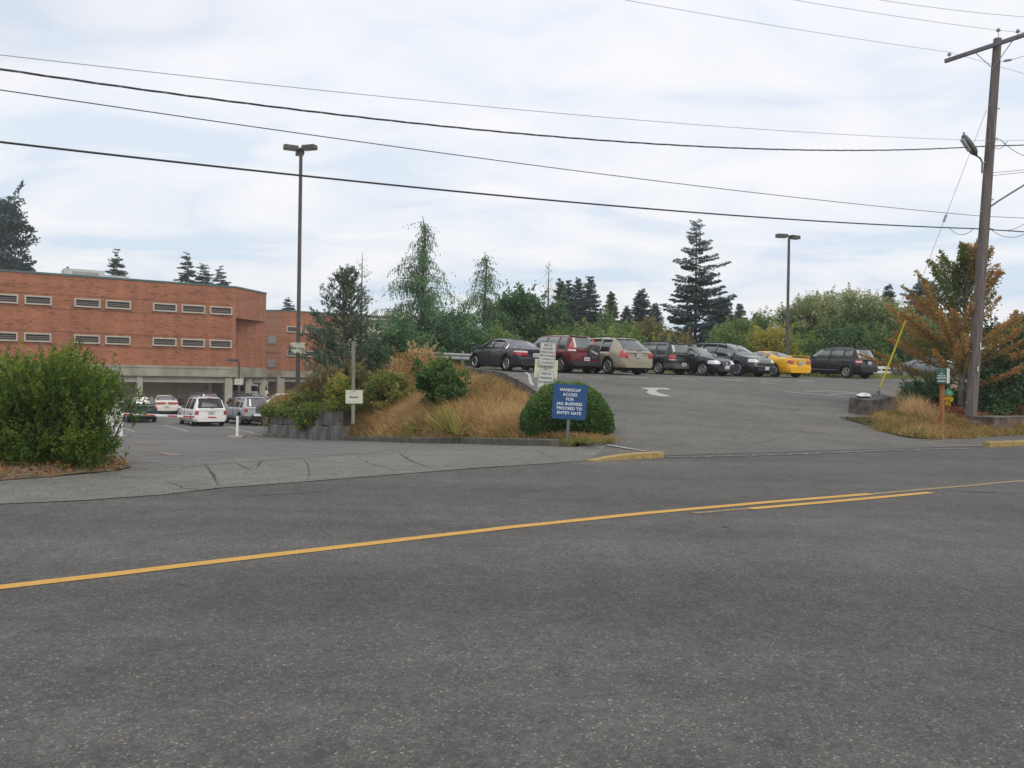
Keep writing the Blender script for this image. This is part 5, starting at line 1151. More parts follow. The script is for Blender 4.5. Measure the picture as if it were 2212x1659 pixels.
# hydrant
hp = at(2041, 905, Vh); hx_ = pt(2047, 880, hp[1] + 1.6); hy = empty('fire_hydrant', (hx_.x, hx_.y, float(Vh(hx_.x, hx_.y))), R_(15), 'yellow fire hydrant with a green cap half hidden by the brown sign post', 'fire hydrant')
MB().lathe([(.15, 0), (.15, .04), (.10, .05), (.10, .50), (.135, .51), (.135, .56)], 20).build('barrel', m_hydy, hy, smooth=True)
MB().lathe([(.17, .56), (.17, .60), (.15, .66), (.10, .72), (.04, .745), (.03, .80), (.01, .80)], 20).build('cap', m_hydg, hy, smooth=True)
for s_ in (1, -1): MB().tube([(s_ * .08, 0, .42), (s_ * .19, 0, .42), (s_ * .20, 0, .42), (s_ * .235, 0, .42)], [.055, .055, .03, .02], 12).build('nozzle', m_hydy, hy, smooth=True)
MB().tube([(0, -.08, .40), (0, -.17, .40)], [.07, .075], 14).build('nozzle', m_hydy, hy, smooth=True)

# tall lamp posts
def lamp(px, ytop, Yd, label, heads, w=.15, f=G, z0=None, hs=1.0, group='tall car park lamp posts'):
    top = pt(px, ytop, Yd); zb_ = float(f(top.x, Yd)) if z0 is None else z0
    o = empty('street_lamp', (top.x, Yd, zb_), 0, label, 'street lamp', group); h = top.z - zb_
    m_ = MB(); m_.box((0, 0, h / 2 - .15), (w, w, h - .3), None, 0, .8); m_.build('pole', m_bronze, o)
    MB().box((0, 0, .25), (w * 3.2, w * 3.2, .6)).build('footing', m_bcol, o)
    for (a_, dz_) in heads:
        d = Vector((math.cos(R_(a_)), math.sin(R_(a_)), 0)); rot = Matrix.Rotation(R_(a_), 3, 'Z')
        hd_ = MB().box(d * (.55 * hs) + Vector((0, 0, h - .18 + dz_)), (.78 * hs, .42 * hs, .24 * hs), rot).build('lamp_head', m_bronze, o, bevel=.012)
        MB().box(d * (.55 * hs) + Vector((0, 0, h - .18 + dz_ - .125 * hs)), (.6 * hs, .34 * hs, .02), rot).build('lens', m_lens, hd_)
        MB().box(d * (.12 * hs) + Vector((0, 0, h - .18 + dz_)), (.2 * hs, .08, .09), rot).build('arm', m_bronze, hd_)
    return o
l1 = lamp(651, 314, 38.0, 'tall dark lamp post with three box heads and a cream sign, left of the bank', [(205, 0), (-20, .03), (110, -.05)], .16, f=hL, hs=.82)
cream(l1, .66, .5, pt(645, 752, 38).z - l1.location.z, y=-.13, x=.02)
lamp(1704, 504, 50.0, 'tall lamp post with two box heads rising behind the yellow coupe', [(190, 0), (30, -.02)], .15, hs=.85)
lamp(1485, 618, 72.0, 'thin far lamp post in front of the biggest fir', [(180, 0), (0, 0)], .16, group=None)
l4 = lamp(517, 773, 58.0, 'short brown lamp post with a small cream sign by the garage', [(180, 0)], .13, f=hL, hs=.8, group=None)
cream(l4, .54, .42, pt(515, 824.6, 58).z - l4.location.z, y=-.1)
tq = pt(1440, 722, 90); tpz = float(G(tq.x, 90)); tpole = empty('utility_pole', (tq.x, 90, tpz), .2, 'small far utility pole with a pale crossarm behind the dark wagon', 'pole')
MB().tube([(0, 0, 0), (0, 0, tq.z - tpz)], [.16, .12], 8).build('shaft', m_gpost, tpole); MB().b2((-.55, -.2, tq.z - tpz - .35), (.55, -.1, tq.z - tpz - .2)).build('crossarm', m_scream, tpole)

# barrier gate
gd = 34.0
def on_low(px, d): r = ray(px, 800); x = r.x / r.y * d; return (x, d, float(hL(x, d)))
p = on_low(514.6, 34.6); gpst = empty('barrier_post', p, 0, 'white rest post on a small slab at the free end of the barrier arm', 'post')
MB().box((0, 0, .03), (.58, .5, .10)).build('slab', m_bconc, gpst); MB().box((0, 0, .48), (.09, .09, .84)).build('post', m_white, gpst, bevel=.008)
p = on_low(263.5, 33.0); bp_ = empty('bollard', p, 0, 'white bollard right of the barrier cabinet', 'bollard', 'white bollards guarding the barrier cabinet'); MB().lathe([(.065, 0), (.065, .82), (.03, .86)], 14).build('post', m_white, bp_, smooth=True)
MB().box((0, 0, .01), (.5, .4, .08)).build('slab', m_bconc, bp_)
p = on_low(231, 33.6); bp_ = empty('bollard', p, 0, 'white bollard left of the barrier cabinet, partly behind leaves', 'bollard', 'white bollards guarding the barrier cabinet'); MB().lathe([(.065, 0), (.065, .82), (.03, .86)], 14).build('post', m_white, bp_, smooth=True)
p = on_low(246, 33.4); bg_ = empty('barrier_gate', p, 0, 'white car park barrier with a red striped arm across the lower entrance', 'barrier')
MB().b2((-.24, -.18, 0), (.24, .18, 1.02)).build('cabinet', m_white, bg_, bevel=.02)
a0_ = Vector((.1, -.22, pt(246, 893.5, 33.2).z - p[2])); a1_ = pt(471, 901.5, 33.2) - Vector(p)
dd = a1_ - a0_; rot = Matrix((dd.normalized(), Vector((0, 1, 0)), dd.normalized().cross(Vector((0, 1, 0))))).transposed()
arm_ = MB().box((a0_ + a1_) / 2, (dd.length, .035, .085), rot).build('arm', m_white, bg_)
st = MB()
for (u0, u1) in ((.30, .40), (.52, .61), (.67, .775), (.905, .985), (.10, .2)):
    c_ = a0_ + dd * ((u0 + u1) / 2); st.box(c_ + Vector((0, -.02, -.01)), (dd.length * (u1 - u0), .006, .055), rot)
st.build('reflector', m_redp, arm_)
p = on_low(249, 31.0); s5 = empty('sign', p, 0, 'white notice with a dark border on a grey post in front of the barrier', 'sign'); MB().tube([(0, 0, 0), (0, 0, .62)], .03, 8).build('post', m_galv, s5); MB().lathe([(.09, 0), (.09, .02)], 12).build('base_plate', m_galv, s5)
b5 = board('board', .46, .28, m_swhite, s5, y=-.04, z=.78, x=.03, border=(.014, .006)); MB().b2((-.14, -.048, .02), (.14, -.0465, .05)).build('small_print', m_ltblue, b5)
b6 = board('upper_board', .46, .30, m_swhite, s5, y=-.03, z=1.12, x=.0, border=(.012, .004))

# steel guardrail at the head of the bank and white rail fence at the right
def rail(path, zs, ht, mat, name, label, posts, post_h, cat_, wave=True, f=G):
    o = empty(name, (path[0][0], path[0][1], float(f(*path[0]))), 0, label, cat_); L0 = Vector(o.location)
    mb = MB()
    for z in zs:
        pr = [(0, -.5), (.06, -.36), (.06, -.24), (0, -.06), (0, .06), (.06, .24), (.06, .36), (0, .5)] if wave else [(0, -.5), (.04, -.5), (.04, .5), (0, .5)]
        vs = []; n = len(pr)
        for q in path:
            for (o_, h_) in pr: vs.append((q[0] - L0.x, q[1] - L0.y - o_, float(f(*q)) - L0.z + z + h_ * ht))
            for (o_, h_) in pr[::-1]: vs.append((q[0] - L0.x, q[1] - L0.y - o_ + .012, float(f(*q)) - L0.z + z + h_ * ht))
        k = 2 * n; mb.add(vs, [(k * i + j, k * i + (j + 1) % k, k * i + k + (j + 1) % k, k * i + k + j) for i in range(len(path) - 1) for j in range(k)] + [tuple(range(k)), tuple(k * (len(path) - 1) + j for j in range(k))])
    mb.build('rail', mat, o)
    a_, b_ = path[0], path[-1]
    for u in posts:
        x, y = a_[0] + (b_[0] - a_[0]) * u, a_[1] + (b_[1] - a_[1]) * u; MB().b2((x - L0.x - .07, y - L0.y + .02, float(f(x, y)) - L0.z - .3), (x - L0.x + .07, y - L0.y + .16, float(f(x, y)) - L0.z + post_h)).build('post', mat if not wave else m_gpost, o)
    return o
m_rail = M('guardrail_zinc', (0.48, 0.50, 0.50), 0.5, metal=.2, var=.15, scale=3)
ga, gb2 = pt(885, 765, 42.5), pt(1030, 765, 40.0)
rail([(ga.x, ga.y), (gb2.x, gb2.y)], [ga.z - float(hR(ga.x, ga.y))], .31, m_rail, 'guardrail', 'pale steel guardrail to the left of the graphite sedan', (.1, .45, .8), .8, 'guardrail', f=hR)
fa, fb = pt(1840, 797, 55.0), pt(2030, 797, 57.0)
rail([(fa.x, fa.y), (fb.x, fb.y)], [.62, .32], .17, m_white, 'rail_fence', 'low white rail fence between the black SUV and the grey hatchback', (.05, .33, .62, .92), .72, 'fence', wave=False)
# ------------------------------------------------------------------ vegetation
def leafmat(name, cols, transl=0.3, rough=0.6):
    m = bpy.data.materials.new(name); m.use_nodes = True; nt = m.node_tree; b = nt.nodes['Principled BSDF']; b.inputs['Roughness'].default_value = rough; b.inputs['Specular IOR Level'].default_value = 0.25
    at_ = N(nt, 'ShaderNodeAttribute', attribute_name='v'); r = N(nt, 'ShaderNodeValToRGB'); e = r.color_ramp.elements
    for i, c in enumerate(cols):
        p = i / (len(cols) - 1)
        if i == 0: e[0].position = 0; e[0].color = (*c, 1)
        elif i == len(cols) - 1: e[-1].position = 1; e[-1].color = (*c, 1)
        else: e.new(p).color = (*c, 1)
    Lk(nt, at_, 'Fac', r, 0); Lk(nt, r, 0, b, 'Base Color')
    tr = N(nt, 'ShaderNodeBsdfTranslucent'); Lk(nt, r, 0, tr, 0); ms = N(nt, 'ShaderNodeMixShader'); ms.inputs[0].default_value = transl
    o = nt.nodes['Material Output']; Lk(nt, b, 0, ms, 1); Lk(nt, tr, 0, ms, 2); Lk(nt, ms, 0, o, 0)
    return m
def fastmesh(name, V, F, v, mat, parent=None):
    k = F.shape[1]; me = bpy.data.meshes.new(name); me.vertices.add(len(V)); me.vertices.foreach_set('co', np.asarray(V, np.float32).ravel())
    me.loops.add(F.size); me.loops.foreach_set('vertex_index', F.astype(np.int32).ravel())
    me.polygons.add(len(F)); me.polygons.foreach_set('loop_start', np.arange(0, F.size, k, dtype=np.int32))
    at_ = me.attributes.new('v', 'FLOAT', 'FACE'); at_.data.foreach_set('value', np.clip(v, 0, 1).astype(np.float32))
    me.update(calc_edges=True); return link(name, me, mat, parent)
def nrm(a): return a / (np.linalg.norm(a, axis=1, keepdims=True) + 1e-9)
def leaves(name, P, S, v, mat, parent, rng, dirs=None, aspect=0.5, jit=0.5, tri=False):
    n = len(P); A_ = rng.normal(size=(n, 3))
    if dirs is not None: A_ = nrm(dirs) + A_ * jit * .577
    A_ = nrm(A_); B_ = nrm(np.cross(A_, rng.normal(size=(n, 3)))); S = np.asarray(S).reshape(-1, 1) * np.ones((n, 1)); W = S * aspect * .5
    if tri:
        V = np.stack([P + B_ * W, P - B_ * W, P + A_ * S], 1).reshape(-1, 3); F = np.arange(3 * n).reshape(-1, 3)
    else:
        V = np.stack([P, P + A_ * S * .45 + B_ * W, P + A_ * S, P + A_ * S * .45 - B_ * W], 1).reshape(-1, 3); F = np.arange(4 * n).reshape(-1, 4)
    return fastmesh(name, V, F, v, mat, parent)
m_bark = M('bark', (0.055, 0.042, 0.033), 0.9, scale=5, col2=(0.13, 0.105, 0.085), bump=0.6); m_barkg = M('grey_bark', (0.13, 0.13, 0.12), 0.9, scale=6, col2=(0.26, 0.25, 0.23), bump=0.4)
LM = {
 'fir': leafmat('veiled_fir_needles', [(0.022, 0.049, 0.045), (0.048, 0.089, 0.081), (0.092, 0.146, 0.126)], 0.12),  # pale bluish veil over the far firs is put into this needle colour
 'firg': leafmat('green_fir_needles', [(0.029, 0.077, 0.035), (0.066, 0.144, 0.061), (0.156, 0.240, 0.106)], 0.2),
 'cedar': leafmat('cedar_sprays', [(0.044, 0.104, 0.056), (0.099, 0.198, 0.094), (0.209, 0.319, 0.140)], 0.25),
 'pine': leafmat('pine_needles', [(0.052, 0.087, 0.062), (0.113, 0.161, 0.103), (0.236, 0.290, 0.177)], 0.15),
 'ever': leafmat('evergreen_leaves', [(0.028, 0.083, 0.034), (0.071, 0.155, 0.062), (0.165, 0.248, 0.093)], 0.2),
 'bush': leafmat('bush_leaves', [(0.035, 0.085, 0.016), (0.115, 0.19, 0.028), (0.30, 0.34, 0.060)], 0.38),
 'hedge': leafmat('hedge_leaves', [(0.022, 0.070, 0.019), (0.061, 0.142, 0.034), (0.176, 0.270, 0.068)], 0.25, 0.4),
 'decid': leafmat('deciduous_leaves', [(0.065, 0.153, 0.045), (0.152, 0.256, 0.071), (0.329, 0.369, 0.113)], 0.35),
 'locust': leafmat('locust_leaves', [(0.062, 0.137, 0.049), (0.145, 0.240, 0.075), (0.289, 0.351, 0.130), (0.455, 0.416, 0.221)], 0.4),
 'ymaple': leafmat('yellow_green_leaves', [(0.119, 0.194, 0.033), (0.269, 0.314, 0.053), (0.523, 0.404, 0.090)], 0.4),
 'omaple': leafmat('autumn_leaves', [(0.09, 0.16, 0.04), (0.24, 0.23, 0.06), (0.50, 0.29, 0.09), (0.58, 0.25, 0.12)], 0.4),
 'brown': leafmat('browning_leaves', [(0.090, 0.120, 0.045), (0.210, 0.180, 0.068), (0.330, 0.225, 0.105)], 0.3),
 'dry': leafmat('dry_grass', [(0.15, 0.125, 0.04), (0.34, 0.215, 0.08), (0.52, 0.335, 0.14), (0.68, 0.50, 0.27)], 0.35, 0.8),
 'weed': leafmat('weeds', [(0.065, 0.129, 0.031), (0.183, 0.224, 0.052), (0.402, 0.328, 0.095)], 0.3),
 'ivy': leafmat('ivy_leaves', [(0.046, 0.113, 0.024), (0.119, 0.216, 0.038), (0.274, 0.310, 0.061), (0.311, 0.103, 0.052)], 0.25),
 'litter': leafmat('fallen_leaves', [(0.120, 0.042, 0.018), (0.264, 0.090, 0.036), (0.360, 0.192, 0.084)], 0.1, 0.8),
}
def wood(pathlist, name, mat, parent):
    mb = MB()
    for (ps, rs) in pathlist: mb.tube(ps, rs, 7, cap=False)
    return mb.build(name, mat, parent, smooth=True)
def place(px, Yd, f=G):
    r = ray(px, 800); x = r.x / r.y * Yd; return (x, Yd, float(f(x, Yd)))
def top_h(px, py, p): r = ray(px, py); return CAM_H + r.z * p[1] / r.y - p[2]
def ppm(Yd): return FPX / Yd

def conifer(px, py, Yd, rpx, label, kind='fir', z0=.06, droop=.25, up=0.0, dens=1.0, leaf=.30, taper=.85, whorl=None, seed=1, f=G, group='distant evergreens', lean=0.0, name='fir_tree', gaps=0.0, barem=m_bark, bare_top=0.0, base=None, hang=0.35, irr=.25):
    rng = np.random.default_rng(seed); p = base or place(px, Yd, f); h = top_h(px, py, p); R = rpx / ppm(Yd)
    t = empty(name, p, 0, label, 'tree', group); whorl = whorl or max(.28, h / 26)
    tr = [((0, 0, -.3), (0, 0, h * .3), (lean * .3, 0, h * .6), (lean, 0, h * .995)), [max(.06, h * .014), h * .011, h * .007, .012]]
    paths = [tuple(tr)]; P = []; Dr = []; S = []; Vv = []
    z = h * z0
    while z < h * .985:
        u = (z - h * z0) / (h * (1 - z0)); L = R * (1 - u) ** taper * (1 if u > .06 else .8) + .08
        nb = int(rng.integers(5, 8) * max(1, dens * .9)); a0 = rng.uniform(0, 6.28)
        for k in range(nb):
            if rng.random() < gaps: continue
            a = a0 + 6.283 * k / nb + rng.normal(0, .25); l = L * rng.uniform(1 - irr * 1.6, 1 + irr * .6); zz = z + rng.uniform(-.75, .75) * whorl
            if rng.random() < irr * .25: l *= 1.25
            n = max(3, int(l / (leaf * .55) * dens)); s = np.linspace(.08, 1, n)
            dz = (up + .35 * u) * l * s - droop * l * (s ** 1.6) + (droop * .45 + .08) * l * np.maximum(0, s - .7) * 1.6
            bx = np.cos(a) * l * s + lean * zz / h; by = np.sin(a) * l * s; bz = zz + dz
            if l > .8 and h < 25 and dens > .55: paths.append((tuple((bx[i], by[i], bz[i]) for i in (0, n // 2, n - 1)), [.012 + .012 * l, .012, .004]))
            side = np.array([-np.sin(a), np.cos(a), 0]); fw = np.array([np.cos(a), np.sin(a), -droop * .6])
            vb = rng.uniform(.1, .75)
            m_ = int(5 * dens) if dens >= 1 else 4
            for q in range(m_):
                w_ = (1 - s * .75) * l * .33; off = rng.uniform(-1, 1, n)
                pp = np.stack([bx, by, bz], 1) + side * (off * w_)[:, None] + rng.normal(0, .03, (n, 3)); pp[:, 2] -= np.abs(off) * w_ * hang + rng.uniform(0, .12, n) * leaf * 2
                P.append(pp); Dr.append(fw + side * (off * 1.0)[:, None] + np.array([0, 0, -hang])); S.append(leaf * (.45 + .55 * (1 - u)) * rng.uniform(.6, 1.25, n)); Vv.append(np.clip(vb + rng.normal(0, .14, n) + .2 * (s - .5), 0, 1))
        z += whorl * (1.15 - .4 * u)
    P = np.concatenate(P); wood(paths, 'trunk', barem, t)
    leaves('crown', P, np.concatenate(S), np.concatenate(Vv), LM[kind], t, rng, np.concatenate(Dr), .34, .35)
    return t
def clumps(rng, n, rx, ry, rz, c, shell=.55):
    d = nrm(rng.normal(size=(n, 3))); r = shell + (1 - shell) * rng.random(n) ** .6; return d * r[:, None] * np.array([rx, ry, rz]) + np.array(c)
def broadleaf(px, py, Yd, rpx, label, kind='decid', crown0=.12, ncl=60, per=110, leaf=.16, clr=.5, seed=1, f=G, group=None, name='deciduous_tree', base=None, trunk=.0, shell=.45, ry=1.0, cols=None, vbias=0.0, topv=0.0, barem=m_bark, aspect=.6, cat='tree', up=.0, flat=.7, irr=.17, sprig=.7):
    rng = np.random.default_rng(seed); p = base or place(px, Yd, f); h = top_h(px, py, p); R = rpx / ppm(Yd)
    t = empty(name, p, 0, label, cat, group); z0 = h * crown0; rz = (h - z0) / 2; cz = z0 + rz
    Cc = clumps(rng, ncl, R * .86, R * ry * .86, rz * .88, (0, 0, cz), shell)
    # lower half fuller
    dd_ = nrm(Cc - np.array([0, 0, cz])); ph = rng.uniform(0, 6.28, 6); lum = 1 + irr * (np.sin(dd_[:, 0] * 3.1 + ph[0]) * np.sin(dd_[:, 2] * 3.7 + ph[1]) + .6 * np.sin(dd_[:, 1] * 4 + ph[2]) + .5 * np.sin(dd_[:, 0] * 7 + dd_[:, 2] * 5 + ph[3]))
    Cc = np.array([0, 0, cz]) + (Cc - np.array([0, 0, cz])) * lum[:, None]
    low = Cc[:, 2] < cz; Cc[low, 0] *= 1.08; Cc[:, :2] *= rng.uniform(.85, 1.12, (ncl, 1))
    Cc = Cc[Cc[:, 2] > .15]
    paths = [(((0, 0, -.3), (0.02, 0, z0 + rz * .4), (0, 0, cz + rz * .5)), [h * .02 + .02, h * .014 + .01, .02])]
    for c in Cc[::2]:
        s0 = np.array([0, 0, min(c[2] * .55, cz)]); m_ = (s0 + c) / 2 + rng.normal(0, .08, 3) * R * .4; paths.append(((tuple(s0), tuple(m_), tuple(c)), [.012 + h * .005, .008 + h * .003, .006]))
    wood(paths, 'trunk', barem, t)
    P = []; Vv = []; Dr = []
    for c in Cc:
        k = int(per * rng.uniform(.6, 1.4)); r = clr * rng.uniform(.65, 1.3)
        d = nrm(rng.normal(size=(k, 3))); rr = rng.random(k) ** .45; q = c + d * (rr * r)[:, None] * np.array([1, 1, flat]); P.append(q); Dr.append(d + np.array([0, 0, up]))
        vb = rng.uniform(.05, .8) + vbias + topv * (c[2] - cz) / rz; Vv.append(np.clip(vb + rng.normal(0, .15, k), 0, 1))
    for c in Cc[:int(len(Cc) * sprig)]:             # shoots that stick out of the crown
        o_ = c - np.array([0, 0, cz * .8]); o_ = o_ / (np.linalg.norm(o_) + 1e-6) + rng.normal(0, .35, 3) + np.array([0, 0, .45]); o_ /= np.linalg.norm(o_); ln = clr * rng.uniform(.9, 2.0); k = int(per * .28); u = rng.random(k)
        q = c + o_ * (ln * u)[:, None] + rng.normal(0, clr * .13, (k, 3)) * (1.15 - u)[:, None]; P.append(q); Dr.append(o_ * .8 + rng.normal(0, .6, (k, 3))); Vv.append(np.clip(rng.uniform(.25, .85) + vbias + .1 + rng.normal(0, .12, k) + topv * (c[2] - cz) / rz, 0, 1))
    P = np.concatenate(P); k = P[:, 2] > .02; P = P[k]
    leaves('crown', P, leaf * rng.uniform(.6, 1.3, len(P)), np.concatenate(Vv)[k], LM[kind], t, rng, np.concatenate(Dr)[k], aspect, .9)
    return t
GF = hL
# --- far evergreens behind the brick building
FE = 'evergreens showing above the roof of the brick building'
broadleaf(-8, 372, 118, 66, 'tall ragged old conifer at the left edge above the brick building', 'fir', .25, 75, 260, .42, 1.7, 11, GF, name='conifer_tree', shell=.35, flat=.4, vbias=-.05)
conifer(52, 536, 112, 26, 'small conifer beside the tall ragged one at the left edge', seed=12, f=GF, group=FE, leaf=.42, dens=2.0, z0=.72)
conifer(25, 560, 116, 30, 'low dark conifer under the tall ragged one at the left edge', seed=13, f=GF, group=FE, leaf=.42, dens=2.0, z0=.72)
conifer(146, 578, 125, 12, 'tip of a small conifer just clear of the brick roofline', seed=14, f=GF, group=FE, leaf=.4, dens=2.0, z0=.9)
conifer(249, 541, 112, 27, 'conifer above the roof beside the white roof unit', seed=15, f=GF, group=FE, leaf=.42, dens=2.0, z0=.72, taper=.7)
conifer(401, 547, 112, 30, 'tallest conifer above the middle of the brick roof', seed=16, f=GF, group=FE, leaf=.42, dens=2.0, z0=.72, droop=.35, taper=.75)
conifer(458, 572, 114, 30, 'bent conifer above the brick roof, left of a pair', seed=17, f=GF, group=FE, leaf=.42, dens=2.0, z0=.72, lean=-1.4, taper=.6)
conifer(484, 577, 116, 26, 'bent conifer above the brick roof, right of a pair', seed=18, f=GF, group=FE, leaf=.42, dens=2.0, z0=.72, lean=-.8, taper=.6)
broadleaf(519, 608, 118, 24, 'small round tree top near the right end of the brick roof', 'decid', .3, 30, 120, .4, 1.0, 19, GF)
conifer(619, 640, 140, 18, 'conifer tip above the farther brick wing', seed=20, f=GF, group=FE, leaf=.4, dens=2.0, z0=.82)
# --- middle group on the bank
BK = 'young trees on the bank'
mb_ = lambda px, Yd: (ray(px, 800).x / ray(px, 800).y * Yd, Yd, float(Mh(ray(px, 800).x / ray(px, 800).y * Yd, Yd)))
def pine():
    rng = np.random.default_rng(31); Yd = 36.0; p = mb_(742, Yd); h = top_h(735, 588, p); t = empty('pine_tree', p, 0, 'blue-green pine with tufted upturned branches beside the tall lamp post', 'tree', None)
    paths = [(((0, 0, -.2), (.05, 0, h * .4), (-.05, 0, h * .75), (-.1, 0, h)), [.13, .09, .05, .015])]; P = []; D_ = []; Vv = []
    for k in range(92):
        u = (k + rng.random()) / 92; z = h * (.06 + .92 * u); a = rng.uniform(0, 6.283); l = (h * .36) * (1 - u) ** .75 * rng.uniform(.6, 1.15) + .15
        if .55 < u < .62: l *= .6
        st_ = np.array([0, 0, z]); e_ = st_ + np.array([math.cos(a) * l, math.sin(a) * l, l * (.25 + .5 * u)]); mid = (st_ + e_) / 2 - np.array([0, 0, .12 * l])
        paths.append(((tuple(st_), tuple(mid), tuple(e_)), [.03, .02, .01])); vb = rng.uniform(.15, .8)
        for s in np.linspace(.3, 1, max(3, int(l / .20))):
            c = (1 - s) ** 2 * st_ + 2 * s * (1 - s) * mid + s * s * e_
            for sub in range(4):
                c2 = c + rng.normal(0, .12, 3) * (1.2 if s < .95 else .6); ax = nrm((e_ - st_)[None] + rng.normal(0, .5, (1, 3)) + np.array([[0, 0, .8]]))[0]; n = 16
                q = c2 + ax * rng.uniform(0, .22, n)[:, None]; P.append(q); D_.append(ax + rng.normal(0, .75, (n, 3))); Vv.append(np.clip(vb + rng.normal(0, .15, n), 0, 1))
    wood(paths, 'trunk', m_bark, t); P = np.concatenate(P); leaves('crown', P, .12 * rng.uniform(.7, 1.2, len(P)), np.concatenate(Vv), LM['pine'], t, rng, np.concatenate(D_), .30, .2)
pine()
conifer(779, 545, 41, 50, 'thin sparse spruce sapling with a long bare tip behind the pine', 'firg', seed=32, base=mb_(779, 41), z0=.02, up=.35, droop=.1, leaf=.16, dens=.62, whorl=.42, irr=.4, group=None, name='spruce_tree', taper=.8, hang=.1)
def weeping(px, py, Yd, rpx, label, seed, kind='cedar', dens=1.0, tipbend=.5, z0=.03, strand=.9, name='cedar_tree'):
    rng = np.random.default_rng(seed); p = mb_(px, Yd); h = top_h(px, py, p); R = rpx / ppm(Yd); t = empty(name, p, 0, label, 'tree', None)
    paths = [(((0, 0, -.2), (.0, 0, h * .5), (.1, 0, h * .86), (.0, 0, h * .965), (-.12 * tipbend, 0, h), (-.28 * tipbend, 0, h * .985)), [.13, .09, .04, .02, .012, .006])]; P = []; D_ = []; Vv = []; S = []
    nb = int(84 * dens)
    for k in range(nb):
        u = (k + rng.random()) / nb; z = h * (z0 + (.96 - z0) * u); a = rng.uniform(0, 6.283); l = (R * (1 - u) ** 1.15 + .22) * rng.uniform(.5, 1.2)
        n = max(6, int(l / .07)); s = np.linspace(0, 1, n); dz = l * (.55 * s - .62 * s ** 2.4)
        bx = np.cos(a) * l * s; by = np.sin(a) * l * s; bz = z + dz
        paths.append((tuple((bx[i], by[i], bz[i]) for i in (0, n // 3, 2 * n // 3, n - 1)), [.022, .016, .010, .004])); vb = rng.uniform(.15, .85)
        for i in range(1, n):
            for q in range(3):
                if rng.random() < .30: continue
                ln = strand * (.35 + .65 * rng.random()) * (.40 + .8 * (1 - u)) * (1.1 - .5 * s[i]); m_ = max(3, int(ln / .09)); tt = np.linspace(0, 1, m_)
                ox, oy = rng.normal(0, .12, 2); q_ = np.stack([bx[i] + ox * (1 + tt), by[i] + oy * (1 + tt), bz[i] - ln * tt], 1) + rng.normal(0, .015, (m_, 3))
                P.append(q_); D_.append(np.tile([ox * 1.2 + rng.normal(0, .3), oy * 1.2 + rng.normal(0, .3), -1.0], (m_, 1))); Vv.append(np.clip(vb + rng.normal(0, .12, m_), 0, 1)); S.append(.16 * rng.uniform(.7, 1.3, m_))
    wood(paths, 'trunk', m_bark, t); P = np.concatenate(P); leaves('crown', P, np.concatenate(S), np.concatenate(Vv), LM[kind], t, rng, np.concatenate(D_), .26, .45)
weeping(910, 466, 44, 165, 'tall weeping conifer with a hooked tip and hanging sprays', 33, dens=1.3, strand=.8)
weeping(1044, 543, 48, 112, 'slimmer light green drooping conifer right of the tall weeping one', 34, dens=1.0, tipbend=.15, strand=.5)
conifer(1182, 566, 50, 62, 'thin bare-topped sapling rising from the round dark tree', 'firg', seed=35, base=mb_(1182, 50)[:2] + (2.2,), z0=.02, up=.4, droop=.08, leaf=.16, dens=.6, whorl=.45, irr=.5, group=None, name='spruce_tree', hang=.1)
broadleaf(1132, 628, 52, 84, 'round dense dark green tree in the middle behind the parked cars', 'ever', .0, 120, 170, .20, .75, 36, lambda x, y: 2.2 + 0 * x, shell=.6, name='evergreen_tree', up=.5)
broadleaf(860, 680, 41, 62, 'loose green shrub below the tall weeping conifer', 'cedar', .0, 60, 130, .13, .5, 37, Mh, name='shrub', cat='shrub', group=None)
broadleaf(980, 672, 43, 60, 'feathery green shrub between the two drooping conifers', 'cedar', .0, 60, 130, .13, .5, 38, Mh, name='shrub', cat='shrub', flat=1.0)
broadleaf(805, 735, 37, 50, 'dark green shrub right of the pine', 'firg', .0, 50, 130, .12, .45, 39, Mh, name='shrub', cat='shrub')
broadleaf(1065, 712, 46, 60, 'low mid green shrub behind the graphite sedan', 'decid', .0, 60, 120, .14, .5, 40, lambda x, y: 2.0 + 0 * x, name='shrub', cat='shrub')
broadleaf(1215, 700, 50, 60, 'green shrub above the maroon SUV', 'decid', .0, 55, 120, .15, .55, 41, name='shrub', cat='shrub')
broadleaf(1290, 705, 52, 60, 'bright green shrub above the champagne crossover', 'decid', .0, 55, 120, .16, .55, 42, name='shrub', cat='shrub', vbias=.1)
# --- evergreens behind the upper car park
for (px, py, Yd, r, sd, lb, kd) in [(1226, 606, 86, 26, 51, 'leftmost of the dark fir group above the maroon SUV', 'fir'), (1246, 600, 88, 28, 52, 'second dark fir of the group above the maroon SUV', 'fir'), (1272, 597, 84, 34, 53, 'broadest dark fir of the group above the maroon SUV', 'fir'),
    (1208, 603, 82, 30, 50, 'dark fir just left of the dark fir group, behind the thin sapling', 'firg'), (1318, 630, 80, 26, 54, 'paler fir just right of the dark fir group', 'firg'), (1383, 623, 88, 40, 55, 'fir between the pale fir and the biggest one', 'fir'), (1352, 660, 95, 26, 56, 'small low fir left of the biggest one', 'fir'), (1413, 655, 92, 28, 57, 'low fir tucked against the left side of the biggest one', 'fir'),
    (1556, 642, 80, 54, 58, 'dark fir overlapping the right side of the biggest one', 'fir'), (1596, 657, 92, 26, 59, 'small pointed fir right of the biggest one', 'fir'), (1630, 676, 98, 20, 60, 'tiny pointed fir left of the yellow-green tree', 'fir'), (1916, 615, 82, 34, 61, 'dark fir tip above the black boxy SUV', 'fir'), (1992, 601, 84, 58, 62, 'broad dark fir left of the orange maple', 'fir')]:
    conifer(px, py, Yd, r * 1.3, lb, kd, seed=sd, leaf=.40, z0=.1, dens=2.0, taper=.72 if sd != 62 else .55, droop=.3, group='firs behind the upper car park')
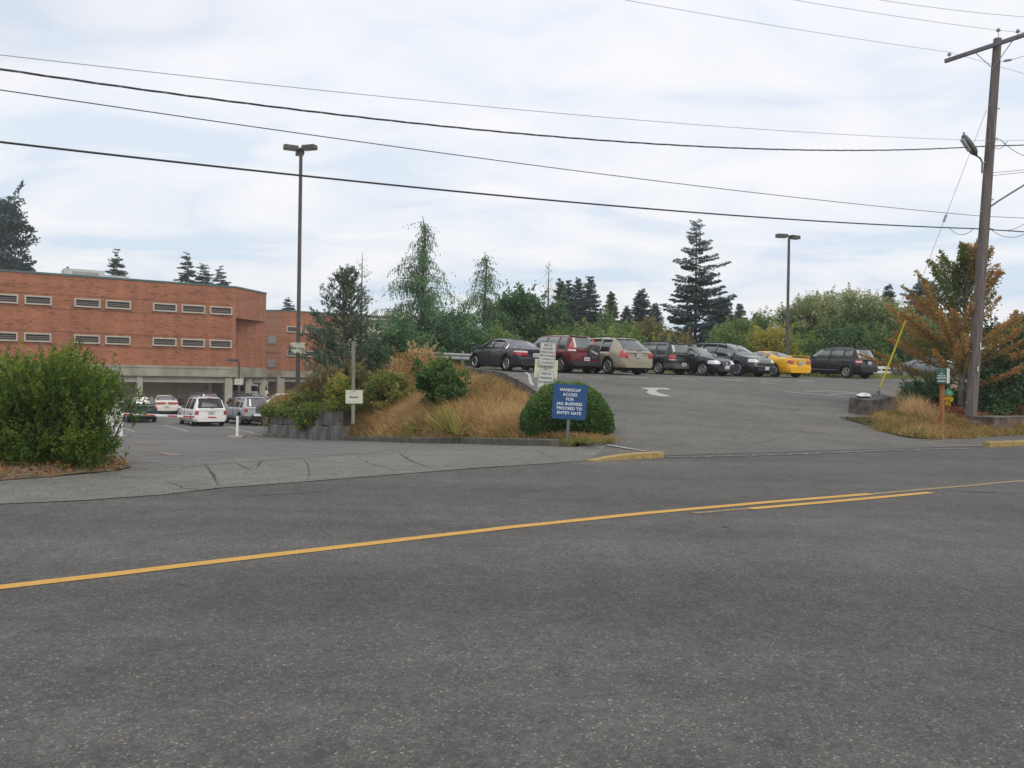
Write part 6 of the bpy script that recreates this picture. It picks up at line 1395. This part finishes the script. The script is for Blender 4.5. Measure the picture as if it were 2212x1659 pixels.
def bigfir():
    conifer(1500, 476, 72, 100, 'biggest fir, tall and layered with gaps, above the black cars', 'fir', seed=7, leaf=.36, z0=.03, droop=.18, up=.08, dens=2.0, whorl=.74, irr=.32, taper=.74, group='firs behind the upper car park', hang=.32, gaps=.10)
bigfir()
# --- broadleaf belt
BB = 'leafy trees along the back of the upper car park'
for (px, py, Yd, r, lb, kd, sd, c0, ncl, lf, vbb) in [
    (1300, 690, 68, 42, 'green tree below the dark fir group', 'decid', 69, .0, 50, .2, 0), (1425, 700, 70, 44, 'dull green tree behind the browning tree', 'decid', 68, .0, 50, .2, -.1), (1395, 688, 64, 44, 'browning leafy tree left of the biggest fir', 'brown', 71, .1, 50, .2, 0), (1345, 700, 60, 52, 'low green tree right of the bright green shrub', 'decid', 72, .0, 60, .2, 0), (1452, 722, 60, 40, 'low olive tree between the browning tree and the biggest fir', 'brown', 70, .0, 50, .2, -.1),
    (1562, 706, 62, 46, 'soft green tree below the biggest fir', 'decid', 73, .0, 60, .2, .05), (1600, 690, 64, 46, 'green leafy tree behind the facing black SUV', 'decid', 74, .0, 60, .2, .1), (1640, 668, 66, 36, 'loose-topped green tree left of the far lamp post', 'decid', 75, .1, 45, .2, 0),
    (1664, 708, 56, 50, 'yellow-green maple with orange tips above the yellow coupe', 'ymaple', 76, .0, 60, .20, 0),
    (1708, 660, 62, 42, 'feathery tree behind the foot of the lamp post', 'locust', 77, .1, 50, .16, .1), (1752, 622, 61, 62, 'tallest feathery tree with pale tips right of the lamp post', 'locust', 78, .15, 85, .16, .12), (1815, 618, 63, 62, 'feathery tree with thin brownish top above the black boxy SUV', 'locust', 79, .15, 85, .16, .15),
    (1872, 622, 61, 56, 'feathery tree with a pale ragged crown, right of centre of the belt', 'locust', 80, .15, 75, .16, .15), (1925, 655, 60, 50, 'feathery green tree behind the yellow guy guard', 'locust', 81, .1, 65, .16, .05), (1975, 668, 59, 50, 'feathery green tree right of the yellow guy guard', 'locust', 82, .05, 60, .16, .0),
    (2035, 690, 58, 60, 'green tree behind the orange maple', 'decid', 83, .0, 60, .18, -.05)]:
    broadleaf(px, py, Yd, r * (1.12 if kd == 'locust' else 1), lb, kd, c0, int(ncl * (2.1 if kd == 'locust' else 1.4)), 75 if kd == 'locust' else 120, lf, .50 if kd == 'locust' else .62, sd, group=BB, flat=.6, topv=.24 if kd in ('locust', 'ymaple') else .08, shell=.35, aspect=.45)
for (px, py, r, sd, lb) in [(1500, 757, 50, 91, 'leftmost dark shrub of the low belt behind the black cars'), (1575, 752, 60, 92, 'low shrub behind the facing black sedan'), (1640, 756, 50, 93, 'low shrub left of the yellow coupe roof'), (1725, 716, 66, 94, 'dark shrub behind the rear of the yellow coupe'), (1800, 706, 66, 95, 'dark shrub above the front of the black boxy SUV'), (1870, 712, 66, 96, 'dark shrub above the rear of the black boxy SUV'), (1935, 730, 60, 97, 'dark shrub behind the white rail fence'), (1990, 745, 60, 98, 'dark shrub behind the grey hatchback'), (2050, 748, 60, 99, 'dark shrub behind the orange maple trunk')]:
    broadleaf(px, py, 58.5, r, lb, 'ever' if sd % 2 else 'decid', .0, 55, 130, .17, .7, sd, group='dark shrubs filling the foot of the tree belt', name='shrub', cat='shrub', vbias=-.05)
for (px, py, r, sd, lb) in [(1270, 758, 46, 191, 'low shrub behind the roof of the maroon SUV'), (1360, 748, 50, 192, 'low shrub behind the champagne crossover'), (1430, 745, 50, 193, 'low shrub behind the dark wagon'), (1180, 758, 44, 194, 'low shrub between the graphite sedan and the maroon SUV')]:
    broadleaf(px, py, 55, r, lb, 'decid', .0, 45, 130, .16, .6, sd, group='low shrubs behind the left cars', name='shrub', cat='shrub')

# --- orange maple
def omaple():
    rng = np.random.default_rng(5); p0 = place(2076, 29.0, Vh); p = (p0[0], p0[1], float(Vh(p0[0], p0[1]))); h = top_h(2090, 535, p); t = empty('maple_tree', p, 0, 'orange and green autumn maple with fanning branches behind the utility pole', 'tree')
    paths = [(((0, 0, -.2), (.02, 0, .9), (.08, 0, h * .4), (.15, 0, h * .75), (.2, 0, h * .97)), [.13, .11, .075, .04, .012])]; P = []; D_ = []; Vv = []
    for k in range(100):
        u = (k + rng.random()) / 88 if k < 88 else rng.uniform(.0, .34); z = h * (.13 + .78 * u); a = rng.uniform(0, 6.283) if k < 88 else rng.uniform(2.2, 4.4); el = rng.uniform(.12, .5) + .95 * u; l = (2.55 * (1 - u ** 1.5) + .8) * rng.uniform(.7, 1.05)
        st_ = np.array([.02 + .15 * u, 0, z]); d = np.array([math.cos(a) * math.cos(el), math.sin(a) * math.cos(el), math.sin(el)]); e_ = st_ + d * l; mid = (st_ + e_) / 2 + np.array([0, 0, -.06 * l])
        paths.append(((tuple(st_), tuple(mid), tuple(e_)), [.03, .018, .006]))
        # colour: orange low-left and right, greener high on the left
        tint = .56 - .40 * (1 if (d[0] < .1 and u > .55) else 0) + .12 * (d[0] > .2) - .10 * u + rng.normal(0, .12)
        for s in np.linspace(.22, 1, int(9 + l * 6)):
            c = (1 - s) ** 2 * st_ + 2 * s * (1 - s) * mid + s * s * e_; w_ = .27 * (1.1 - s) + .05; n = 18 if s > .45 else 12
            q = c + rng.normal(0, 1, (n, 3)) * w_ * .48 * np.array([1, 1, .5]); P.append(q); D_.append(d + rng.normal(0, .8, (n, 3)) - np.array([0, 0, .2])); Vv.append(np.clip(tint + rng.normal(0, .13, n) + .34 * (s - .6), 0, 1))
    wood(paths, 'trunk', m_barkg, t); P = np.concatenate(P); leaves('crown', P, .085 * rng.uniform(.7, 1.3, len(P)), np.concatenate(Vv), LM['omaple'], t, rng, np.concatenate(D_), .62, .7)
omaple()
vh_ = lambda px, Yd: (ray(px, 800).x / ray(px, 800).y * Yd, Yd, float(Vh(ray(px, 800).x / ray(px, 800).y * Yd, Yd)))
broadleaf(2205, 678, 31, 110, 'large dark green holly-like bush behind the low wall at the right edge', 'ever', .0, 130, 260, .10, .42, 111, base=vh_(2215, 31), name='bush', cat='bush', shell=.7)
broadleaf(2165, 770, 28.5, 62, 'dark green bush between the pole and the low wall', 'ever', .0, 70, 220, .09, .33, 112, base=vh_(2160, 28.5), name='bush', cat='bush', shell=.6)
broadleaf(2010, 822, 29.5, 50, 'dark leafy shrub left of the green sign', 'ever', .0, 55, 170, .09, .3, 113, base=vh_(2012, 29.5), name='shrub', cat='shrub', shell=.5)
# --- shrubs and bushes on the bank
def bushy(px, py, Yd, rpx, label, kind, seed, ncl, per, leaf, clr, f=Mh, name='bush', cat='bush', up=.6, ry=1.0, **k): return broadleaf(px, py, Yd, rpx, label, kind, .0, ncl, per, leaf, clr, seed, base=(mb_(px, Yd) if f is Mh else None), name=name, cat=cat, up=up, ry=ry, **k)
bushy(958, 774, 28.5, 58, 'bright green bushy conifer in the dry grass of the bank', 'hedge', 121, 90, 170, .085, .24, shell=.3, irr=.26, sprig=1.0, vbias=.12)
bushy(838, 800, 31.5, 52, 'yellow-green shrub on the bank behind the cream sign post', 'weed', 122, 70, 150, .09, .3)
bushy(745, 790, 34, 60, 'dull green shrub at the foot of the pine', 'brown', 123, 60, 150, .09, .3)
bushy(690, 812, 36.2, 40, 'reddish brown bramble above the stacked wall', 'brown', 124, 45, 130, .08, .28, vbias=.2)
bushy(735, 800, 32, 30, 'lime green shrub just left of the cream sign post', 'ymaple', 125, 30, 120, .08, .22)
bushy(893, 748, 34.5, 50, 'golden dry bramble on top of the bank', 'dry', 126, 42, 130, .08, .32, vbias=.15, irr=.3, sprig=1.0)
bushy(940, 790, 32.5, 40, 'straggling green weeds on the crest of the bank', 'weed', 128, 40, 70, .09, .3, irr=.3, sprig=1.0)
bushy(660, 850, 35.0, 40, 'low shrub on top of the stacked wall', 'ivy', 127, 45, 130, .08, .25)
# --- round clipped hedge
def hedge():
    rng = np.random.default_rng(9); Yd = 22.1; p = mb_(1227, Yd); p = (p[0], p[1], .08); h = top_h(1228, 823, p) ; R = 101 / ppm(Yd); t = empty('hedge', p, 0, 'round clipped green hedge behind the blue sign', 'hedge')
    n = 52000; d = nrm(rng.normal(size=(n, 3))); d[:, 2] = np.abs(d[:, 2]) * 1.0; low = rng.random(n) < .35; d[low, 2] *= .25; d = nrm(d)
    rr = 1 - np.abs(rng.normal(0, .055, n)); q = np.sign(d[:, 2]) * np.abs(d[:, 2]) ** .8
    lump = 1 + .022 * np.sin(d[:, 0] * 7 + 1) * np.sin(d[:, 2] * 6) + .018 * np.sin(d[:, 0] * 15 + d[:, 2] * 11) + .05 * np.abs(rng.normal(0, .5, n)) * (rng.random(n) < .10)
    P = np.stack([d[:, 0] * R * rr * lump, d[:, 1] * R * .95 * rr * lump, q * h * .98 * rr * lump], 1); P[:, :2] *= (1 - .10 * np.clip(.35 - P[:, 2:3] / h, 0, 1))
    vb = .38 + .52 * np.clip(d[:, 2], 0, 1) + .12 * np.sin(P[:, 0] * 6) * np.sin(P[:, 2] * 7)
    dp = (np.sin(P[:, 0] * 4 + 1) * np.sin(P[:, 2] * 5 + 2) > .72) & (rng.random(n) < .55); P = P[~dp]; vb = vb[~dp]; d = d[~dp]; n = len(P)
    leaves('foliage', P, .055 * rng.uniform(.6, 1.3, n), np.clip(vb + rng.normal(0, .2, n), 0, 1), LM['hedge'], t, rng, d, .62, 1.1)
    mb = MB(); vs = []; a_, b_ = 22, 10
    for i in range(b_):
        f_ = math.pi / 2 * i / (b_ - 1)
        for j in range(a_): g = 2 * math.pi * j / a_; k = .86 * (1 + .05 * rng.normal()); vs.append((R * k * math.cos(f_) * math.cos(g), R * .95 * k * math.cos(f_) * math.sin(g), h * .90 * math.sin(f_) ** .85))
    mb.add(vs, [(a_ * i + j, a_ * i + (j + 1) % a_, a_ * i + a_ + (j + 1) % a_, a_ * i + a_ + j) for i in range(b_ - 1) for j in range(a_)]); c = mb.build('shade_core', M('hedge_core_shade', (0.02, 0.03, 0.012), 0.95, scale=9, col2=(0.06, 0.06, 0.035), bump=1.0), t, smooth=True)  # solid dark shell: the shade inside the hedge is put into its colour
    wood([(((0, 0, -.1), (rng.normal(0, .2), rng.normal(0, .2), h * .5)), [.04, .02]) for _ in range(5)], 'stems', m_bark, t)
hedge()
# --- big bush at the left
def bigbush():
    rng = np.random.default_rng(21); t0 = at(120, 1000, Ph); t = empty('bush', (t0[0] - .2, t0[1] + .55, t0[2]), 0, 'big loose green bush at the left edge in front of the barrier', 'bush'); O = Vector(t.location)
    # outline of the crown in picture units, at the bush's own distance
    Yd = O.y; tufts = []
    top = lambda px: np.interp(px, [-130, -60, 0, 60, 85, 110, 160, 205, 240, 262, 272], [826, 796, 800, 796, 800, 784, 778, 812, 840, 868, 880])
    bot = lambda px: np.interp(px, [-130, 0, 60, 150, 200, 250, 272], [1010, 1014, 1005, 992, 965, 935, 890])
    paths = []; P = []; D_ = []; Vv = []
    rgt = lambda py: np.interp(py, [750, 780, 820, 870, 895, 930, 955, 985, 1003], [205, 238, 262, 254, 228, 208, 226, 226, 205])
    for k in range(680):
        px = rng.uniform(-120, 256); py = top(px) + (1026 - top(px)) * rng.random() ** 1.0
        if px > rgt(py): continue
        dy = rng.uniform(-1.0, 1.0) * (1 - abs((px - 60) / 260) ** 2) ** .5; q = pt(px, py, Yd + dy) - O; tufts.append(np.array(q))
    for (px, py) in [(278, 880), (292, 890), (278, 895), (268, 905), (235, 960), (215, 975), (180, 985), (240, 975), (200, 960), (222, 985)]: tufts.append(np.array(pt(px, py, Yd + rng.uniform(-.3, .3)) - O))
    for i, c in enumerate(tufts):
        if i % 3 == 0: s0 = np.array([rng.uniform(-1.2, .8) * .6 + c[0] * .2, rng.uniform(-.3, .3), 0]); paths.append(((tuple(s0), tuple((s0 + c) / 2 + np.array([0, 0, -.05])), tuple(c)), [.022, .014, .005]))
        ax = nrm(np.array([[c[0] * .35, c[1] * .5, 1.3]]) + rng.normal(0, .25, (1, 3)))[0]; vb = rng.uniform(.1, .72) + .12 * (c[2] > 1.2)
        for tw in range(9):
            b0 = c + rng.normal(0, .11, 3); a2 = nrm((ax + rng.normal(0, .35, 3))[None])[0]; n = 20; u = rng.random(n)
            P.append(b0 + a2 * (u * .22)[:, None] + rng.normal(0, .012, (n, 3))); D_.append(a2 * .9 + rng.normal(0, .6, (n, 3))); Vv.append(np.clip(vb + rng.normal(0, .10, n) + .18 * (u - .5), 0, 1))
    for k in range(10): x = rng.uniform(-1.6, .8); paths.append((((x, rng.uniform(-.4, .4), -.05), (x + rng.normal(0, .1), 0, .5), (x + rng.normal(0, .3), 0, 1.2)), [.03, .022, .01]))
    wood(paths, 'stems', m_bark, t); P = np.concatenate(P); leaves('foliage', P, .052 * rng.uniform(.7, 1.3, len(P)), np.concatenate(Vv), LM['bush'], t, rng, np.concatenate(D_), .42, .3)
bigbush()
# --- grass, weeds, ivy, litter
def blades(name, label, n, poly, f, mat, hgt, wid, seed, vfun=None, cat='stuff', bend=.5, dens=None, hfun=None, rag=.09, clump=.5):
    rng = np.random.default_rng(seed); pa = np.array(poly); lo = pa.min(0); hi = pa.max(0); X = rng.uniform(lo[0], hi[0], n * 3); Y = rng.uniform(lo[1], hi[1], n * 3); k = inside(poly, X, Y); X, Y = X[k][:n], Y[k][:n]
    if dens is not None: k = rng.random(len(X)) < dens(X, Y); X, Y = X[k], Y[k]
    nc_ = max(4, len(X) // 45); ci = rng.integers(0, len(X), nc_); pick = rng.integers(0, nc_, len(X)); sel = rng.random(len(X)) < clump
    cr_ = rng.uniform(.03, .14, nc_)[pick]; ox = rng.normal(0, 1, len(X)) * cr_; oy = rng.normal(0, 1, len(X)) * cr_; CXc, CYc = X[ci][pick], Y[ci][pick]
    X = np.where(sel, CXc + ox, X); Y = np.where(sel, CYc + oy, Y); ox = np.where(sel, ox * 3.2, 0); oy = np.where(sel, oy * 3.2, 0); ch_ = np.where(sel, rng.uniform(.7, 1.55, nc_)[pick], 1.0); cv_ = np.where(sel, rng.normal(0, .13, nc_)[pick], 0)
    X = X + rng.normal(0, rag, len(X)) * ~sel; Y = Y + rng.normal(0, rag, len(Y)) * ~sel; Y_ = Y + rng.normal(0, rag, len(X)); m_ = len(X); Z = f(X, Y); P = np.stack([X, Y, Z], 1); lump = .5 + .5 * np.sin(X * 1.7 + 3 * np.sin(Y * .9)) * np.sin(Y * 1.3 + X * .6)
    H = hgt * rng.uniform(.45, 1.15, m_) * (.7 + .45 * lump) * ch_ * (hfun(X, Y) if hfun is not None else 1)
    wdir = np.stack([.35 * np.sin(X * .8 + Y * .5), .2 * np.cos(X * .6), np.ones(m_)], 1) + rng.normal(0, .32, (m_, 3)) + np.stack([ox, oy, np.zeros(m_)], 1); A_ = nrm(wdir); B_ = nrm(np.cross(A_, rng.normal(size=(m_, 3)))) * wid
    mid = P + A_ * H[:, None] * .55; tip = P + A_ * H[:, None] + np.stack([rng.normal(0, bend, m_) * H * .5, rng.normal(0, bend, m_) * H * .5, -np.abs(rng.normal(0, bend * .4, m_)) * H], 1)
    V = np.stack([P - B_, P + B_, mid + B_ * .8, tip, mid - B_ * .8], 1).reshape(-1, 3)
    i5 = np.arange(m_)[:, None] * 5; F = i5 + np.array([[0, 1, 2, 4]]); T = i5 + np.array([[4, 2, 3, 3]])
    v = vfun(X, Y, rng) if vfun is not None else np.clip(.5 + .3 * (lump - .5) + rng.normal(0, .18, m_), 0, 1)
    v = np.clip(v + cv_, 0, 1)
    me = bpy.data.meshes.new(name); me.vertices.add(len(V)); me.vertices.foreach_set('co', V.astype(np.float32).ravel())
    tri = np.concatenate([F[:, :4].reshape(-1), (i5 + np.array([[4, 2, 3]])).reshape(-1)]); ls = np.concatenate([np.arange(0, 4 * m_, 4), 4 * m_ + np.arange(0, 3 * m_, 3)])
    me.loops.add(len(tri)); me.loops.foreach_set('vertex_index', tri.astype(np.int32)); me.polygons.add(2 * m_); me.polygons.foreach_set('loop_start', ls.astype(np.int32))
    a = me.attributes.new('v', 'FLOAT', 'FACE'); a.data.foreach_set('value', np.concatenate([v, v]).astype(np.float32)); me.update(calc_edges=True)
    o = link(name, me, mat); return tag(o, label, 'grass', None, 'stuff')
mound_front = [(p[0], p[1] + .05) for p in B] + [(WL[0] - .3, WL[1] + 3), (-10, 40), (-6, 43), (-4.0, 41), (-3.4, 39.8), (-1.35, 33.6), (0.5, 28.2), (1.8, 23.4), (2.4, 20.5)]
def vm(X, Y, rng): return np.clip(.50 + .22 * np.sin(X * 1.1 + 1.5 * np.sin(Y * .55)) + .20 * np.sin(Y * 1.3 - X * .7) * np.sin(X * 2.3 + 2) + rng.normal(0, .15, len(X)) - .35 * sst(-X, 4.6, 7.0) * sst(Y, 29, 33), 0, 1)
blades('dry_grass', 'tall dry golden grass covering the bank', 130000, mound_front, Mh, LM['dry'], .66, .0065, 61, vm, hfun=lambda X, Y: np.interp(distB(X, Y), [0, .8, 2], [.45, .9, 1.0]) * (1 - .6 * sst(X, .2, 1.2)) * np.interp(-eline(X, Y), [0, .8, 2.0], [.45, .7, 1]) * (1 + .8 * np.exp(-((X + 4.6) ** 2 + (Y - 34.5) ** 2) / 5)))
blades('seeding_grass', 'taller pale seeding stalks standing out of the dry grass on the bank', 9000, mound_front, Mh, LM['dry'], .98, .0075, 161, lambda X, Y, r: np.clip(.72 + r.normal(0, .2, len(X)), 0, 1), bend=.42, clump=.75, hfun=lambda X, Y: np.interp(distB(X, Y), [0, .8, 2], [.35, .8, 1.0]) * (1 - .75 * sst(X, .0, 1.0)) * np.interp(-eline(X, Y), [0, 1.2, 2.5], [.25, .45, 1]))
blades('dry_grass', 'short dry grass at the foot of the round hedge', 7000, [at(1180, 962)[:2], at(1318, 960)[:2], (2.6, 20.6), (2.0, 21.0), (0.6, 21.4), at(1110, 958)[:2]], Mh, LM['dry'], .2, .006, 62, rag=.2, dens=lambda X, Y: .25 + .75 * (np.sin(X * 5) * np.sin(Y * 4 + X) > -.1))
blades('green_grass', 'green grass tuft at the right foot of the hedge', 1700, [at(1225, 963)[:2], at(1316, 961)[:2], (2.45, 20.3), (1.6, 20.1)], Mh, LM['weed'], .13, .006, 63, rag=.16)
blades('weeds', 'mixed green weeds scattered over the bank', 34000, mound_front, Mh, LM['weed'], .42, .011, 64, dens=lambda X, Y: np.clip(np.sin(X * .9 + Y * .4) * np.sin(Y * .7 - X * .3) * 1.3 - .25, 0, 1) + .55 * sst(-X, 5, 7.2))
lvb = [(a, b + .05) for a, b in vb[2:]] + [(20.0, 27.6), (19, 28.0), (13.2, 27.6), (12.6, 28.6), (11.9, 27.2)]
blades('dry_grass', 'dry yellow grass on the verge around the green sign', 26000, lvb, Vh, LM['dry'], .26, .006, 65, dens=lambda X, Y: np.clip(.9 - .10 * (Y - Yk(X) - 2), .15, 1))
blades('green_grass', 'green grass on the verge by the driveway', 14000, lvb, Vh, LM['weed'], .24, .007, 66, dens=lambda X, Y: .25 + .6 * (np.sin(X * 2 + 1) * np.sin(Y * 1.7) > .1))
tx, ty = place(1997, 26.5)[:2]
blades('tall_grass', 'tall pale seeding grass clump left of the green sign', 1300, [(tx - .28, ty - .3), (tx + .3, ty - .3), (tx + .3, ty + .4), (tx - .28, ty + .4)], Vh, LM['dry'], 1.05, .007, 67, lambda X, Y, r: np.clip(.85 + r.normal(0, .12, len(X)), 0, 1), bend=.3, clump=0)
rx_, ry_ = mb_(965, 24.6)[:2]
blades('reed_clump', 'pale green reed clump in the dry grass below the conifer bush', 260, [(rx_ - .25, ry_ - .2), (rx_ + .3, ry_ - .2), (rx_ + .3, ry_ + .3), (rx_ - .25, ry_ + .3)], Mh, LM['weed'], 1.1, .012, 68, lambda X, Y, r: np.clip(.85 + r.normal(0, .1, len(X)), 0, 1), bend=.25)
back = [(13.8, 45.6), (22, 47.5), (40, 56), (40, 66), (10, 58), (-4, 50), (-3, 44.5)]
blades('rough_grass', 'rough grass strip behind the row of parked cars', 24000, back, G, LM['weed'], .34, .012, 69)
blades('dry_grass', 'thin dry grass below the big left bush', 3500, bb, Ph, LM['dry'], .22, .005, 70, dens=lambda X, Y: .5 + 0 * X)
def scatter(name, label, n, poly, f, mat, size, seed, zr=.02, kind='stuff', dens=None, vlo=0, vhi=1):
    rng = np.random.default_rng(seed); pa = np.array(poly); lo = pa.min(0); hi = pa.max(0); X = rng.uniform(lo[0], hi[0], n * 4); Y = rng.uniform(lo[1], hi[1], n * 4); k = inside(poly, X, Y); X, Y = X[k][:n], Y[k][:n]
    if dens is not None: k = rng.random(len(X)) < dens(X, Y); X, Y = X[k], Y[k]
    P = np.stack([X, Y, f(X, Y) + rng.uniform(0.004, zr, len(X))], 1); d = rng.normal(size=(len(X), 3)) * np.array([1, 1, .25])
    return tag(leaves(name, P, size * rng.uniform(.6, 1.3, len(X)), rng.uniform(vlo, vhi, len(X)), mat, None, rng, d, .6, .1), label, 'leaves', None, kind)
scatter('fallen_leaves', 'reddish brown fallen leaves under the big bush', 9000, bb, Ph, LM['litter'], .07, 81, .05)
scatter('fallen_leaves', 'reddish bark and leaves behind the low wall', 16000, [(wc[0] - .6, wc[1] + .5), (wc[0] + 8, wc[1] + 5.8), (wc[0] + 6, wc[1] + 9), (wc[0] - 2, wc[1] + 5)], lambda X, Y: Vh(X, Y) + .12, LM['litter'], .09, 82, .10)
scatter('fallen_leaves', 'dark leaf litter around the concrete anchor block', 5000, [at(1815, 905)[:2], at(1880, 922)[:2], at(1960, 925)[:2], (14.3, 30.5), (12.6, 29), (12.1, 27.4)], lambda X, Y: np.maximum(Vh(X, Y), G(X, Y)), LM['brown'], .06, 83, .04, vhi=.25)
def ivy():
    rng = np.random.default_rng(77); P = []; Vv = []; D_ = []
    L_ = wlen
    for k in range(520):                          # top mat, sloping away from the wall top
        s = rng.uniform(-.1, 1.02) * L_; o_ = rng.uniform(.0, 2.6); c = wa + wd_ * s + wn * o_; z = float(hL(c.x, c.y)) + 1.22 + .16 * min(o_, 2) * (1 - s / L_ * .5) + rng.uniform(-.02, .14); n = 60
        q = np.array([c.x, c.y, z]) + rng.normal(0, .13, (n, 3)) * np.array([1, 1, .6]); P.append(q); vb = rng.uniform(.2, .8); Vv.append(np.clip(vb + rng.normal(0, .15, n), 0, 1)); D_.append(rng.normal(0, 1, (n, 3)) + np.array([0, -.5, .6]))
    for k in range(95):                          # strands hanging over the face
        s = (.30 + .72 * rng.random() ** .8) * L_; c = wa + wd_ * s; lng = rng.uniform(.10, .35) + (.6 if .42 < s / L_ < .62 else 0) * rng.random(); n = int(90 * lng / .3)
        z0 = float(hL(c.x, c.y)) + 1.25; u = rng.random(n); q = np.stack([c.x + rng.normal(0, .09, n) - wn.x * .03, c.y + rng.normal(0, .05, n) - wn.y * .05, z0 - u * lng], 1); P.append(q); vb = rng.uniform(.1, .7); Vv.append(np.clip(vb + rng.normal(0, .15, n), 0, 1)); D_.append(rng.normal(0, .8, (n, 3)) + np.array([0, -.6, -.4]))
    for k in range(120):                          # round the left corner
        o_ = rng.uniform(0, 3.2); c = wb + wd_ * .05 + wn * o_; n = 60; z = float(hL(c.x, c.y)) + 1.28 - rng.random() ** 2 * .9; q = np.array([c.x, c.y, z]) + rng.normal(0, .12, (n, 3)); P.append(q); Vv.append(np.clip(rng.uniform(.3, 1) + rng.normal(0, .15, n), 0, 1)); D_.append(rng.normal(0, 1, (n, 3)))
    P = np.concatenate(P); D_ = np.concatenate(D_); o = leaves('ivy', P, .075 * rng.uniform(.6, 1.3, len(P)), np.concatenate(Vv), LM['ivy'], None, rng, D_, .8, .4); tag(o, 'green ivy spilling over the stacked block wall', 'ivy', None, 'stuff')
ivy()

# faint summer haze in the air
m = bpy.data.materials.new('haze'); m.use_nodes = True; nt = m.node_tree; nt.nodes.clear(); o_ = N(nt, 'ShaderNodeOutputMaterial'); v_ = N(nt, 'ShaderNodeVolumePrincipled')
v_.inputs['Color'].default_value = (0.985, 0.99, 1.0, 1); v_.inputs['Density'].default_value = 0.0006; v_.inputs['Anisotropy'].default_value = 0.2; nt.links.new(v_.outputs[0], o_.inputs['Volume'])
hz = MB().b2((-1600, -450, -4), (1600, 2600, 34)).build('haze', m); tag(hz, 'thin pale haze in the air over the whole place', None, None, 'stuff')
